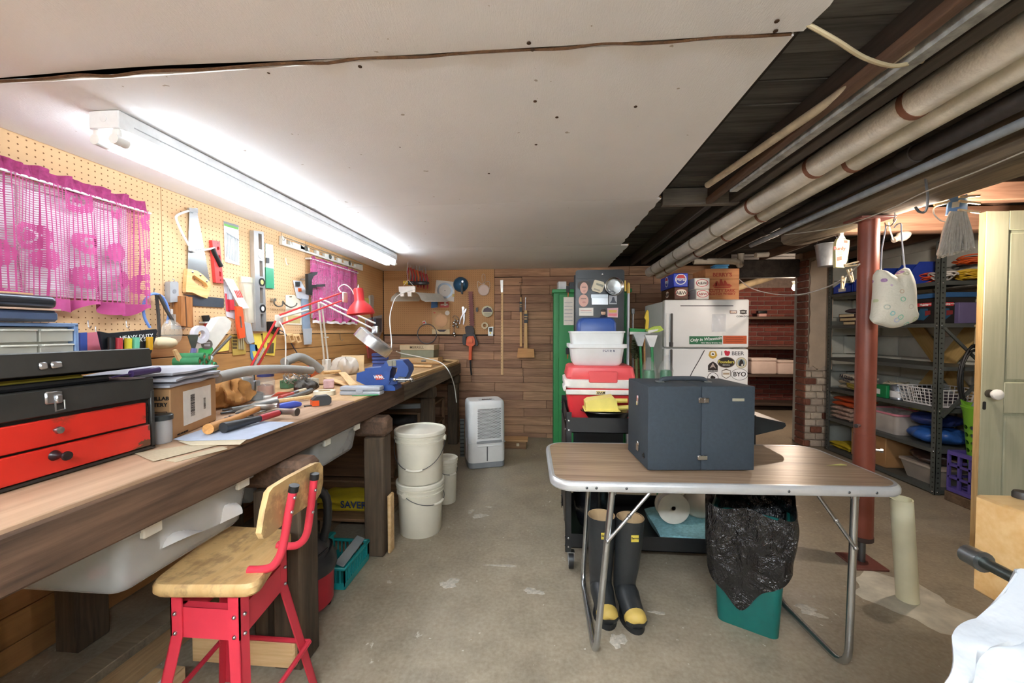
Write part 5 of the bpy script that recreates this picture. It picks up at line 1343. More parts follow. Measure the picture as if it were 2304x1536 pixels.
# ------------------------------------------------------------------ things hung from the girder
f_ = F('y', 2.66, 1893, 490, 'paint_brush_pack', 'paint brush in its cream paper sleeve hanging on the girder', 'paint brush')
f_.pr('handle', [(1893, 484), (1896, 483), (1899, 488), (1900, 510), (1898, 528), (1903, 537), (1886, 537), (1891, 528), (1889, 510)], -.008, .008, pl('#d9d6c6', .5))
f_.pr('sleeve', [(1886, 536), (1912, 540), (1911, 556), (1907, 584), (1900, 602), (1881, 601), (1880, 560), (1882, 544)], -.012, .012, pl('#e6e0a8', .7))
f_.tx('Purdy', 1889, 559, .03, REDINK, .0125, bold=.0008)
f_.pr('brown_stamp', [(1883, 587), (1894, 585), (1894, 576), (1883, 578)], .0122, .0126, pl('#6b4a34', .6))
f_.pr('brown_stamp', [(1899, 546), (1907, 547), (1907, 541), (1899, 540)], .0122, .0126, pl('#6b4a34', .6))
for k in range(4): f_.pr('print_line', [(1884, 565 + k * 2.6), (1896, 564 + k * 2.6), (1896, 565 + k * 2.6), (1884, 566 + k * 2.6)], .0122, .0125, pl('#8a7a4a', .6))
obj('hook', B().tube([f_.v(1896, 488), f_.v(1897, 478), f_.v(1900, 470)], .002, 5), STEEL, f_.e)
q = P(1868, 596, y=3.0)
t = thing('tin_pail', 'small galvanized pail hanging behind the brush sleeve', 'pail', (q.x + .02, 3.06, q.z))
obj('pail', B().lathe([(.055, 0), (.075, .15), (.08, .155), (.08, .158), (.07, .15), (.05, .01)], 28, caps=True), pl('#a9adb0', .4, .7, .25, 20), t)
obj('bail', B().tube(smooth([(-.078, 0, .15), (-.05, 0, .22), (0, 0, .26), (.05, 0, .22), (.078, 0, .15)], 4), .0018, 5), STEEL, t)
obj('hanger_wire', B().tube([(0, 0, .26), (0, 0, 2.098 - q.z)], .0015, 5), STEEL, t)
# clothesline with pegs
cl0, cl1 = P(1663, 628, y=3.72), P(1934, 594, y=2.23)
cpts = [cl0, P(1690, 648, y=3.6), P(1740, 661, y=3.4), P(1800, 662, y=3.0), P(1860, 646, y=2.7), P(1900, 624, y=2.45), cl1]
obj('clothesline', B().tube(smooth(cpts, 8), .004, 6), pl('#dedad4', .6), label='white clothesline sagging from the whisky crate to the red column', cat='line')
def peg(label, px, py, y, ang, group='clothes pegs'):
    t = thing('clothes_peg', label, 'clothes peg', P(px, py, y=y), 0, group)
    t.rotation_euler = (0, ang, 0)
    for s in (-1, 1):
        obj('jaw', B().at((s * .006, 0, -.02), ry=s * .07).box((0, 0, 0), (.008, .011, .075), .002), wood('#d9b98c', '#f0dcb8', 'Z'), t)
    obj('spring', B().at((0, 0, -.012), rx=PI / 2).lathe([(.006, -.009), (.006, .009)], 8), STEEL, t)
peg('wooden clothes peg hanging from the clothesline near the shelf post', 1898, 628, 2.46, .12)
peg('wooden clothes peg on the clothesline beside the red column', 1912, 612, 2.36, -.28)
peg('wooden clothes peg clipped sideways at the red column', 1925, 593, 2.25, 1.4)
# printed cloth bag on a wire hanger
f_ = F('y', 2.12, 2010, 600, 'cloth_bag', 'quilted cream bag with flower print hanging from the girder', 'bag')
outl = [(1970, 611), (1985, 608), (2005, 620), (2018, 619), (2030, 604), (2040, 606), (2052, 640), (2055, 700), (2059, 718), (2040, 730), (2010, 738), (1985, 733), (1962, 724), (1964, 700), (1968, 650)]
bt_ = NT('flower_print')
vo = bt_.n('ShaderNodeTexVoronoi'); vo.inputs['Scale'].default_value = 23; bt_.l(bt_.mapping((1, .2, 1)), vo.inputs['Vector'])
nn = bt_.noise(bt_.mapping(), 40, 3)
dd = bt_.math('ADD', vo.outputs['Distance'], bt_.math('MULTIPLY', nn, .12))
ring_ = bt_.ramp(dd, [(.10, (1, 1, 1)), (.14, (0, 0, 0)), (.24, (0, 0, 0)), (.27, (1, 1, 1)), (.33, (1, 1, 1)), (.36, (0, 0, 0))])
hsv = bt_.n('ShaderNodeHueSaturation'); hsv.inputs['Saturation'].default_value = .8; bt_.l(vo.outputs['Color'], hsv.inputs['Color'])
bcol = bt_.mix(bt_.math('MULTIPLY', ring_, .85), lin('#e6e3d4'), bt_.mix(.4, hsv.outputs[0], lin('#5f74a8')))
bt_.bump(bt_.noise(bt_.mapping(), 90, 2), .4, .004)
bag_cloth = bt_.done(bcol, .9)
po = [f_.q(*p) for p in outl]
def bagsh(k):
    n = len(po); b = B()
    sm_ = smooth([V((p[0], 0, p[1])) for p in po], 4, True)
    c_ = sum(sm_, V()) / len(sm_); rings = []
    for s_, yy in ((1.0, 0), (.96, -.022), (.85, -.038), (.6, -.05), (.3, -.055)):
        rings.append([c_ + (p - c_) * s_ + V((0, yy, 0)) for p in sm_])
    back = [[c_ + (p - c_) * s_ + V((0, yy, 0)) for p in sm_] for s_, yy in ((.3, .045), (.6, .04), (.9, .026))]
    return loft(back + rings, True, True)
obj('bag_body', bagsh(0), bag_cloth, f_.e)
f_.tb('strap', [(1982, 612, 0), (1984, 560, 0), (1994, 506, 0)], .003, pl('#b8bcc8', .7))
f_.tb('strap', [(2036, 606, 0), (2031, 560, 0), (2028, 520, 0), (2027, 503, 0), (2018, 505, 0), (2012, 512, 0)], .003, pl('#b8bcc8', .7), sm=3)
f_.tb('hanger', [(1994, 506, 0), (2004, 508, 0), (2013, 498, 0), (2016, 492, 0)], .0025, STEEL, sm=3)
f_.tb('hanger', [(2010, 498, 0), (2014, 486, 0), (2013, 478, 0)], .0025, STEEL)
# mop refill under its blue card, bulb behind
f_ = F('y', 2.12, 2155, 500, 'mop_refill', 'white string mop refill with a blue card hanging under the joists', 'mop')
fr_, to_ = [], []
rr = random.Random(6)
b = B()
TP = [(2137 + 36 * i / 25) for i in range(26)]
for i in range(40):
    u = i / 39
    for j in range(5):
        top = f_.v(2138 + 34 * u, 476, rr.uniform(-.015, .02))
        mid = f_.v(2122 + 62 * u + rr.uniform(-3, 3), 525, rr.uniform(-.03, .035))
        low = f_.v(2110 + 80 * u + rr.uniform(-3, 3), 578 - 22 * u + rr.uniform(-5, 5), rr.uniform(-.03, .035))
        b.tube(smooth([top, mid, low], 3), .0042, 4)
mt_ = NT('mop_yarn'); mt_.b.inputs['Transmission Weight'].default_value = .45
obj('strings', b, mt_.done(mt_.ramp(mt_.noise(mt_.mapping(), 60), [(.3, lin('#e2dccf')), (.7, lin('#f4f0e8'))]), 1.0), f_.e, kind='stuff')
f_.pr('header_card', [(2130, 484), (2136, 446), (2177, 436), (2177, 476)], -.004, .004, pl('#6f9ad2', .5))
f_.pr('header_label', [(2141, 468), (2158, 465), (2160, 452), (2143, 455)], .0042, .0046, PAPER)
f_.tb('loop', [(2140, 455, 0), (2105, 465, 0), (2101, 480, 0), (2115, 495, 0), (2128, 499, 0)], .003, pl('#d8d4cc', .5), sm=4)
for i, (x0, y0, x1, y1) in enumerate(((2102, 462, 2136, 452), (2158, 443, 2204, 440), (2158, 452, 2205, 458), (2156, 472, 2204, 478))):
    f_.tb('wooden_peg', [(x0, y0, .01), (x1, y1, .012)], .0065, wood('#d9b98c', '#f0dcb8', 'X'), n=4)
f_.tb('hanging_string', [(2160, 440, 0), (2162, 415, 0)], .002, OFFW)
q = P(2153, 503, y=2.185)
t = bulb_thing('light_bulb', 'bare lit bulb hanging behind the mop refill', q, BULB_MOP, (1, .85, .72), .028)
obj('cord', B().tube([(0, 0, .09), (.0, .0, .15), (.02, .01, 2.095 - q.z)], .003, 6), OFFW, t)
# wire and hook along the girder
obj('girder_wire', B().tube(smooth([P(1765, 528, x=1.632), P(1880, 512, x=1.632), P(1990, 475, x=1.632), P(2080, 432, x=1.632), P(2200, 385, x=1.632), P(2330, 330, x=1.632)], 6), .003, 5), pl('#c9c3b6', .6), label='pale wire stapled along the side of the girder', cat='wire')
o_ = P(2085, 415, x=1.645)
t = thing('metal_hook', 'bent galvanized strap hook hanging from the girder', 'hook', o_)
obj('strap', B().tube(smooth([P(a, c, x=e_) - o_ for a, c, e_ in ((2083, 402, 1.655), (2084, 415, 1.64), (2087, 440, 1.635), (2086, 465, 1.635), (2080, 477, 1.635), (2068, 476, 1.635), (2060, 466, 1.635))], 4), .005, 6), pl('#aab0b6', .35, .8), t)
# broken lamp bulb under the joist
f_ = F('y', 2.69, 2030, 532, 'spiral_bulb', 'unlit pale spiral bulb under the lit joist', 'light bulb')
a = f_.v(2010, 540); bq = f_.v(2050, 524)
dv = bq - a
obj('bulb', B().tube([a + dv * k for k in (.25, .4, .6, .8, .95, 1.0)], [.018, .03, .03, .022, .01, .003], 14), pl('#cfc2b6', .5, 0, .2, 40), f_.e)
obj('cap', B().tube([a, a + dv * .28], .018, 12), pl('#b5a89a', .5), f_.e)
obj('lead', B().tube([a, a + V((-.02, 0, .06)), a + V((-.03, .0, .11))], .004, 6), OFFW, f_.e)
# ------------------------------------------------------------------ far room
t = thing('wooden_shelves', 'dark wooden shelves against the far brick wall', 'shelf', (3.6, 6.72, 0))
FS = wood('#2f2520', '#5c4a3f', 'X', .5, .7)
for z_ in (1.481, 1.005, .57, .12):
    obj('shelf_board', B().box((0, 0, z_ - .02), (1.7, .34, .04), .004), FS, t)
for x_ in (-.85, .52):
    obj('upright', B().box((x_, 0, .80), (.04, .36, 1.6), .004), FS, t)
for i, (p0, p1, yt, lb) in enumerate(((1690, 1747, 805, 'large white foam box on the far shelf beside the fridge'), (1750, 1789, 810, 'smaller white foam box on the far shelf beside the pillar'))):
    a, b = P(p0, 840, y=6.6).x, P(p1, 840, y=6.6).x
    t = thing('foam_box', lb, 'foam box', ((a + b) / 2, 6.72, .5705))
    h = P(p0, yt, y=6.6).z - .57
    obj('tub', B().box((0, 0, h * .4), (b - a, .26, h * .8), .02, 3), pl('#e3cfc6', .8, 0, .06), t)
    obj('lid', B().box((0, 0, h * .9), (b - a + .004, .265, h * .2 - .003), .015, 3), pl('#e6d3ca', .8, 0, .06), t)
q = P(1716, 708, y=6.65)
t = thing('binocular_case', 'small dark and pink object on the top far shelf', 'ornament', (q.x, 6.68, 1.4815))
obj('dark_top', B().box((0, 0, .075), (.14, .08, .045), .012, 2), BLACK, t)
obj('pink_base', B().box((0, 0, .026), (.12, .08, .05), .012, 2), pl('#cf9f98', .6), t)
# ------------------------------------------------------------------ bench block, clamp and white bag beside the camera
MAP = wood('#d9a764', '#efcb92', 'X', .5, .4, bump=.1)
q = P(2192, 1112, y=1.2)
t = thing('maple_bench', 'pale maple bench block at the corner of a small bench', 'bench', (1.62, 1.42, 0))
obj('block', B().box((q.x + .43 - 1.62, 1.05 - 1.42, .665), (.86, .30, .268), .006), MAP, t)
for x_ in (1.70, 1.98):
    for y_ in (.95, 1.14):
        obj('leg', B().box((x_ - 1.62, y_ - 1.42, .265), (.06, .06, .53), .004), MAP, t)
q2 = P(2300, 1120, z=.80)
obj('bench_dog', B().lathe([(.019, 0), (.019, .012), (.016, .018)], 20), pl('#332f2c', .5), t, (q2.x - 1.62, q2.y - 1.42, .80))
a, b = P(2172, 1243, y=1.06), P(2310, 1315, y=.93)
t = thing('pipe_clamp', 'grey pipe clamp bar with an iron end in front of the maple block', 'clamp', a)
dv = (b - a)
obj('bar', B().tube([dv * .25, dv * 1.8], .013, 16), pl('#5f6561', .35, .8, .3, 20), t)
obj('end_fitting', B().tube([dv * 0, dv * .03, dv * .30, dv * .31], [.016, .022, .022, .019], 16).tube([dv * .3, dv * .34], .024, 16), pl('#8d8f90', .35, .9), t)
def bag_white(u, v):
    e = [P(2285, 1288, y=.86), P(2208, 1400, y=.83), P(2150, 1440, y=.81), P(2120, 1510, y=.79), P(2050, 1640, y=.77)]
    k = v * 4; i = min(int(k), 3); p = e[i].lerp(e[i + 1], k - i)
    return p + V((.40 * u, .010 * math.sin(30 * u + 5 * v) + .008 * math.sin(17 * u - 11 * v) + .004 * math.sin(66 * u + 9 * v) - .10 * u, .05 * u * (1 - v)))
obj('white_plastic_bag', B().grid(bag_white, 40, 28, .003), pl('#c0c5cb', .35, 0, .06, 6, 1.0, 22), label='white plastic bag draped over the pipe clamp', cat='bag')
# ------------------------------------------------------------------ windows and lace curtains on the left wall
def window(n, y0, y1, z0, z1):
    t = bpy.data.objects.new('window_%d' % n, None); col.objects.link(t); t['kind'] = 'structure'
    t.location = (LX, (y0 + y1) / 2, (z0 + z1) / 2)
    w_, h_ = y1 - y0, z1 - z0
    for a, b, c, d in ((0, -h_ / 2 + .015, w_, .03), (0, h_ / 2 - .015, w_, .03), (-w_ / 2 + .015, 0, .03, h_ - .06), (w_ / 2 - .015, 0, .03, h_ - .06), (0, 0, .02, h_ - .06)):
        obj('window_frame', B().box((.009, a, b), (.018, c, d), .002), pl('#d9d8d2', .5), t)
    obj('window_pane', B().box((.004, 0, 0), (.006, w_ - .06, h_ - .06)), pl('#eef0f0', .25), t)
window(1, .95, 1.70, 1.385, 1.815)
window(2, 3.17, 3.83, 1.36, 1.82)
def lace(name, c, c2, cu, cv, flower, z0, z1, hem, dens):
    t = NT(name)
    sx = t.n('ShaderNodeSeparateXYZ'); t.l(t.co.outputs['Object'], sx.inputs[0])
    fu = t.math('ABSOLUTE', t.math('SUBTRACT', t.math('FRACT', t.math('DIVIDE', sx.outputs['Y'], cu)), .5))
    fv = t.math('ABSOLUTE', t.math('SUBTRACT', t.math('FRACT', t.math('DIVIDE', sx.outputs['Z'], cv)), .5))
    vo = t.n('ShaderNodeTexVoronoi'); vo.inputs['Scale'].default_value = flower; vo.inputs['Randomness'].default_value = .55
    t.l(t.mapping((0.0, 1, 1)), vo.inputs['Vector'])
    d = t.math('ADD', vo.outputs['Distance'], t.math('MULTIPLY', t.noise(t.mapping((0.0, 1, 1)), 38, 2), .16))
    fl = t.ramp(d, [(.22, (1, 1, 1)), (.25, (0, 0, 0)), (.29, (0, 0, 0)), (.31, (1, 1, 1)), (.46, (1, 1, 1)), (.49, (0, 0, 0))])
    band = t.math('LESS_THAN', t.math('FRACT', t.math('MULTIPLY', t.math('ADD', sx.outputs['Z'], -z0), 2.6)), .8)
    fl = t.math('MULTIPLY', fl, band)
    dn = t.math('MULTIPLY_ADD', fl, -dens * .62, dens)
    hole = t.math('MULTIPLY', t.math('LESS_THAN', fu, dn), t.math('LESS_THAN', fv, dn))
    edge = t.math('MAXIMUM', t.math('LESS_THAN', sx.outputs['Z'], z0 + hem), t.math('GREATER_THAN', sx.outputs['Z'], z1))
    solid = t.math('MAXIMUM', edge, t.math('SUBTRACT', 1.0, hole))
    t.l(solid, t.b.inputs['Alpha'])
    cl = t.ramp(t.noise(t.mapping(), 12, 4), [(.3, lin(c)), (.7, lin(c2))])
    m = t.done(cl, .9)
    t.b.inputs['Transmission Weight'].default_value = 0
    return m
def curtain(label, y0, y1, z0, z1, mat_, folds, amp, zr, rows, ruffle_m, drop=0.0):
    t = thing('lace_curtain', label, 'curtain', (LX + .045, 0, 0))
    ph = [random.uniform(0, 6) for _ in range(4)]
    def fn(u, v):
        y = y0 + (y1 - y0) * (u + .012 * math.sin(folds * 1.3 * u + 2 * v + ph[0]))
        a = folds * u + .6 * math.sin(2.2 * v + ph[1]) + .5 * math.sin(folds * .37 * u)
        k = amp * (.35 + .65 * (1 - v))
        zb = z0 + .018 * math.sin(folds * .5 * u + ph[2]) + .01 * math.sin(folds * u) - drop * u
        return (k * math.sin(a), y, zb + (zr - zb) * v)
    obj('lace', B().grid(fn, 150, 40), mat_, t)
    def rf(u, v):
        a = folds * 1.6 * u
        return (.004 + .012 * math.sin(a) * v + .004 * math.sin(2.7 * a), y0 - .004 + (y1 - y0 + .008) * u, zr - .004 + (z1 - zr + .004 + .006 * math.sin(a * .7)) * v)
    obj('ruffle', B().grid(rf, 150, 8, .0015), ruffle_m, t)
    obj('rod', B().cyl((0.002, y0 - .02, zr - .004), (.002, y1 + .02, zr - .004), .005, n=8), pl('#e8e6e6', .4), t)
    for y in (y0 - .012, y1 + .012):
        obj('bracket', B().box((-.02, y, zr - .004), (.045, .008, .014)), pl('#d8d6d2', .4), t)
    return t
PK = lace('magenta_lace', '#a33a72', '#b95087', .0125, .0085, 7.5, 1.345, 1.9, .03, .365)
curtain('magenta lace curtain with flower pattern, over the tool chest', .92, 1.765, 1.345, 1.865, PK, 46, .026, 1.822, 0, pl('#a23a70', .9, 0, .35, 60), .012)
PK2 = lace('magenta_lace_far', '#a4406f', '#b85586', .02, .012, 7, 1.345, 1.9, .022, .25)
t = curtain('magenta lace curtain by the wall corner, behind the red lamp', 3.11, 3.90, 1.335, 1.86, PK2, 34, .014, 1.845, 0, pl('#a84478', .9, 0, .3, 60))
obj('lower_border', B().grid(lambda u, v: (.004 * math.sin(34 * u), 3.12 + .77 * u, 1.318 + .022 * v + .004 * math.sin(30 * u)), 60, 2, .002), pl('#e9e4e2', .8), t)
# ------------------------------------------------------------------ tools hung on the left pegboard
W0 = LX + .001
def Lw(px, py, name, label, cat, group=None): return F('x', W0, px, py, name, label, cat, group)
def z3(*p): return [(360 + x / 4.8, 420 + y / 4.8) for x, y in p]
def z4(*p): return [(300 + x / 4.8, 640 + y / 4.8) for x, y in p]
def z2(*p): return [(0 + x / 4.8, 540 + y / 4.8) for x, y in p]
def card(px, py, label, parts, name='hang_card', cat='package', group=None):
    f_ = Lw(px, py, name, label, cat, group)
    for nm, pts, d0, d1, m in parts: f_.pr(nm, pts, d0, d1, m)
    return f_
f_ = Lw(450, 600, 'hand_saw', 'large hand saw with a pale wooden handle on the pegboard', 'saw')
bl = z3((330, 255), (400, 262)); 
tp_ = [(400, 262)]
for i in range(30):
    k = i / 30; x, y = 400 + 145 * k, 262 + 788 * k
    tp_ += [(x + 6, y + 8), (x, y + 20)]
f_.pr('blade', z3((318, 255), *tp_, (545, 1050), (430, 930), (300, 890)), .006, .008, pl('#c3c6c8', .25, .9))
hd = f_.pr('handle', z3((300, 885), (400, 905), (470, 955), (548, 1035), (545, 1110), (512, 1205), (440, 1182), (350, 1140), (285, 1140), (280, 1100), (290, 980)), .0, .022, wood('#d3a765', '#ecca91', 'X', 1), holes=[z3((350, 965), (372, 955), (500, 1040), (520, 1080), (500, 1108), (385, 1045), (345, 990))])
for p in z3((350, 922), (435, 955), (505, 1022)):
    v_ = f_.v(p[0], p[1], .022); obj('rivet', B().at(v_, rx=PI / 2).lathe([(.006, 0), (.006, .002), (.003, .003)], 12), CHROME, hd)
f_ = Lw(430, 520, 'coping_saw', 'white bowed hacksaw with a black handle hung over the hand saw', 'saw')
f_.tb('frame', z3((400, 238), (340, 250), (225, 288), (180, 315), (175, 350), (215, 450), (270, 560), (330, 660), (375, 700), (430, 690), (590, 662)), .006, pl('#eceef0', .35), sm=4, d=.022)
f_.tb('handle', z3((570, 668), (600, 740), (660, 860)), .013, BLACK, d=.024, n=10)
f_.pr('clamp', z3((315, 225), (410, 235), (412, 285), (375, 275), (320, 262)), .016, .03, STEEL)
f_ = card(492, 590, 'red torpedo level hanging on the pegboard', [], 'spirit_level', 'level')
f_.pr('body', z3((563, 575), (648, 592), (685, 1042), (605, 1035)), .0, .02, pl('#d94444', .4), holes=[z3(*[(628 + 14 * math.cos(a), 665 + 20 * math.sin(a)) for a in [PI * k / 6 for k in range(12)]]), z3((632, 730), (650, 745), (652, 790), (634, 785)), z3((640, 910), (662, 920), (664, 970), (642, 965))])
for cx, cy in ((627, 608), (655, 1008)):
    f_.pr('vial', z3(*[(cx + 8 * math.cos(a), cy + 12 * math.sin(a)) for a in [PI * k / 6 for k in range(12)]]), .0202, .021, pl('#7d1f22', .4))
f_ = card(520, 545, 'white card of hex keys with a green top on the pegboard', [('card', z3((690, 370), (850, 420), (858, 850), (705, 810)), .0, .003, pl('#eeeff0', .5)), ('green_band', z3((693, 395), (847, 440), (847, 465), (694, 420)), .0032, .0038, pl('#7cc163', .5)), ('grey_band', z3((690, 370), (848, 416), (847, 440), (693, 395)), .0032, .0042, pl('#8c9096', .5))])
for i in range(8):
    x = 715 + i * 17; f_.tb('hex_key', z3((x + 25, 515 + i * 10), (x, 490 + i * 10), (x + 3, 760 + i * 9)), .0018, pl('#aeb3b8', .3, .9), d=.0065, n=5)
f_ = Lw(590, 640, 'spirit_level', 'tall silver box level standing upright on the pegboard', 'level')
f_.pr('frame', z3((1013, 470), (1120, 488), (1150, 1560), (1040, 1560)), .0, .03, pl('#c4c8cc', .3, .7), holes=[z3((1062, 505), (1098, 512), (1104, 680), (1066, 672)), z3((1072, 795), (1108, 800), (1114, 970), (1078, 966)), z3((1078, 1085), (1112, 1090), (1118, 1260), (1084, 1256)), z3((1086, 1372), (1118, 1376), (1122, 1520), (1092, 1520))])
for cx, cy in ((1090, 735), (1100, 1030), (1108, 1315)):
    v_ = f_.v(*z3((cx, cy))[0], .03)
    r_ = .028
    k_ = obj('vial_ring', B().at(v_, rx=PI / 2).lathe([(r_ * .62, 0), (r_, 0), (r_, .004), (r_ * .62, .004), (r_ * .62, 0)], 24, caps=False), BLACK if cy > 800 else WHITE, f_.e)
    obj('vial', B().at(v_, rx=PI / 2).lathe([(r_ * .6, -.002), (r_ * .6, .001)], 20), pl('#e3e48a' if 900 < cy < 1200 else '#e6e8ea', .2), k_)
card(610, 600, 'clear pack of green rods beside the silver level', [('back', z3((1140, 610), (1220, 630), (1238, 1105), (1145, 1100)), .0, .003, pl('#cfe3da', .4)), ('rods', z3((1143, 870), (1228, 885), (1234, 1098), (1147, 1092)), .0032, .012, pl('#3f9d77', .3)), ('film', z3((1145, 700), (1226, 715), (1228, 880), (1147, 868)), .0032, .008, clear('#e8f0ec', .4)), ('clip', z3((1148, 765), (1182, 770), (1182, 825), (1150, 820)), .0085, .013, DGREY)])
f_ = Lw(726, 570, 'spirit_level', 'long white level with window slots above the far curtain', 'level')
lv = lambda u, v: (1320 + 870 * u + 0 * v, 530 + 305 * u + 8 * u + (95 - 30 * u) * v)
def lq(u0, u1, v0, v1): return z3(lv(u0, v0), lv(u1, v0), lv(u1, v1), lv(u0, v1))
f_.pr('body', lq(0, 1, 0, 1), .0, .024, pl('#e6e6df', .4), holes=[lq(a, b, .28, .75) for a, b in ((.05, .10), (.13, .23), (.34, .425), (.46, .53), (.645, .70), (.74, .79), (.865, .915))])
for u_ in (.295, .595, .835):
    p = z3(lv(u_, .5))[0]; v_ = f_.v(p[0], p[1], .024)
    obj('vial', B().at(v_, rx=PI / 2).lathe([(.022, 0), (.022, .003), (.014, .0035), (.014, .001)], 16), pl('#55554c', .3), f_.e)
f_ = Lw(712, 640, 'bar_clamp', 'black quick clamp hanging at the edge of the far curtain', 'clamp')
f_.pr('body', z3((1600, 940), (1640, 935), (1665, 920), (1705, 918), (1700, 945), (1660, 965), (1640, 1010), (1640, 1060), (1690, 1058), (1690, 1085), (1650, 1095), (1645, 1170), (1605, 1160)), .07, .095, BLACK)
f_.pr('bar', z3((1690, 1055), (1785, 1050), (1785, 1078), (1690, 1082)), .078, .084, DSTEEL)
f_.pr('hanger', z3((1612, 990), (1625, 990), (1625, 1005), (1612, 1005)), .0, .07, STEEL)
f_ = Lw(394, 655, 'doorbell_box', 'grey metal box with a round label on the pegboard', 'box')
f_.pr('box', z3((108, 1040), (120, 1022), (185, 1022), (200, 1040), (205, 1240), (112, 1250)), .0, .03, pl('#b3b6ba', .45, .3))
f_.pr('label', z3(*[(158 + 20 * math.cos(a), 1130 + 24 * math.sin(a)) for a in [PI * k / 7 for k in range(14)]]), .0302, .031, pl('#8c8f94', .5))
f_.pr('tag', z3((142, 1255), (185, 1252), (187, 1312), (146, 1315)), .004, .006, PAPER)
f_.tb('hook', z3((158, 1022), (150, 1000), (135, 998)), .002, STEEL, d=.015, sm=3)
card(394, 725, 'clear pack with a blue label below the grey box', [('card', z3((118, 1320), (212, 1325), (222, 1530), (128, 1536)), .0, .004, pl('#eef1f2', .5)), ('blister', z3((150, 1375), (268, 1380), (272, 1536), (165, 1536)), .0042, .02, clear('#e6eef2', .5)), ('blue_print', z3((175, 1455), (260, 1450), (265, 1505), (182, 1510)), .0202, .021, pl('#3b64b4', .5)), ('mark', z3((165, 1330), (190, 1330), (190, 1362), (165, 1362)), .0042, .0048, pl('#5f7fb8', .5))])
f_ = Lw(420, 700, 'sanding_block', 'dark stained wooden block hanging on the pegboard', 'block')
f_.pr('block', z3((228, 1180), (350, 1190), (362, 1520), (275, 1505), (230, 1500)), .0, .05, wood('#7d4a22', '#b87a43', 'Z', 1.2))
f_.pr('groove', z3((268, 1186), (282, 1186), (296, 1508), (284, 1508)), .0502, .051, pl('#5d3718', .7))
f_ = Lw(456, 678, 'steel_square', 'dark steel blade running behind the saw handle', 'ruler')
f_.pr('blade', z3((255, 1160), (300, 1165), (690, 1205), (690, 1305), (360, 1285), (355, 1200)), .001, .0055, pl('#5b6470', .35, .6))
card(515, 668, 'red and clear screwdriver blister pack on the pegboard', [('card', z3((685, 985), (800, 1030), (815, 1180), (812, 1430), (720, 1400)), .0, .004, pl('#d8d4dc', .5)), ('red_print', z3((700, 1150), (745, 1160), (755, 1350), (715, 1345)), .0042, .005, pl('#cf4652', .5)), ('driver', z3((745, 1060), (775, 1062), (778, 1215), (750, 1215)), .0042, .02, pl('#b9c0cc', .3)), ('driver_red', z3((755, 1220), (800, 1220), (808, 1330), (762, 1330)), .0042, .02, pl('#c33a44', .3))])
f_ = card(535, 660, 'white card with red print tilted on the pegboard', [('card', z3((692, 985), (790, 1000), (962, 1310), (900, 1315), (850, 1280)), .026, .029, pl('#f2f1ef', .5))])
for i in range(4): f_.pr('red_bar', z3((800 + i * 17, 1120), (812 + i * 17, 1118), (848 + i * 17, 1195), (836 + i * 17, 1200)), .0292, .0296, pl('#d8453f', .5))
f_.pr('mount', z3((720, 1000), (740, 1002), (740, 1015), (720, 1015)), .0, .026, STEEL)
f_ = Lw(562, 680, 'cable_tie_bag', 'clear bag of white cable ties on the pegboard', 'bag')
f_.pr('header', z3((875, 965), (1015, 980), (1020, 1035), (880, 1030)), .0, .012, pl('#d6cfb4', .6))
f_.pr('bag', z3((878, 1030), (1020, 1035), (1088, 1460), (930, 1475)), .001, .018, clear('#efe9d8', .35))
for i in range(10):
    f_.tb('tie', z3((905 + i * 9, 1050), (930 + i * 9, 1200 + i * 4), (965 + i * 11, 1440)), .0022, pl('#f0ead6', .4), d=.006 + .0025 * (i % 3), n=5, sm=3)
card(544, 730, 'orange package hanging under the cable tie bag', [('pack', z3((825, 1290), (890, 1300), (905, 1400), (925, 1625), (862, 1640), (840, 1500)), .02, .034, pl('#e2592c', .45)), ('silver_tool', z3((862, 1400), (875, 1400), (890, 1520), (878, 1520)), .0342, .037, STEEL), ('mount', z3((840, 1305), (860, 1305), (860, 1320), (840, 1320)), .0, .02, STEEL)])
card(566, 742, 'narrow clear pack of rods beside the orange package', [('pack', z4((1200, 400), (1270, 420), (1310, 620), (1260, 640), (1230, 600)), .0, .018, clear('#cdd6dc', .6))])
def yellow_card(label, pts, tools):
    f_ = card(*z4(pts[0])[0], label, [('card', z4(*pts), .0, .004, pl('#efd85a', .5))])
    for tq in tools: f_.pr('bit', z4(*tq), .0042, .010, pl('#8f8c80', .3, .8))
    return f_
yellow_card('yellow drill bit card nearer the blue packs', [(1300, 530), (1375, 525), (1420, 790), (1330, 800)], [[(1340, 690), (1352, 690), (1362, 770), (1350, 770)]])
yellow_card('yellow drill bit card with three silver bits on the wall', [(1400, 520), (1550, 510), (1525, 770), (1425, 755)], [[(x, 630), (x + 14, 630), (x + 10, 740), (x - 6, 740)] for x in (1455, 1480, 1505)])
card(575, 795, 'blue and yellow tool card under the yellow cards', [('card', z4((1260, 640), (1330, 650), (1390, 830), (1310, 860), (1270, 780)), .0, .004, pl('#5d8fc0', .5)), ('band', z4((1285, 720), (1340, 715), (1370, 800), (1310, 815)), .0042, .005, pl('#e9d65a', .5))])
f_ = card(536, 775, 'gold and black punch set card on the wall', [('card', z4((1060, 540), (1160, 545), (1215, 640), (1218, 750), (1078, 765)), .0, .004, pl('#b39a4e', .5))])
for i in range(4): f_.pr('black_print', z4((1070, 560 + i * 36), (1120, 562 + i * 36), (1122, 586 + i * 36), (1074, 588 + i * 36)), .0042, .0046, pl('#4b3e22', .5))
for i in range(3): f_.pr('punch', z4((1140 + i * 22, 580), (1150 + i * 22, 580), (1156 + i * 22, 700), (1146 + i * 22, 700)), .0042, .012, pl('#d8d2b0', .3, .6))
card(500, 780, 'small yellow card tucked behind the white carton', [('card', z4((960, 610), (1040, 590), (1030, 710), (905, 730)), .0, .004, pl('#e8d568', .5))])
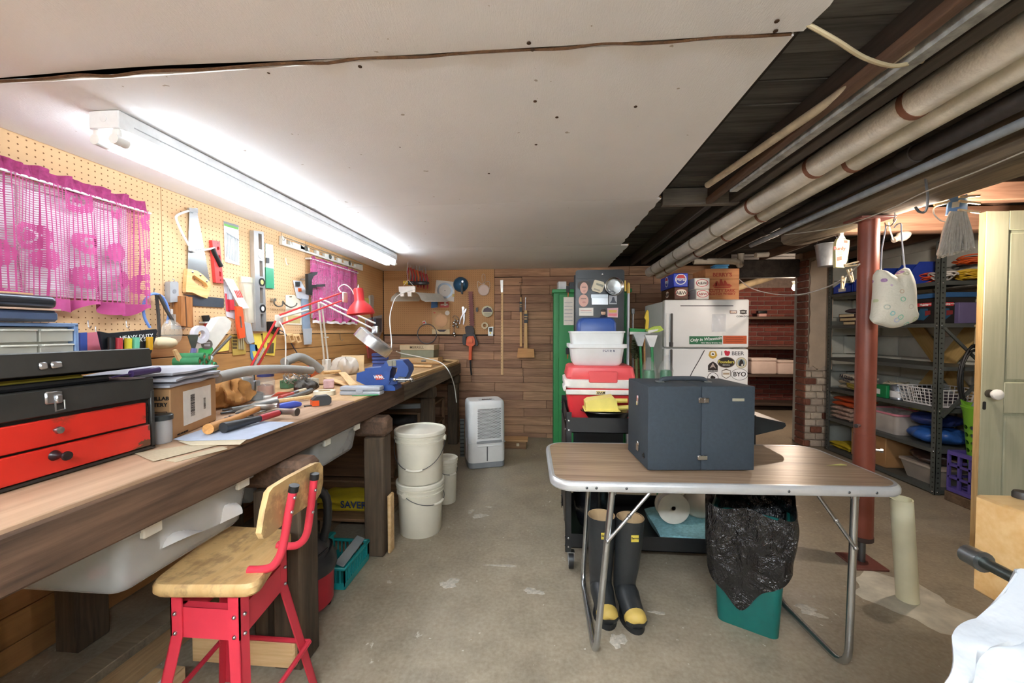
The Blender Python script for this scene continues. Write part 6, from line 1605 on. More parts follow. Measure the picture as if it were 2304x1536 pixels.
card(660, 700, 'cream card with a hang hole beside the blue strips', [('card', z4((1645, 110), (1740, 112), (1825, 200), (1820, 435), (1650, 430)), .0, .003, pl('#e9e0cc', .6)), ('hole', z4((1685, 125), (1715, 125), (1710, 138), (1690, 138)), .0031, .0035, pl('#6b5a3c', .6)), ('print', z4((1665, 330), (1810, 335), (1800, 420), (1680, 415)), .0031, .0035, pl('#c9b57c', .6))])
card(672, 655, 'clear blister pack above the blue strips', [('back', z3((1440, 1010), (1525, 1020), (1610, 1180), (1600, 1240), (1480, 1200)), .004, .008, pl('#dde0e8', .4)), ('dark_part', z3((1475, 1025), (1512, 1025), (1515, 1075), (1478, 1075)), .0082, .02, DGREY), ('orange_part', z3((1500, 1095), (1528, 1095), (1530, 1130), (1503, 1130)), .0082, .016, ORANGE)])
card(692, 725, 'long clear pack of grey blue strips on the wall', [('pack', z4((1820, 150), (1890, 160), (1930, 620), (1880, 640), (1835, 480)), .004, .014, pl('#8fa0b4', .35)), ('sleeve', z4((1835, 480), (1932, 470), (1925, 645), (1845, 650)), .0142, .018, clear('#dfe4ea', .4))])
f_ = Lw(640, 688, 'bicycle_hook', 'dark coated double hook screwed to the pegboard', 'hook')
f_.tb('hook', z4((1530, 150), (1520, 200), (1560, 235), (1610, 225), (1615, 180), (1640, 215), (1700, 245), (1755, 225), (1765, 200)), .005, pl('#5b574f', .5), sm=4, d=.03)
f_.pr('base', z4((1525, 150), (1545, 150), (1545, 180), (1525, 180)), .0, .03, STEEL)
f_ = Lw(622, 738, 'power_adapter', 'black power adapter with cord plugged in behind the red lamp', 'adapter')
f_.pr('body', z4((1510, 400), (1580, 395), (1580, 540), (1515, 500)), .0, .05, BLACK)
f_.tb('cord', [*z4((1570, 490), (1640, 530), (1720, 660), (1800, 790))], .004, pl('#3a3f52', .5), sm=4, d=.03)
f_ = Lw(662, 762, 'wooden_tubes', 'two small square wooden tubes hanging on the wall', 'wood piece')
for i, (cx, cy) in enumerate(((1715, 580), (1785, 585))):
    s_ = 36
    f_.pr('tube', z4((cx - s_, cy - 30), (cx + 8, cy - s_ - 18), (cx + s_, cy + 30), (cx - 8, cy + s_ + 14)), .0, .05, LWOOD, holes=[z4((cx - 24, cy - 20), (cx + 4, cy - 32), (cx + 24, cy + 20), (cx - 4, cy + 32))])
f_ = Lw(348, 700, 'dust_mask', 'dust mask with black straps and a clear shield', 'mask')
f_.tb('strap', z2((1690, 590), (1710, 800), (1720, 1000), (1700, 1100)), .008, pl('#413d3a', .7), d=.03, n=6)
f_.tb('strap', z2((1715, 590), (1800, 760), (1890, 910)), .008, pl('#413d3a', .7), d=.05, n=6)
a_ = f_.v(*z2((1870, 1000))[0], .06)
obj('shield', B().at(a_, rx=PI / 2, rz=.2).lathe([(.068, -.01), (.06, .006), (.04, .018), (.001, .022)], 24), clear('#ded6c8', .3), f_.e)
b_ = f_.v(*z2((1790, 1110))[0], .07)
obj('mask_cup', B().at(b_, rx=PI / 2).lathe([(.055, -.02), (.05, .010), (.03, .024), (.001, .028)], 20, sx=1.1, sy=.55), pl('#d9cba6', .8), f_.e)
f_.tb('hook', z2((1665, 520), (1662, 560), (1680, 590)), .002, STEEL, d=.02, n=5)
f_ = Lw(345, 690, 'blue_tube', 'thin blue tubing looped round the dust mask', 'tubing')
f_.tb('loop', z2((1620, 945), (1570, 860), (1548, 760), (1560, 660), (1620, 590), (1690, 580), (1760, 620), (1810, 720), (1820, 820), (1800, 900)), .006, pl('#6f95dd', .4), sm=4, d=.035, n=8)
# j-hooks on the board
for i, (px, py) in enumerate(((198, 722), (284, 722), (215, 735), (765, 750), (634, 525), (643, 580), (868, 667), (870, 750), (455, 740), (700, 665))):
    f_ = Lw(px, py, 'peg_hook', 'small steel peg hook on the left pegboard', 'hook', 'empty peg hooks on the left wall')
    f_.tb('wire', [(px, py, .002), (px, py, .02), (px + 1, py + 12, .022), (px + 5, py + 16, .03), (px + 7, py + 11, .038)], .002, STEEL, sm=3, n=5)
# corner packages beyond the far curtain
card(823, 683, 'yellow hardware card near the wall corner', [('card', [(816, 669), (831, 671), (831, 697), (818, 696)], 0, .004, pl('#d9c667', .5)), ('part', [(821, 683), (828, 684), (828, 692), (821, 692)], .0042, .014, DGREY)])
card(836, 682, 'clear pack of chain near the wall corner', [('pack', [(833, 665), (839, 663), (842, 668), (840, 704), (834, 706)], 0, .02, pl('#c9c9c6', .3, .4, .4, 120)), ('tail', [(834, 706), (840, 704), (839, 716), (837, 720)], 0, .006, pl('#b8503c', .5))])
card(842, 730, 'dark blister pack of hardware low by the wall corner', [('card', [(822, 718), (842, 712), (860, 708), (861, 745), (852, 762), (826, 756)], 0, .006, pl('#a9adb8', .4)), ('part', [(846, 716), (859, 716), (858, 746), (847, 750)], .0062, .03, pl('#4b5264', .4)), ('part', [(828, 722), (841, 718), (842, 742), (830, 748)], .0062, .03, pl('#8a5a58', .4))])
card(836, 790, 'red and clear bag hanging above the far bench end', [('header', [(826, 772), (842, 768), (846, 780), (828, 782)], .0, .02, pl('#e0452f', .45)), ('bag', [(828, 782), (846, 780), (845, 803), (830, 806)], .001, .018, pl('#a5544e', .35, 0, .3, 40))])
# ------------------------------------------------------------------ on the back wall
BW0 = BY - .006
def Bw(px, py, name, label, cat, group=None): return F('y', BW0 + .007, px, py, name, label, cat, group)
def z8(*p): return [(900 + x / 5.69, 580 + y / 5.69) for x, y in p]
def bcard(px, py, label, parts, name='hang_card', cat='package'):
    f_ = Bw(px, py, name, label, cat)
    for nm, pts, d0, d1, m in parts: f_.pr(nm, pts, d0 + .006, d1 + .006, m)
    return f_
def ringp(cx, cy, r, n=28): return z8(*[(cx + r * math.cos(2 * PI * k / n), cy + r * math.sin(2 * PI * k / n)) for k in range(n)])
bcard(1001, 653, 'white card with a grey saw blade ring on the back pegboard', [('card', z8((465, 282), (705, 308), (690, 560), (437, 530)), 0, .003, pl('#d9d4cb', .5)), ('ring', ringp(575, 418, 102), .0032, .0046, pl('#7e8791', .35, .5)), ('disc', ringp(575, 418, 76), .0048, .0052, pl('#cfccc6', .5)), ('centre', ringp(575, 418, 6, 10), .0054, .006, BLACK), ('yellow_mark', z8((672, 465), (695, 460), (692, 495), (672, 500)), .0032, .0036, pl('#c9a83a', .5))])
f_ = Bw(1037, 640, 'pan_lid', 'blue dome lid with a black handle on the back pegboard', 'lid')
obj('dome', B().at((0, -.006, 0), rx=PI / 2).lathe([(.09, 0), (.088, .015), (.075, .045), (.05, .068), (.001, .08)], 36), pl('#33648c', .3, .3), f_.e)
f_.pr('handle', z8((780, 318), (805, 320), (804, 455), (792, 465), (780, 455)), .075, .1, BLACK)
f_.pr('knob', ringp(800, 302, 14, 14), .06, .09, STEEL)
f_ = Bw(1088, 645, 'wire_strainer', 'pale disc held in looped wire on the back pegboard', 'strainer')
obj('disc', B().at(f_.v(*z8((1072, 412))[0], .01), rx=PI / 2).lathe([(.066, -.008), (.066, .012), (.056, .014), (.055, .01), (.001, .01)], 30), pl('#d8c2b6', .45), f_.e)
f_.tb('wire', z8((1055, 300), (1050, 230), (1070, 205), (1090, 230), (1085, 300), (1060, 320), (1075, 335), (1100, 310), (1140, 300), (1150, 340), (1145, 400)), .003, pl('#d9cdc0', .4, .4), sm=3, d=.014, n=5)
f_.tb('wire', z8((1085, 325), (1040, 330), (1000, 300), (990, 330), (1000, 390)), .003, pl('#d9cdc0', .4, .4), sm=3, d=.014, n=5)
f_ = Bw(1059, 740, 'hedge_trimmer', 'orange electric hedge trimmer hanging blade up on the back wall', 'hedge trimmer')
pts = []
for k in range(17):
    y = 430 + k * 26; x = 880 + k * 1.2
    pts += [(x, y), (x - 16, y + 8), (x, y + 16)]
ptr = [(2 * (890 + (p[1] - 430) * .046) + 24 - p[0], p[1]) for p in pts]
f_.pr('blade', z8(*pts, (905, 880), (945, 880), *reversed(ptr)), .016, .024, pl('#6b3b36', .5, .4))
f_.pr('guard', z8((830, 885), (860, 868), (920, 870), (945, 900), (955, 985), (850, 985), (835, 940)), .01, .035, pl('#2f2021', .5))
gh = f_.pr('front_handle', z8((800, 1000), (815, 975), (930, 965), (960, 985), (998, 1100), (990, 1125), (940, 1120), (945, 1090), (965, 1090), (935, 1005), (845, 1010), (840, 1085), (850, 1115), (810, 1115), (798, 1080)), .02, .06, pl('#26272b', .45))
f_.pr('motor_body', z8((855, 1020), (880, 1000), (940, 1000), (955, 1040), (960, 1110), (930, 1130), (880, 1130), (845, 1115), (848, 1060)), .006, .09, pl('#df5a22', .4))
f_.pr('boss', z8((870, 1030), (915, 1025), (930, 1050), (925, 1085), (870, 1085), (862, 1055)), .09, .105, pl('#e4682c', .4))
f_.pr('rear_grip', z8((880, 1125), (925, 1125), (915, 1200), (915, 1305), (878, 1310), (880, 1200)), .02, .07, pl('#df5a22', .4))
f_.tb('cord', z8((900, 1310), (905, 1400), (915, 1500)), .010, BLACK, d=.045, n=8)
bcard(977, 680, 'blue pouch on the back pegboard under the saw blade card', [('pouch', z8((400, 545), (480, 540), (478, 632), (398, 640)), 0, .015, pl('#2f74b8', .4)), ('flap', z8((415, 490), (440, 488), (480, 540), (400, 545)), 0, .006, pl('#3f86c8', .4))])
bcard(1000, 684, 'red hardware card on the back pegboard', [('card', z8((512, 550), (620, 560), (625, 635), (508, 635)), 0, .003, pl('#c85a5a', .5)), ('part', z8((520, 590), (610, 585), (610, 605), (520, 608)), .0032, .012, pl('#d8d2cc', .4)), ('ring', z8((565, 565), (590, 565), (590, 612), (565, 612)), .0032, .01, pl('#e8e4dc', .4))])
f_ = bcard(991, 725, 'brown card holding a toothed circular saw blade', [('card', z8((408, 668), (645, 668), (636, 978), (410, 975)), 0, .003, pl('#c6a173', .7)), ('white_seal', ringp(605, 705, 30, 16), .0032, .004, PAPER), ('cream_panel', z8((410, 915), (636, 915), (636, 976), (410, 974)), .0032, .0038, pl('#dcc79c', .6)), ('dark_bar', z8((470, 918), (600, 918), (565, 945), (505, 945)), .004, .0046, pl('#4b4249', .6)), ('red_mark', z8((420, 690), (460, 700), (440, 712)), .0032, .0038, pl('#b5352f', .5))])
tp_ = []
for k in range(24):
    a = 2 * PI * k / 24
    tp_ += [(522 + 84 * math.cos(a), 800 + 84 * math.sin(a)), (522 + 95 * math.cos(a + .06), 800 + 95 * math.sin(a + .06)), (522 + 82 * math.cos(a + .12), 800 + 82 * math.sin(a + .12))]
f_.pr('saw_blade', z8(*tp_), .010, .0115, pl('#b58f68', .35, .5))
f_ = Bw(961, 745, 'cable_ring', 'grey cable coiled in a ring on the back wall', 'cable')
obj('ring', B().tube([f_.v(*z8((346 + 122 * math.cos(a), 972 + 125 * math.sin(a)))[0], .012 + .006 * math.sin(3 * a)) for a in [2 * PI * k / 40 for k in range(40)]], .0055, 7, True), pl('#6b6a6a', .5), f_.e)
f_.pr('hang_tag', z8((285, 810), (318, 800), (345, 848), (325, 858), (300, 850)), .007, .02, pl('#e6dcd6', .5)); f_.pr('tag_mark', ringp(308, 828, 12, 12), .0202, .021, RED)
f_ = Bw(1042, 710, 'pliers', 'silver slip-joint pliers hanging open on the back wall', 'pliers')
f_.pr('jaw_handle', z8((790, 630), (810, 618), (825, 640), (815, 680), (830, 720), (828, 800), (815, 855), (805, 850), (812, 790), (795, 700)), .006, .018, pl('#c2c4c6', .3, .7))
f_.pr('jaw_handle', z8((848, 640), (850, 665), (835, 700), (800, 740), (775, 800), (765, 850), (758, 845), (770, 780), (800, 710), (828, 665)), .018, .028, pl('#c2c4c6', .3, .7))
f_ = Bw(1024, 732, 'drill_chucks', 'bunch of chrome drill parts hanging on the back wall', 'hardware')
for i, (x, y, r) in enumerate(((690, 830, 20), (720, 850, 22), (740, 810, 16), (680, 870, 18), (735, 885, 16), (705, 800, 14), (692, 970, 26), (700, 1000, 16))):
    obj('chrome_part', B().ball(f_.v(*z8((x, y))[0], .03), r / 5.69 * 4.6 / 896, 10, 6), CHROME, f_.e)
f_.tb('stem', z8((675, 770), (690, 740), (720, 745), (745, 770), (750, 800)), .004, CHROME, d=.02, sm=3)
f_.tb('stem', z8((690, 870), (690, 960)), .003, STEEL, d=.02)
f_.tb('hook', z8((700, 800), (700, 770), (702, 760, ))[:3], .0025, STEEL, d=.008)
bcard(1073, 696, 'small black metal clip on the back pegboard', [('clip', z8((970, 640), (995, 632), (1000, 680), (980, 692), (970, 680)), 0, .016, pl('#2b2b2b', .4))], 'metal_clip', 'clip')
f_ = Bw(1097, 700, 'string_spool', 'round cream labelled spool on the back pegboard', 'spool')
obj('spool', B().at(f_.v(*z8((1120, 685))[0], .006), rx=PI / 2).lathe([(.066, 0), (.066, .025), (.06, .028), (.001, .028)], 32), pl('#d8d3b4', .5), f_.e)
f_.pr('label', [z8((1060, 690))[0], z8((1075, 650))[0], z8((1120, 630))[0], z8((1165, 650))[0], z8((1180, 690))[0]], .0345, .035, pl('#4b3f4a', .5))
for k in range(3): f_.pr('label_line', z8((1075, 705 + k * 16), (1165, 705 + k * 16), (1160, 710 + k * 16), (1080, 710 + k * 16)), .0345, .035, pl('#8a8672', .5))
f_ = Bw(1090, 732, 'masking_tape', 'roll of cream masking tape on the back pegboard', 'tape')
obj('roll', B().at(f_.v(*z8((1088, 866))[0], .006), rx=PI / 2).lathe([(.021, 0), (.04, 0), (.04, .024), (.021, .024), (.021, 0)], 28, caps=False), pl('#d6c6a2', .6), f_.e)
bcard(1104, 745, 'small steel gauge with a yellow dot on the back wall', [('case', z8((1130, 882), (1195, 880), (1190, 1000), (1128, 995)), 0, .02, pl('#b7bbb8', .35, .6)), ('window', z8((1142, 895), (1182, 895), (1180, 945), (1142, 945)), .0202, .022, BLACK), ('dot', ringp(1158, 960, 12, 12), .0202, .023, pl('#d9bd3a', .4))], 'gauge', 'gauge')
f_ = Bw(1129, 735, 'folding_rule', 'long pale wooden rule hanging on the plank wall', 'ruler')
f_.pr('rule', z8((1292, 440), (1320, 440), (1322, 1495), (1290, 1495)), .004, .012, wood('#c9a06e', '#e2c190', 'Z'))
f_.pr('steel_end', z8((1283, 285), (1320, 282), (1318, 440), (1292, 440)), .004, .014, pl('#d4d2cc', .3, .6))
for k in range(26): f_.pr('tick', z8((1296, 460 + k * 38), (1306, 460 + k * 38), (1306, 464 + k * 38), (1296, 464 + k * 38)), .0121, .0124, pl('#5a452c', .6))
f_ = Bw(1172, 710, 'wrapped_stick', 'slim wooden stick with black tape hanging on a cord', 'stick')
f_.pr('stick', z8((1538, 500), (1556, 500), (1563, 1135), (1533, 1135)), .008, .024, wood('#c29458', '#dfb87c', 'Z'))
for y0, y1 in ((560, 590), (605, 620), (630, 690)): f_.pr('tape', z8((1530, y0), (1562, y0), (1562, y1), (1530, y1)), .006, .0265, BLACK)
f_.tb('cord', z8((1545, 500), (1535, 400), (1542, 320), (1552, 400), (1550, 500)), .002, pl('#3a2f25', .7), d=.014, n=5)
f_.tb('nail', z8((1525, 316), (1570, 316)), .0025, BLACK, d=.01, n=5)
f_ = Bw(1184, 740, 'wooden_mallet', 'wooden mallet with a taped handle hanging head down', 'mallet')
f_.pr('handle', z8((1595, 670), (1625, 670), (1632, 1160), (1585, 1160)), .02, .05, wood('#c29458', '#dfb87c', 'Z'))
for y0, y1 in ((715, 745), (758, 775), (788, 832)): f_.pr('tape', z8((1588, y0), (1636, y0), (1634, y1), (1588, y1)), .018, .0525, BLACK)
f_.pr('head', z8((1510, 1155), (1715, 1165), (1722, 1275), (1498, 1278)), .006, .085, wood('#b9814a', '#dba66a', 'X'))
f_.tb('pin', z8((1606, 670), (1607, 510)), .003, STEEL, d=.03, n=6)
f_.pr('hanger', z8((1603, 505), (1611, 505), (1611, 515), (1603, 515)), .004, .034, STEEL)
# ------------------------------------------------------------------ hanging reflector light, clamps
t = thing('shop_light', 'white reflector shop light hung by chains near the wall corner', 'light', P(915, 655, y=4.1))
f_ = F('y', 4.1, 915, 655); f_.e = t
def z5(*p): return [(700 + x / 4.8, 580 + y / 4.8) for x, y in p]
f_.pr('end_cap', z5((945, 310), (1120, 305), (1120, 370), (1080, 372), (1080, 415), (1045, 415), (1040, 372), (1000, 375), (1000, 415), (965, 415), (962, 370), (948, 368)), -.01, .02, pl('#f4f1e8', .4))
sec = [f_.q(*p) for p in z5((855, 470), (870, 420), (920, 375), (1000, 365), (1130, 370), (1165, 400), (1190, 455), (1235, 475))]
b = B()
n_ = len(sec)
b.add([V((p[0], 0, p[1])) for p in sec] + [V((p[0] * .9 + .16, .42, p[1] * .9 + .02)) for p in sec], [(i, i + 1, n_ + i + 1, n_ + i) for i in range(n_ - 1)])
obj('reflector', b, pl('#dedad0', .4), t)
f_.tb('hanger_wire', z5((1000, 300), (1045, 235), (1120, 320)), .003, pl('#dedcd4', .4), d=.0, n=5)
obj('chain', B().tube([f_.v(*z5((1045, 235))[0]), f_.v(*z5((1035, 150))[0]), V((f_.v(*z5((1045, 60))[0]).x, 0, 1.972 - t.location.z))], .003, 5), STEEL, t)
obj('power_cord', B().tube(smooth([P(935, 650, y=4.05) - t.location, P(895, 665, y=3.9) - t.location, P(882, 690, y=3.7) - t.location, P(877, 720, y=3.5) - t.location, P(881, 770, y=3.2) - t.location, P(878, 795, y=3.05) - t.location], 6), .0045, 6), pl('#e8e6e0', .4), t)
q = P(940, 640, y=4.25)
t = thing('clamp_light', 'black and yellow work lamp lying on the hanging reflector', 'lamp', q)
obj('body', B().at(rx=.1).lathe([(.05, 0), (.085, .008), (.085, .028), (.06, .04)], 24, (.04, 0, -.005)), pl('#303236', .4), t)
obj('handle', B().tube([(-.02, 0, .015), (-.11, -.02, .018)], .022, 10), pl('#3a3d42', .4), t)
obj('yellow_tip', B().tube([(-.10, -.02, .018), (-.15, -.03, .016)], .024, 10), pl('#d9b33a', .4), t)
rr = random.Random(8)
for i, (px, c_) in enumerate(((920, '#a8332e'), (927, '#b83a2c'), (934, '#d2632c'), (941, '#9c2f33'), (948, '#a8323a'), (955, '#9a2a34'))):
    top = P(px + 2, 590 + i * 3, y=4.3 + .02 * i); low = P(px + 4, 640 + i * 2, y=4.3 + .02 * i)
    t = thing('spring_clamp', 'red and silver spring clamp in the row hung from the ceiling' if i != 2 else 'orange and silver spring clamp among the red ones hung from the ceiling', 'clamp', top, 0, 'spring clamps hanging in a row')
    d_ = low - top
    obj('jaw', B().tube([V((0, 0, 0)), d_ * .5 + V((.012, -.01, 0)), d_ * .78], .008, 6), pl('#b8b9bb', .3, .8), t)
    for s in (-1, 1):
        obj('grip', B().tube([d_ * .25 + V((s * .01, -.012, 0)), d_ * .6 + V((s * .028, -.012, 0)), d_ + V((s * .018, -.012, 0))], .009, 6), pl(c_, .4), t)
    obj('hanger', B().tube([V((0, 0, 0)), V((0, 0, 1.972 - top.z))], .0025, 5), STEEL, t)
# ------------------------------------------------------------------ red and black tool chest
TBX = -1.165
t = thing('tool_chest', 'worn black and red metal tool chest with its lid ajar', 'tool chest', (TBX, .80, .9005), PI / 2)
y1 = 1.09 - .80; y0 = .42 - .80; D = .27
CH = NT('chest_paint')
c_ = CH.ramp(CH.noise(CH.mapping(), 7, 5), [(.3, lin('#252522')), (.6, lin('#32312e')), (.74, lin('#4d3a2c'))])
CHM = CH.done(c_, .45)
RP = NT('chipped_red')
nz = CH and RP.noise(RP.mapping((1, 1, 1.5)), 13, 6, .7, .8); big = RP.noise(RP.mapping(), 3.2, 2)
chip = RP.math('MULTIPLY', RP.ramp(nz, [(.565, (0, 0, 0)), (.58, (1, 1, 1))]), RP.ramp(big, [(.5, (0, 0, 0)), (.54, (1, 1, 1))]))
RPM = RP.done(RP.mix(chip, RP.ramp(RP.noise(RP.mapping(), 4, 3), [(.3, lin('#bd2217')), (.7, lin('#cd2c1e'))]), lin('#5b3a24')), .38)
W_ = y1 - y0; mx = (y0 + y1) / 2
def zc(px, py): return P(px, py, x=TBX).z - .9005
zd = [zc(330, 903), zc(330, 951), zc(337, 952), zc(337, 1001)]
obj('carcass', B().box((mx, D / 2 + .01, .106), (W_, D - .02, .212), .003), CHM, t)
obj('front_apron', B().box((mx, .005, (zd[0] + .212) / 2 + .004), (W_, .012, .212 - zd[0] - .006), .003), CHM, t)
obj('base_rail', B().box((mx, .004, zd[3] / 2), (W_, .012, zd[3] - .004), .002), CHM, t)
obj('side_rail', B().box((y1 - .006, .004, .09), (.012, .012, .17), .002), CHM, t)
dr1 = obj('drawer', B().box((mx - .012, .0, (zd[0] + zd[1]) / 2), (W_ - .035, .012, zd[0] - zd[1] - .002), .002), RPM, t)
dr2 = obj('drawer', B().box((mx - .008, -.003, (zd[2] + zd[3]) / 2), (W_ - .025, .012, zd[2] - zd[3] - .002), .002), RPM, t)
ky = P(118, 967, x=TBX); obj('knob', B().at((ky.y - .80, -.007, ky.z - .9005), rx=PI / 2).lathe([(.004, -.002), (.004, .006), (.009, .01), (.008, .015), (.001, .016)], 14), STEEL, dr1)
ky = P(115, 1024, x=TBX); obj('knob', B().at((ky.y - .80, -.009, ky.z - .9005), rx=PI / 2).lathe([(.013, -.002), (.011, .004), (.006, .012), (.006, .024), (.011, .032), (.010, .036), (.001, .035)], 18), pl('#1d1416', .35), dr2)
lk = P(118, 905, x=TBX); lx_, lz_ = lk.y - .80, lk.z - .9005
l_ = obj('latch', B().box((lx_, -.004, lz_ + .012), (.034, .006, .03), .003).box((lx_ + .006, -.009, lz_ + .008), (.014, .008, .022), .003), STEEL, t)
obj('bail', B().tube([(lx_ - .002, -.01, lz_ + .004), (lx_ - .002, -.011, lz_ - .02), (lx_ + .016, -.011, lz_ - .018), (lx_ + .016, -.01, lz_ + .004)], .002, 6), STEEL, l_)
ang_ = math.radians(-7)
lid = B().at((mx, D, .214), rx=ang_)
lid.box((0, -D / 2, .05), (W_, D, .008), .003).box((0, -D + .004, .026), (W_, .008, .052), .002).box((0, -.004, .026), (W_, .008, .052)).box((-W_ / 2 + .004, -D / 2, .026), (.008, D - .01, .052)).box((W_ / 2 - .004, -D / 2, .026), (.008, D - .01, .052))
ld = obj('lid', lid, CHM, t)
kk = P(118, 828, x=TBX + .005)
obj('lid_catch', B().at((mx, D, .214), rx=ang_).box((kk.y - .80 - mx - .012, -D - .003, .022), (.016, .007, .018), .003).box((kk.y - .80 - mx + .012, -D - .004, .022), (.022, .008, .016), .003), STEEL, ld)
obj('tray_content', B().tube([(y0 + .1, .06, .222), (y1 - .15, .05, .224)], .013, 8), pl('#b3a73a', .5), t)
obj('tray_content', B().tube([(y0 + .2, .03, .22), (y1 - .1, .035, .221)], .009, 8), BLACK, t)
# screwdriver poking out
obj('screwdriver', B().tube([(0, 0, 0), (.0, .05, .004)], .002, 6).tube([(0, .05, .004), (0, .13, .008)], .010, 10), pl('#3a2b52', .3), None, (-1.17, .98, 1.126), (0, 0, 0), 'dark purple screwdriver lying on the open tool chest', 'screwdriver')
# ------------------------------------------------------------------ small-parts organiser behind the chest
OX = -1.56
yr = P(178, 760, x=OX).y; zt = P(178, 727, x=OX).z
OM = pl('#7f9cc6', .45)
t = thing('parts_organizer', 'blue parts organizer with clear drawers behind the tool chest', 'organizer', (OX, yr - .30, .9005), PI / 2)
H = zt - .9005
obj('cabinet', B().box((0, .085, H - .006), (.60, .17, .012), .002).box((.294, .085, H / 2), (.012, .17, H - .01), .002).box((-.294, .085, H / 2), (.012, .17, H - .01), .002).box((0, .165, H / 2), (.58, .006, H - .01)).box((0, .085, .02), (.58, .16, .04)), OM, t)
obj('divider_grid', B().box((0, .09, H / 2), (.575, .13, H - .03)), pl('#d8d8cc', .5), t)
rr = random.Random(21)
dcl = clear('#e3e2d4', .55, .1)
for r_ in range(5):
    for c_ in range(6):
        x = .24 - c_ * .094; z = H - .04 - r_ * .047
        d_ = obj('drawer', B().box((x, .012, z), (.088, .024, .040), .002), dcl, t)
        obj('pull', B().box((x, -.003, z + .017), (.080, .012, .005), .001), pl('#e9e7da', .4), d_)
        if r_ < 4 and c_ < 4: obj('hardware', B().box((x + rr.uniform(-.01, .01), .0135, z - .006), (.06, .015, .02), .004), pl(rr.choice(['#6b6a68', '#8c8f92', '#9a4238', '#b3aa98', '#4b4f58']), .5, .3), d_)
t = thing('metal_case', 'dark metal case with a rounded silver lid on the parts organizer', 'case', (OX + .02, yr - .33, zt + .0015), PI / 2)
obj('base', B().box((0, .07, .018), (.52, .15, .034), .008), pl('#4a5a78', .4), t)
obj('edge', B().box((0, .07, .0385), (.525, .155, .006), .001), pl('#c9a992', .4), t)
obj('lid', B().box((0, .07, .062), (.52, .15, .040), .016, 3), pl('#50545c', .22, .7, .3, 6), t)
for i in range(2):
    obj('wood_lath', B().box((0, 0, .004), (.012, .55, .007), .001), LWOOD, None, (OX - .05 - .03 * i, yr - .36 + .02 * i, zt + .0845), (0, 0, .02 * i), ('thin wood lath lying on the dark metal case, nearer the window', 'thin wood lath lying on the dark metal case, nearer the room')[1 - i], 'wood lath')
# booklet and screwdriver pouch leaning on the wall behind
f_ = F('x', LX + .10, 205, 770, 'booklet', 'blue and pink booklet leaning behind the tool chest', 'booklet')
f_.pr('cover', z2((865, 1000), (940, 995), (945, 1250), (870, 1250)), .0, .008, pl('#38509c', .5)); f_.pr('cover_pink', z2((942, 1000), (1070, 990), (1110, 1250), (945, 1250)), .0, .007, pl('#d9798a', .5))
f_.pr('stand', z2((900, 1250), (1080, 1250), (1080, 1330), (900, 1330)), -.06, .006, CARD)
f_ = F('x', LX + .14, 290, 780, 'tool_pouch', 'black vinyl screwdriver pouch with white lettering', 'pouch')
f_.pr('pouch', z2((1075, 985), (1180, 1005), (1690, 960), (1700, 985), (1640, 1200), (1600, 1290), (1160, 1290), (1110, 1150)), .0, .012, pl('#22252a', .35))
f_.tx('HEAVY DUTY', *z2((1480, 1045))[0], .024, WHITEINK, .0125, rot=math.radians(4))
f_.tx('NUT DRIVER SET', *z2((1420, 1085))[0], .024, WHITEINK, .0125, rot=math.radians(4), bold=.0005)
for i, (x, yy, c_) in enumerate(((1200, 1050, '#1d1d20'), (1282, 1055, '#c8404a'), (1385, 1060, '#d9cf3a'), (1468, 1050, '#6fc3a4'), (1615, 1045, '#cf9a1f'))):
    f_.tb('driver_handle', z2((x, yy), (x - 2, yy + 140)), .013, pl(c_, .25), d=.026, n=10)
# ------------------------------------------------------------------ cardboard battery box
A = P(385, 990, z=.9005); Bq = P(487, 945, z=.9005)
u = Bq - A; ang = math.atan2(u.y, u.x)
t = thing('cardboard_box', 'cardboard battery box with a white shipping label on the bench', 'box', A, ang)
L, Wd, Hb = u.length, .20, .168
obj('carton', B().box((L / 2, Wd / 2, Hb / 2), (L, Wd, Hb), .003), CARD, t)
# long face looks along local -Y, end face along local -X
lab = obj('shipping_label', B().box((L * .55, -.0006, Hb * .52), (L * .62, .001, Hb * .70), .0003), PAPER, t)
rr = random.Random(2)
x = L * .38
bar = B()
for i in range(24):
    h_ = rr.choice((.001, .0016, .0024)); bar.box((L * .43, -.0014, Hb * .32 + i * .0032), (.026, .0006, h_))
obj('barcode', bar, INK, t, kind='stuff')
bar = B()
for i in range(16): bar.box((L * .70, -.0014, Hb * .38 + i * .0026), (.014, .0006, rr.choice((.0008, .0015))))
obj('barcode', bar, INK, t, kind='stuff')
text('NON-SPILLAB', .0165, INK, t, (-.0008, .003, Hb * .80), (PI / 2, 0, -PI / 2), 'RIGHT', bold=.0004)
text('BATTERY', .0165, INK, t, (-.0008, .008, Hb * .68), (PI / 2, 0, -PI / 2), 'RIGHT', bold=.0004)
fr = B(); fr.m = Matrix.Rotation(-PI / 2, 4, 'Z')
for cx in (-.03, -.075):
    fr.prism([(cx - .005, .03), (cx + .005, .03), (cx + .005, .06), (cx + .012, .06), (cx, .082), (cx - .012, .06), (cx - .005, .06)], -.0008, -.0002)
fr.box((-.055, -.0005, .092), (.09, .0006, .002)).box((-.0095, -.0005, .055), (.002, .0006, .075))
obj('arrow_print', fr, INK, t, kind='stuff')
text('NOT FOR RESALE', .008, INK, t, (L * .22, -.0008, .008), align='CENTER')
cloth('grey_cloth', 'folded light grey cloth on top of the cardboard battery box', 'cloth', A + Matrix.Rotation(ang, 3, 'Z') @ V((L * .46, Wd * .5, Hb + .002)), .33, .25, .055, pl('#b9bcc6', .9, 0, .12, 20), 14, 3, ang)
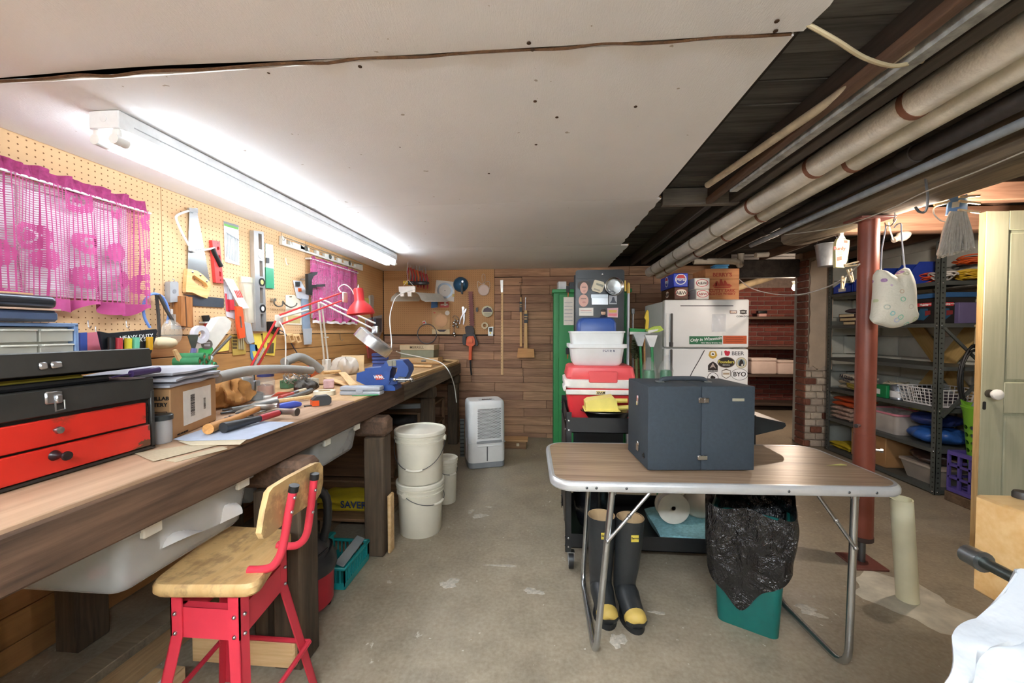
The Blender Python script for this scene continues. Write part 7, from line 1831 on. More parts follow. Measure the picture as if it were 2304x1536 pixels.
# jar with the dark green lid between chest and box
q = P(363, 995, z=.9005)
t = thing('plastic_jar', 'small clear jar with a dark lid beside the tool chest', 'jar', q)
obj('jar', B().lathe([(.026, 0), (.028, .003), (.028, .072)], 24), clear('#d5d6d8', .6), t)
obj('lid', B().lathe([(.031, .072), (.031, .086), (.028, .089)], 24), pl('#33383a', .4), t)
# sheets on the bench front
def sheet(name, label, px, m, z, th=.0012, cat='paper'):
    ps = [P(a, b, z=z) for a, b in px]; c_ = sum(ps, V()) / len(ps); n = len(ps)
    return obj(name, B().add([(p.x - c_.x, p.y - c_.y, k) for k in (0, th) for p in ps], [tuple(range(n)), tuple(range(n, 2 * n))] + [(i, (i + 1) % n, n + (i + 1) % n, n + i) for i in range(n)]), m, None, c_, (0, 0, 0), label, cat)
SAND = pl('#b3a488', .85, 0, .12, 120)
sheet('sandpaper_sheet', 'tan sandpaper strip lowest on the bench edge', [(372, 1036), (395, 1040), (512, 1010), (500, 1005)], SAND, .9005)
sheet('sandpaper_sheet', 'tan sandpaper strip lying across the bench edge', [(303, 1020), (345, 1038), (495, 1000), (458, 996)], SAND, .9025)
sheet('sandpaper_sheet', 'tan cardboard sheet under the blue sheet', [(400, 992), (430, 1002), (540, 1000), (560, 985)], pl('#c4b79c', .8), .9045)
sheet('blue_paper', 'pale blue grey paper sheet under the hammers', [(390, 988), (420, 992), (562, 988), (662, 950), (590, 948), (480, 958)], pl('#aab3c6', .75), .9065)
sheet('white_paper', 'white paper sheet on the bench by the brown paper bag', [(560, 912), (640, 903), (640, 886), (600, 885)], PAPER, .9005)
# hammers
def hammer(label, p0, p1, hm, gm, grip, z):
    a, b = P(*p0, z=z), P(*p1, z=z); d = b - a; L = d.length; rz_ = math.atan2(d.y, d.x)
    t = thing('claw_hammer', label, 'hammer', a, rz_)
    obj('handle', B().tube([(0, 0, 0), (.02, 0, 0), (L * .45, 0, -.002), (L * .9, 0, 0)], [.018, .017, .012, .011], 12), hm, t)
    if gm: obj('collar', B().tube([(L * grip, 0, -.002), (L * .88, 0, 0)], [.0135, .0125], 10), gm, t)
    obj('head', B().tube([(L * .95, -.07, .002), (L * .95, -.055, .002), (L * .95, -.045, .002), (L * .95, -.02, .002), (L * .95, .02, .002)], [.016, .017, .012, .013, .013], 14).tube([(L * .95, .02, .002), (L * .93, .055, -.004), (L * .89, .085, -.014)], [.013, .010, .003], 8), pl('#a8a49c', .3, .9), t)
    return t
hammer('hammer with a bare wooden handle on the bench', (468, 965), (590, 915), wood('#9c6230', '#d29a58', 'X'), None, .5, .926)
hammer('hammer with a black grip and red shaft on the bench', (502, 962), (640, 925), pl('#2c2e31', .5), pl('#a32c33', .4), .55, .926)
q = P(622, 918, z=.915)
t = thing('file_tool', 'tool with a blue plastic handle and steel shank on the bench', 'tool', q, 1.15)
obj('handle', B().tube([(0, 0, 0), (.02, 0, .004), (.08, 0, .004), (.11, 0, 0)], [.009, .015, .017, .010], 12), pl('#3c4fae', .4), t)
obj('shank', B().tube([(0, 0, 0), (-.20, -.03, -.006)], .004, 8), STEEL, t)
for i, (p0, p1, lb) in enumerate((((497, 930), (585, 915), 'steel rod lying behind the hammers on the bench'), ((500, 922), (610, 912), 'thin steel wrench lying against the grey hose'))):
    a, b = P(*p0, z=.908), P(*p1, z=.908)
    obj('steel_rod', B().tube([(0, 0, 0), b - a], .005, 8), DSTEEL, None, a, (0, 0, 0), lb, 'rod')
for i, (px, py, a_, l_) in enumerate(((515, 936, .3, .09), (530, 930, .9, .07), (545, 926, .5, .1), (560, 920, 1.2, .06), (575, 924, .2, .08), (520, 944, 1.0, .08), (505, 940, .6, .07), (590, 921, .8, .06))):
    obj('drill_bit', B().tube([(0, 0, 0), (l_ * .4, 0, 0), (l_ * .95, 0, 0), (l_, 0, 0)], [.003, .0025, .003, .0005], 6), DSTEEL, None, P(px, py, z=.9105), (0, 0, a_), 'loose steel drill bit lying behind the hammers', 'drill bit', 'loose drill bits on the bench')
# grey hose pieces
hp = [P(520, 922, z=.914), P(600, 908, z=.914), P(655, 894, z=.914), P(690, 882, z=.914), P(705, 874, z=.914)]
obj('grey_hose', B().tube(smooth(hp, 6), .012, 10), pl('#6e6e6c', .5), label='grey hose curving across the bench behind the hammers', cat='hose')
fp = [P(486, 850, x=-1.36), P(560, 834, x=-1.42), P(640, 830, x=-1.46), P(700, 833, x=-1.47)]
obj('foam_pipe', B().tube(smooth(fp, 6), .024, 14), pl('#9c9a94', .8, 0, .12, 20), label='thick grey foam tube lying along the bench clutter', cat='tube')
fp = [P(640, 815, x=-1.60), P(672, 803, x=-1.60), P(700, 815, x=-1.58), P(722, 832, x=-1.55)]
obj('foam_pipe', B().tube(smooth(fp, 6), .028, 14), pl('#8f8e8a', .8, 0, .12, 20), label='bent grey foam tube at the foot of the white lamp', cat='tube')
# jars
def jar(label, px, py, R, H_, lidm, fill, fh):
    q = P(px, py, z=.9005); t = thing('glass_jar', label, 'jar', q)
    obj('glass', B().lathe([(R * .9, 0), (R, .004), (R, H_ * .78), (R * .85, H_ * .88), (R * .85, H_)], 24), clear('#dde4e2', .30, .05), t)
    obj('contents', B().lathe([(R * .85, .004), (R * .85, fh), (R * .4, fh + .008)], 18), fill, t)
    if lidm: obj('lid', B().lathe([(R * .93, H_ * .97), (R * .93, H_ * 1.12), (R * .86, H_ * 1.14)], 24), lidm, t)
jar('glass jar with a dark blue lid on the bench', 598, 888, .045, .105, pl('#3f4680', .4), pl('#b5642e', .6, 0, .3, 60), .05)
jar('tall clear jar full of drill bits on the bench', 550, 898, .042, .145, None, pl('#6d6c68', .4, .6, .4, 60), .11)
jar('small tin cup of nails next to the blue-lidded jar', 575, 900, .040, .04, None, DSTEEL, .035)
# crumpled brown paper bag
sack('paper_bag', 'crumpled brown paper bag beside the cardboard box', 'bag', P(520, 912, z=.9005), .07, .12, .10, pl('#c48f52', .8, 0, .25, 14, 1.0, 30), 17, .45, .3)
# paint brush, scrapers
a, b = P(630, 895, z=.925), P(675, 880, z=.925)
t = thing('paint_brush', 'paint brush with a red and cream handle on the bench', 'brush', a)
obj('handle', B().tube([(0, 0, 0), (b - a) * .6], [.012, .010], 8), pl('#b8483f', .5), t); obj('ferrule', B().tube([(b - a) * .6, (b - a) * .85], .013, 8), STEEL, t); obj('bristles', B().tube([(b - a) * .85, (b - a) * 1.3], [.013, .009], 8), pl('#d8c4a4', .9), t)
a, b = P(625, 902, z=.915), P(700, 892, z=.915)
obj('wood_stick', B().tube([(0, 0, 0), b - a], .010, 8), LWOOD, None, a, (0, 0, 0), 'round wooden stick in front of the paint brush', 'stick')
sheet('orange_folder', 'orange red folder lying under the paint brush', [(610, 892), (680, 888), (690, 882), (625, 882)], pl('#d8452c', .5), .9022)
sack('wire_tangle', 'tangle of dark wire and cable on the bench', 'wire', P(688, 880, z=.9005), .06, .07, .06, pl('#4c463e', .6, .3, .6, 80, .8, 60), 4, .25)
coil_thing('wire_coil', 'coil of thin steel wire on the bench clutter', 'wire', P(670, 872, z=.9005), .07, 10, .002, STEEL, .8, 31, 3)
for i, (px, py, c_, lb) in enumerate(((650, 872, '#5c8a6a', 'small green plastic box in the bench clutter'), (740, 872, '#c9a4a4', 'small pale pink box in the bench clutter'), (700, 868, '#bdb7a4', 'small cream box in the bench clutter'))):
    obj('small_box', B().box((0, 0, .025), (.06, .09, .05), .004), pl(c_, .5, 0, .3, 30), None, P(px, py, z=.9005), (0, 0, .5 * i), lb, 'box')
# masking tape, tape measure, grey case
q = P(730, 888, z=.9005)
t = thing('masking_tape', 'roll of cream masking tape lying on the bench', 'tape', q)
obj('roll', B().lathe([(.034, 0), (.056, 0), (.056, .024), (.034, .024), (.034, 0)], 32, caps=False), pl('#e3dcc6', .6), t); obj('core', B().lathe([(.031, .0005), (.034, .0005), (.034, .0235), (.031, .0235), (.031, .0005)], 32, caps=False), pl('#c8b28a', .7), t)
q = P(722, 911, z=.9005)
t = thing('tape_measure', 'black and orange tape measure on the bench', 'tape measure', q, .75)
obj('case', B().prism([(-.04, 0), (.03, 0), (.042, .012), (.042, .034), (.03, .046), (-.02, .046), (-.04, .03)], -.022, .022), pl('#3b3d3f', .5), t)
obj('orange_side', B().prism([(-.041, .002), (-.012, .002), (-.012, .026), (-.041, .028)], -.0235, .0235), pl('#e0561f', .4), t)
obj('blade_tip', B().box((-.055, 0, .004), (.03, .018, .002)).box((-.07, 0, .001), (.003, .018, .01)), BLACK, t)
q = P(810, 889, z=.9005)
t = thing('grey_tool_case', 'light grey plastic tool case at the bench edge', 'case', q, .05)
g_ = pl('#a9afb8', .4)
obj('case_base', B().box((0, .03, .012), (.225, .07, .022), .006, 2), g_, t); obj('case_lid', B().box((0, .03, .036), (.225, .07, .024), .008, 2), g_, t)
obj('clasp', B().box((.0, -.0075, .022), (.04, .006, .018), .002), g_, t)
a, b = P(792, 890, z=.904), P(852, 888, z=.904)
obj('pencil', B().tube([(0, 0, 0), (b - a) * .5, b - a], [.002, .0035, .0035], 6), pl('#3f9a62', .4), None, a, (0, 0, 0), 'green pencil in front of the grey tool case', 'pencil')
# ------------------------------------------------------------------ blue bench vise
VB = pl('#24498f', .38, 0, .2, 18)
q = P(838, 884, z=.9005)
t = thing('bench_vise', 'blue cast iron bench vise with a chrome handle', 'vise', q + V((-.03, .07, 0)), .10)
f_ = F('y', q.y, 838, 884)
def L5(*p): return [(f_.q(700 + x / 4.8, 580 + y / 4.8)) for x, y in p]
def vz(name, pts, y0, y1, m): return obj(name, B().prism([(a + .03, b) for a, b in L5(*pts)], y0, y1), m, t)
vz('base', ((700, 1440), (700, 1395), (780, 1370), (860, 1385), (880, 1410), (880, 1440)), -.06, .08, VB)
vz('fixed_body', ((470, 1330), (475, 1245), (560, 1225), (560, 1195), (730, 1185), (800, 1190), (815, 1260), (830, 1330), (800, 1385), (700, 1390), (560, 1375)), -.055, .055, VB)
vz('swivel', ((800, 1300), (900, 1310), (895, 1370), (790, 1390)), -.045, .045, pl('#1e3f7c', .4))
vz('rear_jaw', ((730, 1250), (735, 1175), (790, 1115), (850, 1115), (850, 1180), (830, 1230), (820, 1330), (790, 1330)), -.065, .065, VB)
vz('front_jaw', ((880, 1110), (960, 1110), (1020, 1180), (1025, 1230), (985, 1320), (890, 1350), (870, 1290), (900, 1230), (905, 1190), (850, 1180)), -.065, .065, VB)
vz('jaw_plate', ((795, 1112), (850, 1112), (850, 1170), (815, 1170)), -.07, .07, pl('#8b8b80', .35, .8)); vz('jaw_plate', ((855, 1112), (893, 1112), (893, 1170), (855, 1170)), -.07, .07, pl('#8b8b80', .35, .8))
vz('orange_badge', ((672, 1268), (752, 1264), (755, 1315), (676, 1320)), -.0575, -.055, pl('#c9452c', .5))
p_ = L5((714, 1292))[0]; text('WMC', .026, WHITEINK, t, (p_[0] + .03, -.0585, p_[1]), bold=.0006)
a_, b_ = L5((895, 1310), (1065, 1315)); sc_ = obj('handle_bar', B().tube([(a_[0] + .03, -.10, a_[1]), (b_[0] + .03, -.09, b_[1])], .007, 10).ball((a_[0] + .03, -.10, a_[1]), .011, 10, 6).ball((b_[0] + .03, -.09, b_[1]), .013, 10, 6), CHROME, t)
vz('screw_head', ((930, 1285), (1000, 1290), (1000, 1340), (930, 1340)), -.10, -.06, DSTEEL)
q = P(862, 812, z=1.0)
t = thing('blue_louver', 'blue ribbed plastic bin standing behind the vise', 'bin', P(862, 842, z=.9005) + V((0, 0, 0)), .3)
for i in range(6): obj('rib', B().box((-.005 * i, .0, .02 + i * .028), (.15 - .006 * i, .05, .024), .004), pl('#3a52a4', .4), t)
# ------------------------------------------------------------------ clutter beyond the vise
obj('tan_board', B().box((0, 0, .07), (.19, .012, .14), .001), pl('#e3c596', .7), None, P(806, 838, z=.9005) + V((-.1, .1, 0)), (-.15, 0, .2), 'square tan board propped up behind the vise', 'board')
sack('plastic_film', 'crumpled clear plastic film on the bench behind the vise', 'film', P(778, 842, z=.9005), .10, .10, .13, clear('#dcd4c8', .7, .2), 23, .2)
for i, (p0, p1, lb) in enumerate((((726, 838), (805, 832), 'round pale dowel pointing at the vise'), ((735, 850), (790, 868), 'flat pale slat slanting toward the grey tool case'), ((770, 838), (796, 866), 'narrow painted slat lying against the vise'), ((715, 862), (775, 862), 'brown slat under the pale slats'))):
    a, b = P(*p0, z=(.94, .93, .965, .91)[i]), P(*p1, z=(.925, .915, .95, .91)[i])
    d = b - a; ob = B().tube([(0, 0, 0), d], .014, 10) if i == 0 else B().box((0, 0, 0), (d.length, .045, .010), .002)
    obj('scrap_lumber', ob, LWOOD if i != 3 else wood('#8a6a44', '#b08e62'), None, a if i == 0 else (a + b) / 2, (0, 0, 0) if i == 0 else (0, -math.asin((b.z - a.z) / d.length), math.atan2(d.y, d.x)), lb, 'scrap wood')
a, b = P(688, 838, z=.97), P(705, 815, z=1.02)
t = thing('pliers', 'red handled pliers standing up in the bench clutter', 'pliers', a)
for s in (-.5, .5): obj('grip', B().tube([(0, 0, 0), (b - a) * .5 + V((0, .02 * s, .01)), (b - a) * 1.05 + V((0, .05 * s, 0))], .008, 8), pl('#d22f3a', .4), t)
a, b = P(672, 856, z=.95), P(712, 838, z=.96)
t = thing('hand_clamp', 'orange handled clamp lying on the bench clutter', 'clamp', a)
obj('bar', B().tube([(0, 0, 0), (b - a)], .006, 8), DSTEEL, t); obj('grip', B().tube([(b - a) * .6, (b - a) * 1.1], .015, 10), pl('#e0682a', .4), t)
a = P(742, 822, z=.95)
t = thing('screwdriver', 'screwdriver with an amber and yellow handle by the white lamp foot', 'screwdriver', a)
obj('handle', B().tube([(0, 0, 0), (.0, .14, .02)], .016, 10), pl('#c98a34', .4), t); obj('tip', B().tube([(0, .14, .02), (0, .20, .03)], .02, 10), YELLOW, t); obj('shank', B().tube([(0, 0, 0), (.01, -.12, -.02)], .004, 6), STEEL, t)
# carton with green end, brushes, green bundle, putty knife at the wall
f_ = F('x', LX + .18, 480, 780, 'white_carton', 'long white carton with a green end leaning at the wall', 'box')
c_ = f_.pr('carton', z4((925, 360), (1000, 345), (1060, 400), (1050, 470), (830, 760), (700, 790), (700, 720)), .0, .045, pl('#e6e2d8', .6))
f_.pr('green_end', z4((708, 690), (850, 665), (865, 705), (825, 770), (700, 790)), .0452, .047, pl('#3fae5c', .5))
f_.pr('round_label', z4(*[(795 + 62 * math.cos(a), 645 + 55 * math.sin(a)) for a in [2 * PI * k / 20 for k in range(20)]]), .0472, .048, pl('#6a625c', .5))
for k in range(3): f_.pr('label_line', z4((765, 625 + k * 16), (830, 625 + k * 16), (830, 631 + k * 16), (765, 631 + k * 16)), .0482, .0486, WHITEINK)
f_.pr('foot', z4((700, 790), (825, 770), (825, 990), (700, 990)), -.03, .04, CARD)
f_ = F('x', LX + .24, 440, 790, 'putty_knife', 'steel putty knife standing blade up against the wall', 'putty knife')
f_.pr('blade', z4((585, 540), (705, 540), (690, 620), (670, 690), (635, 690), (610, 620)), .0, .003, pl('#9a9a98', .3, .9)); f_.tb('handle', z4((655, 690), (640, 760), (615, 860)), .012, pl('#6f6aa0', .4), d=.002)
f_ = F('x', LX + .27, 400, 810, 'wood_spatula', 'pale wooden spatula standing in the bench clutter', 'spatula')
f_.pr('spatula', z4((445, 710), (470, 700), (520, 780), (555, 870), (525, 890), (480, 790)), .0, .012, LWOOD)
f_ = F('x', LX + .30, 470, 815, 'tube_bundle', 'bundle of green plastic tubes seen end-on', 'tubes')
f_.pr('support', z4((740, 900), (880, 900), (880, 1010), (740, 1010)), -.04, .03, CARD)
for i, (x, y) in enumerate(((770, 780), (820, 790), (720, 830), (790, 830), (850, 860), (760, 870), (890, 880), (830, 890))):
    v_ = f_.v(*z4((x, y))[0], .04)
    obj('tube_end', B().at(v_, rx=PI / 2, rz=.4).lathe([(.010, -.10), (.020, -.10), (.020, .0), (.010, .0), (.010, -.10)], 16, caps=False), pl('#2e7d4f', .5), f_.e)
    obj('core', B().at(v_, rx=PI / 2, rz=.4).lathe([(.0095, -.09), (.0095, .001), (.004, .001)], 12), pl('#a5694a', .6), f_.e)
for i, (p0, p1, c_, lb) in enumerate((((850, 750), (1050, 530), '#b58a4c', 'long brush with a tan handle behind the green tubes'), ((840, 780), (1055, 560), '#57524c', 'dark steel rasp behind the green tubes'))):
    f_ = F('x', LX + .21, *z4(p0)[0], 'workshop_tool', lb, 'tool'); f_.tb('shaft', z4(p0, p1), .007, pl(c_, .5), d=.0 + .02 * i)
    f_.tb('grip', z4(p0, (p0[0] - 40, p0[1] + 60)), .013, pl('#c9a23a' if i == 0 else '#b8bcc0', .4), d=.02 * i)
obj('wood_tray', B().box((0, 0, .05), (.03, .50, .10), .002).box((-.12, .24, .05), (.22, .02, .10), .002).box((-.12, -.24, .05), (.22, .02, .10), .002).box((-.12, 0, .006), (.22, .46, .012)), wood('#8f6238', '#bd8b55', 'Y'), None, (-1.62, 1.62, .9005), (0, 0, 0), 'open wooden tray behind the cardboard box on the bench', 'tray')
obj('tape_roll', B().at((0, 0, .05), ry=PI / 2).lathe([(.022, -.012), (.045, -.012), (.045, .012), (.022, .012), (.022, -.012)], 24, caps=False), pl('#d6d4dc', .5), None, P(450, 775, x=-1.72), (0, 0, 0), 'white tape roll hanging beside the putty knife', 'tape')
f_ = F('x', LX + .001, 470, 720, 'caulk_tool', 'black and red hand tool with a clear guard on the pegboard', 'tool')
f_.pr('grip', z4((780, 335), (820, 330), (840, 400), (800, 405)), .004, .03, BLACK); f_.pr('guard', z4((775, 400), (860, 395), (865, 410), (780, 418)), .002, .04, clear('#dddddd', .6)); f_.pr('shaft', z4((805, 415), (850, 412), (862, 500), (820, 505)), .004, .03, pl('#b9373f', .4))
# ------------------------------------------------------------------ far end of the bench
q = P(938, 804, y=4.2)
t = thing('shoe_box', 'olive and tan shoe box at the far end of the bench', 'box', q + V((0, .105, 0)), 0)
obj('board_stack', B().box((0, 0, (q.z - .9015) / 2), (.42, .20, q.z - .902), .003), LWOOD, None, (q.x + .02, 4.31, .9005), (0, 0, 0), 'light wood board stack under the shoe box', 'boards')
wq = P(975, 806, y=q.y).x - P(898, 806, y=q.y).x
obj('box_base', B().box((0, 0, .045), (wq - .012, .20, .09), .002), pl('#8d9078', .6), t); obj('box_lid', B().box((0, 0, .108), (wq, .21, .055), .002), pl('#c9b794', .6), t)
text('MERRELL', .04, pl('#5a4c34', .6), t, (0, -.1055, .108), bold=.0003)
for i, (p0, p1, r_, lb) in enumerate((((905, 822), (972, 824), .014, 'long round dowel lying near the bench vise'), ((912, 815), (990, 817), .012, 'second dowel lying behind the long one'), ((880, 802), (960, 812), .010, 'dark bar clamp rod by the shoe box'), ((960, 808), (1030, 812), .016, 'short light wood batten at the bench corner'))):
    a, b = P(*p0, z=.9005 + r_ + .0), P(*p1, z=.9005 + r_)
    obj('wood_dowel' if i != 2 else 'bar_clamp', B().tube([(0, 0, 0), b - a], r_, 10), (LWOOD, wood('#b98a54', '#d8ae78'), BLACK, LWOOD)[i], None, a, (0, 0, 0), lb, 'dowel' if i != 2 else 'clamp')
a = P(884, 800, z=.93)
obj('clamp_grip', B().tube([(0, 0, 0), (.06, .0, 0)], .020, 10), pl('#d9651f', .4), None, a, (0, 0, 0), 'orange clamp grip beside the shoe box', 'clamp')
obj('metal_fitting', B().tube([(0, 0, 0), (.03, .01, .0)], .012, 8).tube([(.0, .03, 0), (.035, .035, 0)], .012, 8), pl('#8a7f74', .4, .5), None, P(948, 812, z=.932), (0, 0, 0), 'small metal hinge lying on the dowels', 'fitting')
# ------------------------------------------------------------------ red and white arm lamps
def lampjoint(px, py, y): return P(px, py, y=y)
j0 = P(570, 828, x=-1.72); e1 = lampjoint(628, 722, 2.30); e2 = lampjoint(768, 668, 2.58); hd = lampjoint(795, 690, 2.62)
t = thing('desk_lamp', 'red spring-arm desk lamp reaching over the bench', 'lamp', (j0.x, j0.y, .9005))
o_ = V((j0.x, j0.y, .9005))
obj('base_clamp', B().box((0, 0, .03), (.05, .05, .06), .004).cyl((0, 0, .06), (0, 0, j0.z - .9), .008, n=10), DSTEEL, t)
LR = pl('#d8383c', .35)
side = V((.0, .03, 0)); up = V((0, 0, .035))
obj('lower_arm', B().tube([j0 - o_ - side, e1 - o_ - side], .0065, 6), LR, t)
obj('lower_arm', B().tube([j0 - o_ + side, e1 - o_ + side], .0065, 6), LR, t)
obj('spring_tube', B().tube([(j0 - o_) + side * .0, (j0 - o_).lerp(e1 - o_, .42)], .007, 8), pl('#d9d6cc', .35), t)
obj('upper_arm', B().tube([e1 - o_ + up, e2 - o_ + up * .8], .0055, 6), LR, t)
obj('upper_arm', B().tube([e1 - o_ - up * .7, e2 - o_ - up * .7], .0055, 6), LR, t)
obj('spring_tube', B().tube([e1 - o_ + up * .6, (e1 - o_).lerp(e2 - o_, .45)], .007, 8), pl('#d9d6cc', .35), t)
obj('elbow', B().at(e1 - o_).box((0, 0, 0), (.012, .07, .075), .012, 2), pl('#d7d4ca', .35), t)
obj('head_joint', B().at(e2 - o_ + V((.01, .03, 0))).box((0, 0, 0), (.014, .06, .07), .01, 2), pl('#d7d4ca', .35), t)
ax = (P(806, 720, y=2.62) - P(806, 645, y=2.62))
top = P(806, 648, y=2.64) - o_
sh = obj('shade', B().at(top, rx=.0, ry=-.10).lathe([(.001, 0), (.028, -.002), (.033, -.012), (.033, -.085), (.04, -.095), (.065, -.12), (.088, -.155), (.092, -.178), (.090, -.178), (.062, -.122), (.03, -.09), (.03, -.02)], 32), LR, t)
obj('switch', B().at(top).lathe([(.006, 0), (.006, .012), (.002, .014), (.002, .024)], 10), STEEL, sh)
obj('lamp_cord', B().tube(smooth([e2 - o_ + V((0, 0, .03)), P(762, 648, y=2.6) - o_, P(775, 640, y=2.6) - o_, P(790, 650, y=2.62) - o_, P(796, 662, y=2.63) - o_], 5), .0035, 6), WHITE, t)
obj('lamp_cord', B().tube(smooth([e1 - o_, P(640, 745, y=2.25) - o_, P(643, 780, y=2.25) - o_, P(642, 820, y=2.25) - o_], 5), .0035, 6), WHITE, t)
# white one with the drum shade
k0 = P(735, 826, x=-1.80); k1 = lampjoint(716, 675, 3.0); k2 = lampjoint(845, 742, 3.0)
t = thing('desk_lamp', 'white spring-arm lamp with a wide metal drum shade', 'lamp', (k0.x, k0.y, .9005))
o_ = V((k0.x, k0.y, .9005)); LWm = pl('#dedcd4', .35)
k1 = P(720, 680, x=-1.72)
obj('base_clamp', B().box((0, 0, .06), (.05, .06, .12), .005), LWm, t)
for s in (-.028, .028):
    obj('lower_arm', B().tube([V((0, s, .08)), k1 - o_ + V((0, s * .8, 0))], .007, 8), LWm, t)
obj('arm_tie', B().tube([V((0, -.03, .3)), V((0, .03, .3))], .005, 6), LWm, t)
for s in (0, .05):
    obj('upper_arm', B().tube([k1 - o_ + V((0, 0, s * .6)), k2 - o_ + V((.0, 0, s))], .007, 8), LWm, t)
obj('knuckle', B().at(k2 - o_).box((0, 0, 0), (.05, .04, .06), .01, 2), STEEL, t)
c0 = P(842, 768, y=2.95) - o_
obj('shade', B().at(c0, rx=0, ry=math.radians(38), rz=math.radians(20)).lathe([(.001, .038), (.13, .038), (.148, .03), (.15, .02), (.15, -.045), (.147, -.045), (.145, .022), (.001, .03)], 40), pl('#c9cbcc', .25, .7), t)
# red lamp shade end done
# ------------------------------------------------------------------ stool
SR = pl('#d5384a', .4, 0, .1, 8)
SO = V((-.945, 1.115, 0))
t = thing('work_stool', 'red metal stool with a pale wooden seat and backrest', 'stool', SO)
SEAT = NT('worn_seat')
mp = SEAT.mapping((26, 3, 8))
n1 = SEAT.noise(mp, 1, 5, .6); n2 = SEAT.noise(SEAT.mapping(), 14, 4, .7)
cc = SEAT.ramp(n1, [(.3, lin('#c19a63')), (.7, lin('#dcbc86'))])
wr_ = SEAT.ramp(SEAT.math('MULTIPLY', n1, n2), [(.23, (0, 0, 0)), (.33, (1, 1, 1))])
SEATM = SEAT.done(SEAT.mix(SEAT.math('MULTIPLY', wr_, .6), cc, lin('#7d5c3a')), .5)
cr = [P(325, 1318, z=.575), P(578, 1318, z=.575), P(662, 1190, z=.575), P(505, 1180, z=.575)]
cr = [c - SO for c in cr]
def rpoly(ps, r, n=5):
    o = []; m = len(ps)
    for i in range(m):
        a, b, c = ps[i - 1], ps[i], ps[(i + 1) % m]
        u, v = (a - b).normalized(), (c - b).normalized()
        for k in range(n + 1):
            tt = k / n
            o.append((1 - tt) ** 2 * (b + u * r) + 2 * tt * (1 - tt) * b + tt * tt * (b + v * r))
    return o
rg = rpoly([V((c.x, c.y, 0)) for c in cr], .045)
ctr = sum(rg, V()) / len(rg)
def ring(k, z): return [ctr + (p - ctr) * k + V((0, 0, z)) for p in rg]
obj('seat', loft([ring(.96, .540), ring(1.0, .549), ring(1.0, .566), ring(.96, .575), ring(.8, .574), ring(.5, .568), ring(.15, .566)], True, True), SEATM, t)
tops = [V((-1.035, 1.0, .54)), V((-.83, 1.0, .54)), V((-.86, 1.245, .54)), V((-1.075, 1.245, .54))]
outw = [V((-.035, -.035, 0)), V((.035, -.035, 0)), V((.045, .035, 0)), V((-.04, .035, 0))]
for p, w_ in zip(tops, outw):
    s = [1 if w_.x < 0 else -1, 1 if w_.y < 0 else -1]
    b = B()
    path = [p - SO, p - SO + V((0, 0, -.135)), p - SO + w_ * 1.6 + V((0, 0, -.54))]
    for (dx, dy) in ((.034 * s[0], 0), (0, .034 * s[1])):
        n_ = V((dy, dx, 0)).normalized() * .0035
        vs = []
        for k, pp in enumerate(path):
            sc = 1 if k < 2 else .85
            vs += [pp, pp + V((dx, dy, 0)) * sc, pp + V((dx, dy, 0)) * sc + n_ * (1 if n_.dot(V((w_.x, w_.y, 0))) < 0 else -1), pp + n_ * (1 if n_.dot(V((w_.x, w_.y, 0))) < 0 else -1)]
        b.add(vs, [(0, 1, 2, 3), (8, 9, 10, 11)] + [(r * 4 + i, r * 4 + (i + 1) % 4, r * 4 + 4 + (i + 1) % 4, r * 4 + 4 + i) for r in range(2) for i in range(4)])
    lg = obj('leg', b, SR, t)
    for zz_ in (.47, .415):
        for (dx, dy, ex, ey) in ((.015 * s[0], -.002 * s[1], 1, 0), (-.002 * s[0], .015 * s[1], 0, 1)):
            obj('rivet', B().ball(p - SO + V((dx, dy, zz_ - .54)), .0055, 8, 6), STEEL, lg)
for i in range(4):
    a, c = tops[i] - SO, tops[(i + 1) % 4] - SO
    d = (c - a); m_ = (a + c) / 2
    inn = (V((ctr.x, ctr.y, 0)) - V((m_.x, m_.y, 0))).normalized() * .006
    obj('apron', B().at(V((m_.x, m_.y, .443)) + inn, rz=math.atan2(d.y, d.x)).box((0, 0, 0), (d.length - .005, .003, .085)).box((0, .012 if i in (0, 3) else .012, .041), (d.length - .03, .024, .003)), SR, t)
for i in range(4):
    a = tops[i] - SO + outw[i] * 1.1 + V((0, 0, -.36)); c = tops[(i + 1) % 4] - SO + outw[(i + 1) % 4] * 1.1 + V((0, 0, -.36))
    obj('foot_ring', B().tube([a, c], .008, 8), SR, t)
# backrest: two bent tubes and a board
def SP(px, py, y): return P(px, py, y=y) - SO
for pts, y in (([(560, 1282), (592, 1281), (615, 1272), (632, 1245), (642, 1200), (650, 1150), (660, 1102)], 1.045), ([(625, 1225), (655, 1228), (675, 1222), (690, 1200), (698, 1150), (707, 1075)], 1.165)):
    ps = smooth([SP(a, c, y) for a, c in pts], 5)
    bk = obj('back_tube', B().tube(ps, .0115, 12), SR, t)
    e = ps[-1]; d = (ps[-1] - ps[-3]).normalized()
    obj('end_cap', B().tube([e - d * .004, e + d * .014], .0135, 12), BLACK, bk)
    for k in (-6, -3):
        obj('bolt', B().ball(ps[k] + V((.011, -.004, 0)), .005, 8, 5), STEEL, bk)
bx_ = -.73
fb = F('x', bx_, 655, 1120)
out_ = [fb.q(a, c) for a, c in ((594, 1212), (588, 1200), (596, 1150), (606, 1108), (615, 1096), (650, 1074), (708, 1043), (720, 1040), (727, 1050), (727, 1085), (722, 1108), (712, 1124), (660, 1160), (605, 1207))]
b = B(); b.m = Matrix.Translation(fb.o - SO) @ Matrix.Rotation(PI / 2, 4, 'Z')
b.prism(out_, -.0, .016)
obj('backrest', b, SEATM, t)
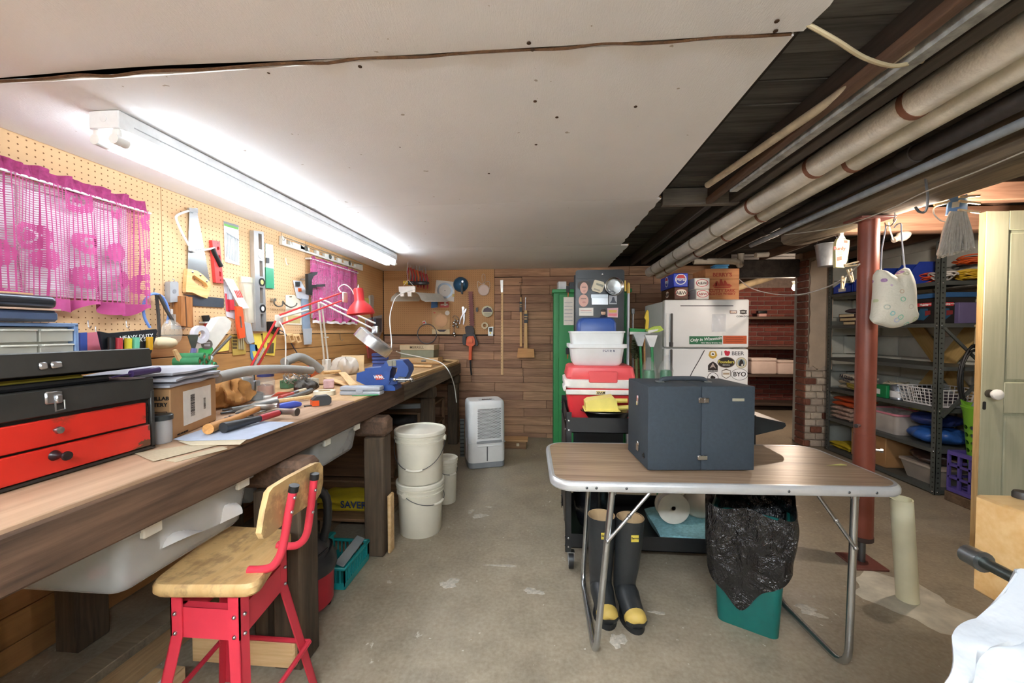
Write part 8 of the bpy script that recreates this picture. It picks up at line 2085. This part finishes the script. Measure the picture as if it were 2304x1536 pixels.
# ------------------------------------------------------------------ sliding plastic bins hung under the bench
def hung_bin(label, y0, y1, x0, x1, z0, z1, c_):
    t = thing('hanging_bin', label, 'bin', ((x0 + x1) / 2, (y0 + y1) / 2, z0), 0)
    w_, d_ = x1 - x0, y1 - y0
    obj('tub', loft([rrr(w_ * .88, d_ * .9, 0, .03), rrr(w_ * .92, d_ * .94, .012, .03), rrr(w_, d_, z1 - z0 - .02, .03), rrr(w_ + .03, d_ + .03, z1 - z0 - .018, .03), rrr(w_ + .03, d_ + .03, z1 - z0 - .008, .03), rrr(w_ - .008, d_ - .008, z1 - z0 - .008, .03), rrr(w_ * .9, d_ * .92, .014, .03)], True, False), clear('#e6eaed', .36, .25), t)
    for yy in (-d_ * .36, d_ * .36):
        obj('front_clip', B().box((w_ / 2 + .016, yy, z1 - z0 - .02), (.014, .05, .03), .003), pl('#e9e7dc', .4), t)
    rr = random.Random(int(y0 * 100))
    for k in range(7):
        obj('content', B().at((rr.uniform(-.3, .36) * w_, rr.uniform(-.36, .36) * d_, .03 + .01 * k), rz=rr.uniform(0, 3), rx=rr.uniform(-.3, .3)).box((0, 0, 0), (rr.uniform(.05, .14), .04, .02), .004), pl(rr.choice(c_), .5), t)
    for yy in (y0 - .028, y1 + .012):
        obj('runner', B().box((0, yy - (y0 + y1) / 2, z1 - z0 - .005), (w_, .018, .012)), pl('#8a7a66', .7), t)
    return t
hung_bin('large clear plastic bin hung under the near part of the bench', .86, 1.285, -1.55, -1.015, .60, .768, ['#b33a3a', '#5d8ac0', '#d8d8d8', '#c9b28a', '#efefef'])
hung_bin('clear plastic bin hung under the bench between the posts', 1.66, 2.06, -1.50, -1.005, .62, .768, ['#7d1f2c', '#2b3550', '#d8d8d8', '#e8dcd8'])
obj('white_bag_sheet', B().grid(lambda u, v: (.02 * math.sin(7 * u + 3 * v), -.13 + .26 * u, .025 * math.sin(5 * u) * v + .09 * v - .03 * u), 16, 8, .002), pl('#e3e4e6', .4, 0, .08, 10, .3, 20), None, (-1.03, 1.10, .665), (0, -.5, 0), 'white plastic sheet poking out of the large clear bin', 'sheet')
# ------------------------------------------------------------------ shop vacuum, teal caddy and lumber below
t = thing('shop_vacuum', 'small red and black shop vacuum beside the bench leg', 'vacuum', (-1.07, 1.67, 0))
t.scale = (.8, .8, .92)
obj('drum', B().lathe([(.125, .03), (.145, .05), (.15, .20), (.155, .205)], 32), pl('#a81f2f', .35), t)
obj('motor_head', B().lathe([(.16, .205), (.165, .22), (.16, .26), (.13, .31), (.11, .34), (.06, .37), (.001, .375)], 32), pl('#26272a', .4), t)
obj('hose', B().tube(smooth([(.09, .02, .33), (.115, .03, .43), (.10, .04, .55), (.02, .0, .60), (-.12, -.02, .56), (-.2, -.03, .40)], 8), [.022 + .002 * (i % 2) for i in range(41)], 12), pl('#1d1e20', .5), t)
obj('power_cord', B().tube(smooth([(.14 * math.cos(a), .14 * math.sin(a), .27 + .012 * math.sin(3 * a) + .004 * a) for a in [k * .5 for k in range(26)]], 2), .005, 6), BLACK, t)
for a in (.5, 2.6, 4.6):
    obj('caster', B().ball((.115 * math.cos(a), .115 * math.sin(a), .018), (.018, .018, .018), 10, 6), BLACK, t)
obj('ribbed_duct', B().tube(smooth([(0, 0, 0), (.02, .03, .07), (.06, .05, .12), (.12, .06, .13)], 10), [.042 + .004 * (i % 2) for i in range(31)], 14), pl('#7b7f80', .5), None, (-1.40, 1.56, .42), (0, 0, 0), 'grey ribbed flexible duct behind the bench leg', 'duct')
TE = pl('#1a8c8c', .4)
t = thing('plastic_caddy', 'teal plastic carry caddy with a slotted rim on the floor', 'caddy', (-1.115, 1.945, 0), 0)
obj('floor_pan', B().box((0, 0, .004), (.30, .26, .008), .003), TE, t)
def slots(n, L, h0, h1):
    b = B().box((0, 0, h0), (L, .008, .03)).box((0, 0, h1), (L + .012, .016, .016), .004)
    for i in range(n + 1): b.box((-L / 2 + L * i / n, 0, (h0 + h1) / 2), (.006, .006, h1 - h0))
    return b
for dx, dy, rz_, L in ((0, -.13, 0, .30), (0, .13, 0, .30), (.15, 0, PI / 2, .26), (-.15, 0, PI / 2, .26)):
    obj('slotted_side', slots(14, L, .02, .105), TE, t, (dx, dy, 0), (0, 0, rz_))
obj('divider_handle', B().prism([(-.13, .008), (-.13, .05), (-.08, .07), (-.07, .17), (.07, .17), (.08, .07), (.13, .05), (.13, .008)], -.006, .006, holes=[[(-.045, .12), (.045, .12), (.045, .15), (-.045, .15)]]), TE, t, (-.02, 0, 0), (0, 0, PI / 2))
obj('handle_grip', B().box((-.02, 0, .172), (.04, .15, .014), .005), TE, t)
obj('scraper_board', B().box((0, 0, 0), (.05, .22, .006), .002), pl('#8f9698', .5), t, (.10, .03, .105), (.14, .35, 0))
def lum(label, p0, p1, w_, h_, z, m=LWOOD, cat='lumber', name='lumber_piece'):
    a, b = P(*p0, z=z), P(*p1, z=z); d = b - a
    return obj(name, B().box((0, 0, h_ / 2), (d.length, w_, h_), .003), m, None, ((a.x + b.x) / 2, (a.y + b.y) / 2, z), (0, 0, math.atan2(d.y, d.x)), label, cat)
GW = wood('#6b5c4c', '#9a8970', 'X')
LB = V((-1.30, 1.12, 0))
for i, (x, y0, y1, z, w_, h_, m, lb) in enumerate(((-1.62, .5, 1.95, 0, .09, .045, GW, 'weathered grey plank on the floor under the bench'), (-1.50, .45, 1.80, 0, .09, .04, wood('#8a6d4c', '#bb9a70', 'Y'), 'brown plank on the floor under the bench'),
        (-1.38, .45, 1.27, 0, .035, .06, wood('#a5835a', '#cfae80', 'Y'), 'narrow light board on edge under the bench'), (-1.30, .40, 1.27, 0, .04, .075, wood('#b08c60', '#dcc096', 'Y'), 'pale board with a white edge under the bench'))):
    obj('lumber_piece', B().box((0, 0, h_ / 2), (w_, y1 - y0, h_), .003), m, None, (x, (y0 + y1) / 2, z), (0, 0, -.05), lb, 'lumber')
obj('paint_edge', B().box((0, 0, .0), (.012, .80, .004)), pl('#e4e4e2', .6), bpy.data.objects['lumber_piece.003'], (.0, 0, .0765))
# low wooden skid between the posts
t = thing('wooden_skid', 'low wooden skid with planks between the bench legs', 'skid', (-1.36, 2.72, 0))
SKD = wood('#5d4632', '#8e6d4e', 'X', .7)
for y in (-.18, .12, .42):
    obj('runner', B().box((0, 0, .045), (.06, .80, .09), .004), wood('#6f5c48', '#a58b6c', 'Y'), t, (-.30 + (y + .18) * 1.0, 0, 0))
for y in (-.36, -.22, -.07, .08, .24):
    obj('deck_board', B().box((0, y, .10), (.76, .12, .018), .003), SKD, t)
cloth('yellow_sack', 'folded yellow sack with dark blue lettering on the wooden skid', 'sack', (-1.28, 2.50, .111), .42, .26, .08, pl('#cdb62c', .5, 0, .12, 10), 33, 2)
ys_ = [o for o in bpy.data.objects if o.name.startswith('yellow_sack')][0]
text('SAVERS', .06, pl('#26386a', .5), ys_, (.10, -.135, .055), (PI / 2, 0, 0), bold=.001)
t = thing('leaning_planks', 'dark boards leaning under the bench behind the yellow sack', 'boards', (-1.5, 2.95, .111))
for i in range(3): obj('board', B().at((0, .04 * i, .14 + .05 * i), rx=-.3 + .05 * i).box((0, 0, 0), (.7, .02, .24), .003), wood('#4a3524', '#7b5a3c', 'X', .7), t)
# boards by the plank wall and steel strip behind the dehumidifier
a, b = P(1130, 1012, z=0), P(1182, 1012, z=0)
t = thing('wood_offcuts', 'two short brown boards stacked on the floor by the plank wall', 'boards', ((a.x + b.x) / 2 - .05, a.y + .12, 0))
obj('board', B().box((0, 0, .04), (.36, .14, .08), .003), wood('#6b4a30', '#94704e', 'X'), t); obj('board', B().box((.01, -.005, .09), (.37, .16, .02), .003), wood('#a87c50', '#cfa070', 'X'), t)
obj('knot', B().box((.09, -.0715, .045), (.03, .002, .03), .006), pl('#d4c7ab', .7), t)
obj('slotted_angle', B().box((0, 0, .19), (.003, .04, .38)).box((.02, -.02, .19), (.04, .003, .38)), PERF, None, (-.85, 3.9, 0), (.0, 0, .2), 'grey slotted steel angle standing behind the dehumidifier', 'steel angle')
# shelf under the far end of the bench
t = thing('bench_shelf', 'small plank shelf under the far end of the bench', 'shelf', (-1.42, 3.86, 0))
for z_ in (.30, .52): obj('plank', B().box((0, 0, z_), (.62, .86, .02), .003), wood('#5a4330', '#8a6a4c', 'X'), t)
for x_ in (-.30, .30):
    for y_ in (-.42, .42): obj('upright', B().box((x_, y_, .265), (.03, .03, .53), .003), wood('#5a4330', '#8a6a4c', 'Z'), t)
obj('wood_offcut', B().box((0, 0, .02), (.30, .05, .04), .002), pl('#9aa6ae', .6), None, (-1.30, 3.60, .531), (0, 0, .3), 'blue grey offcut on the plank shelf under the bench', 'offcut')
sack('rag_pile', 'dark rag pile on the plank shelf under the bench', 'rags', (-1.45, 3.95, .311), .2, .2, .12, pl('#3a3a3c', .9, 0, .4, 12), 41, .15)
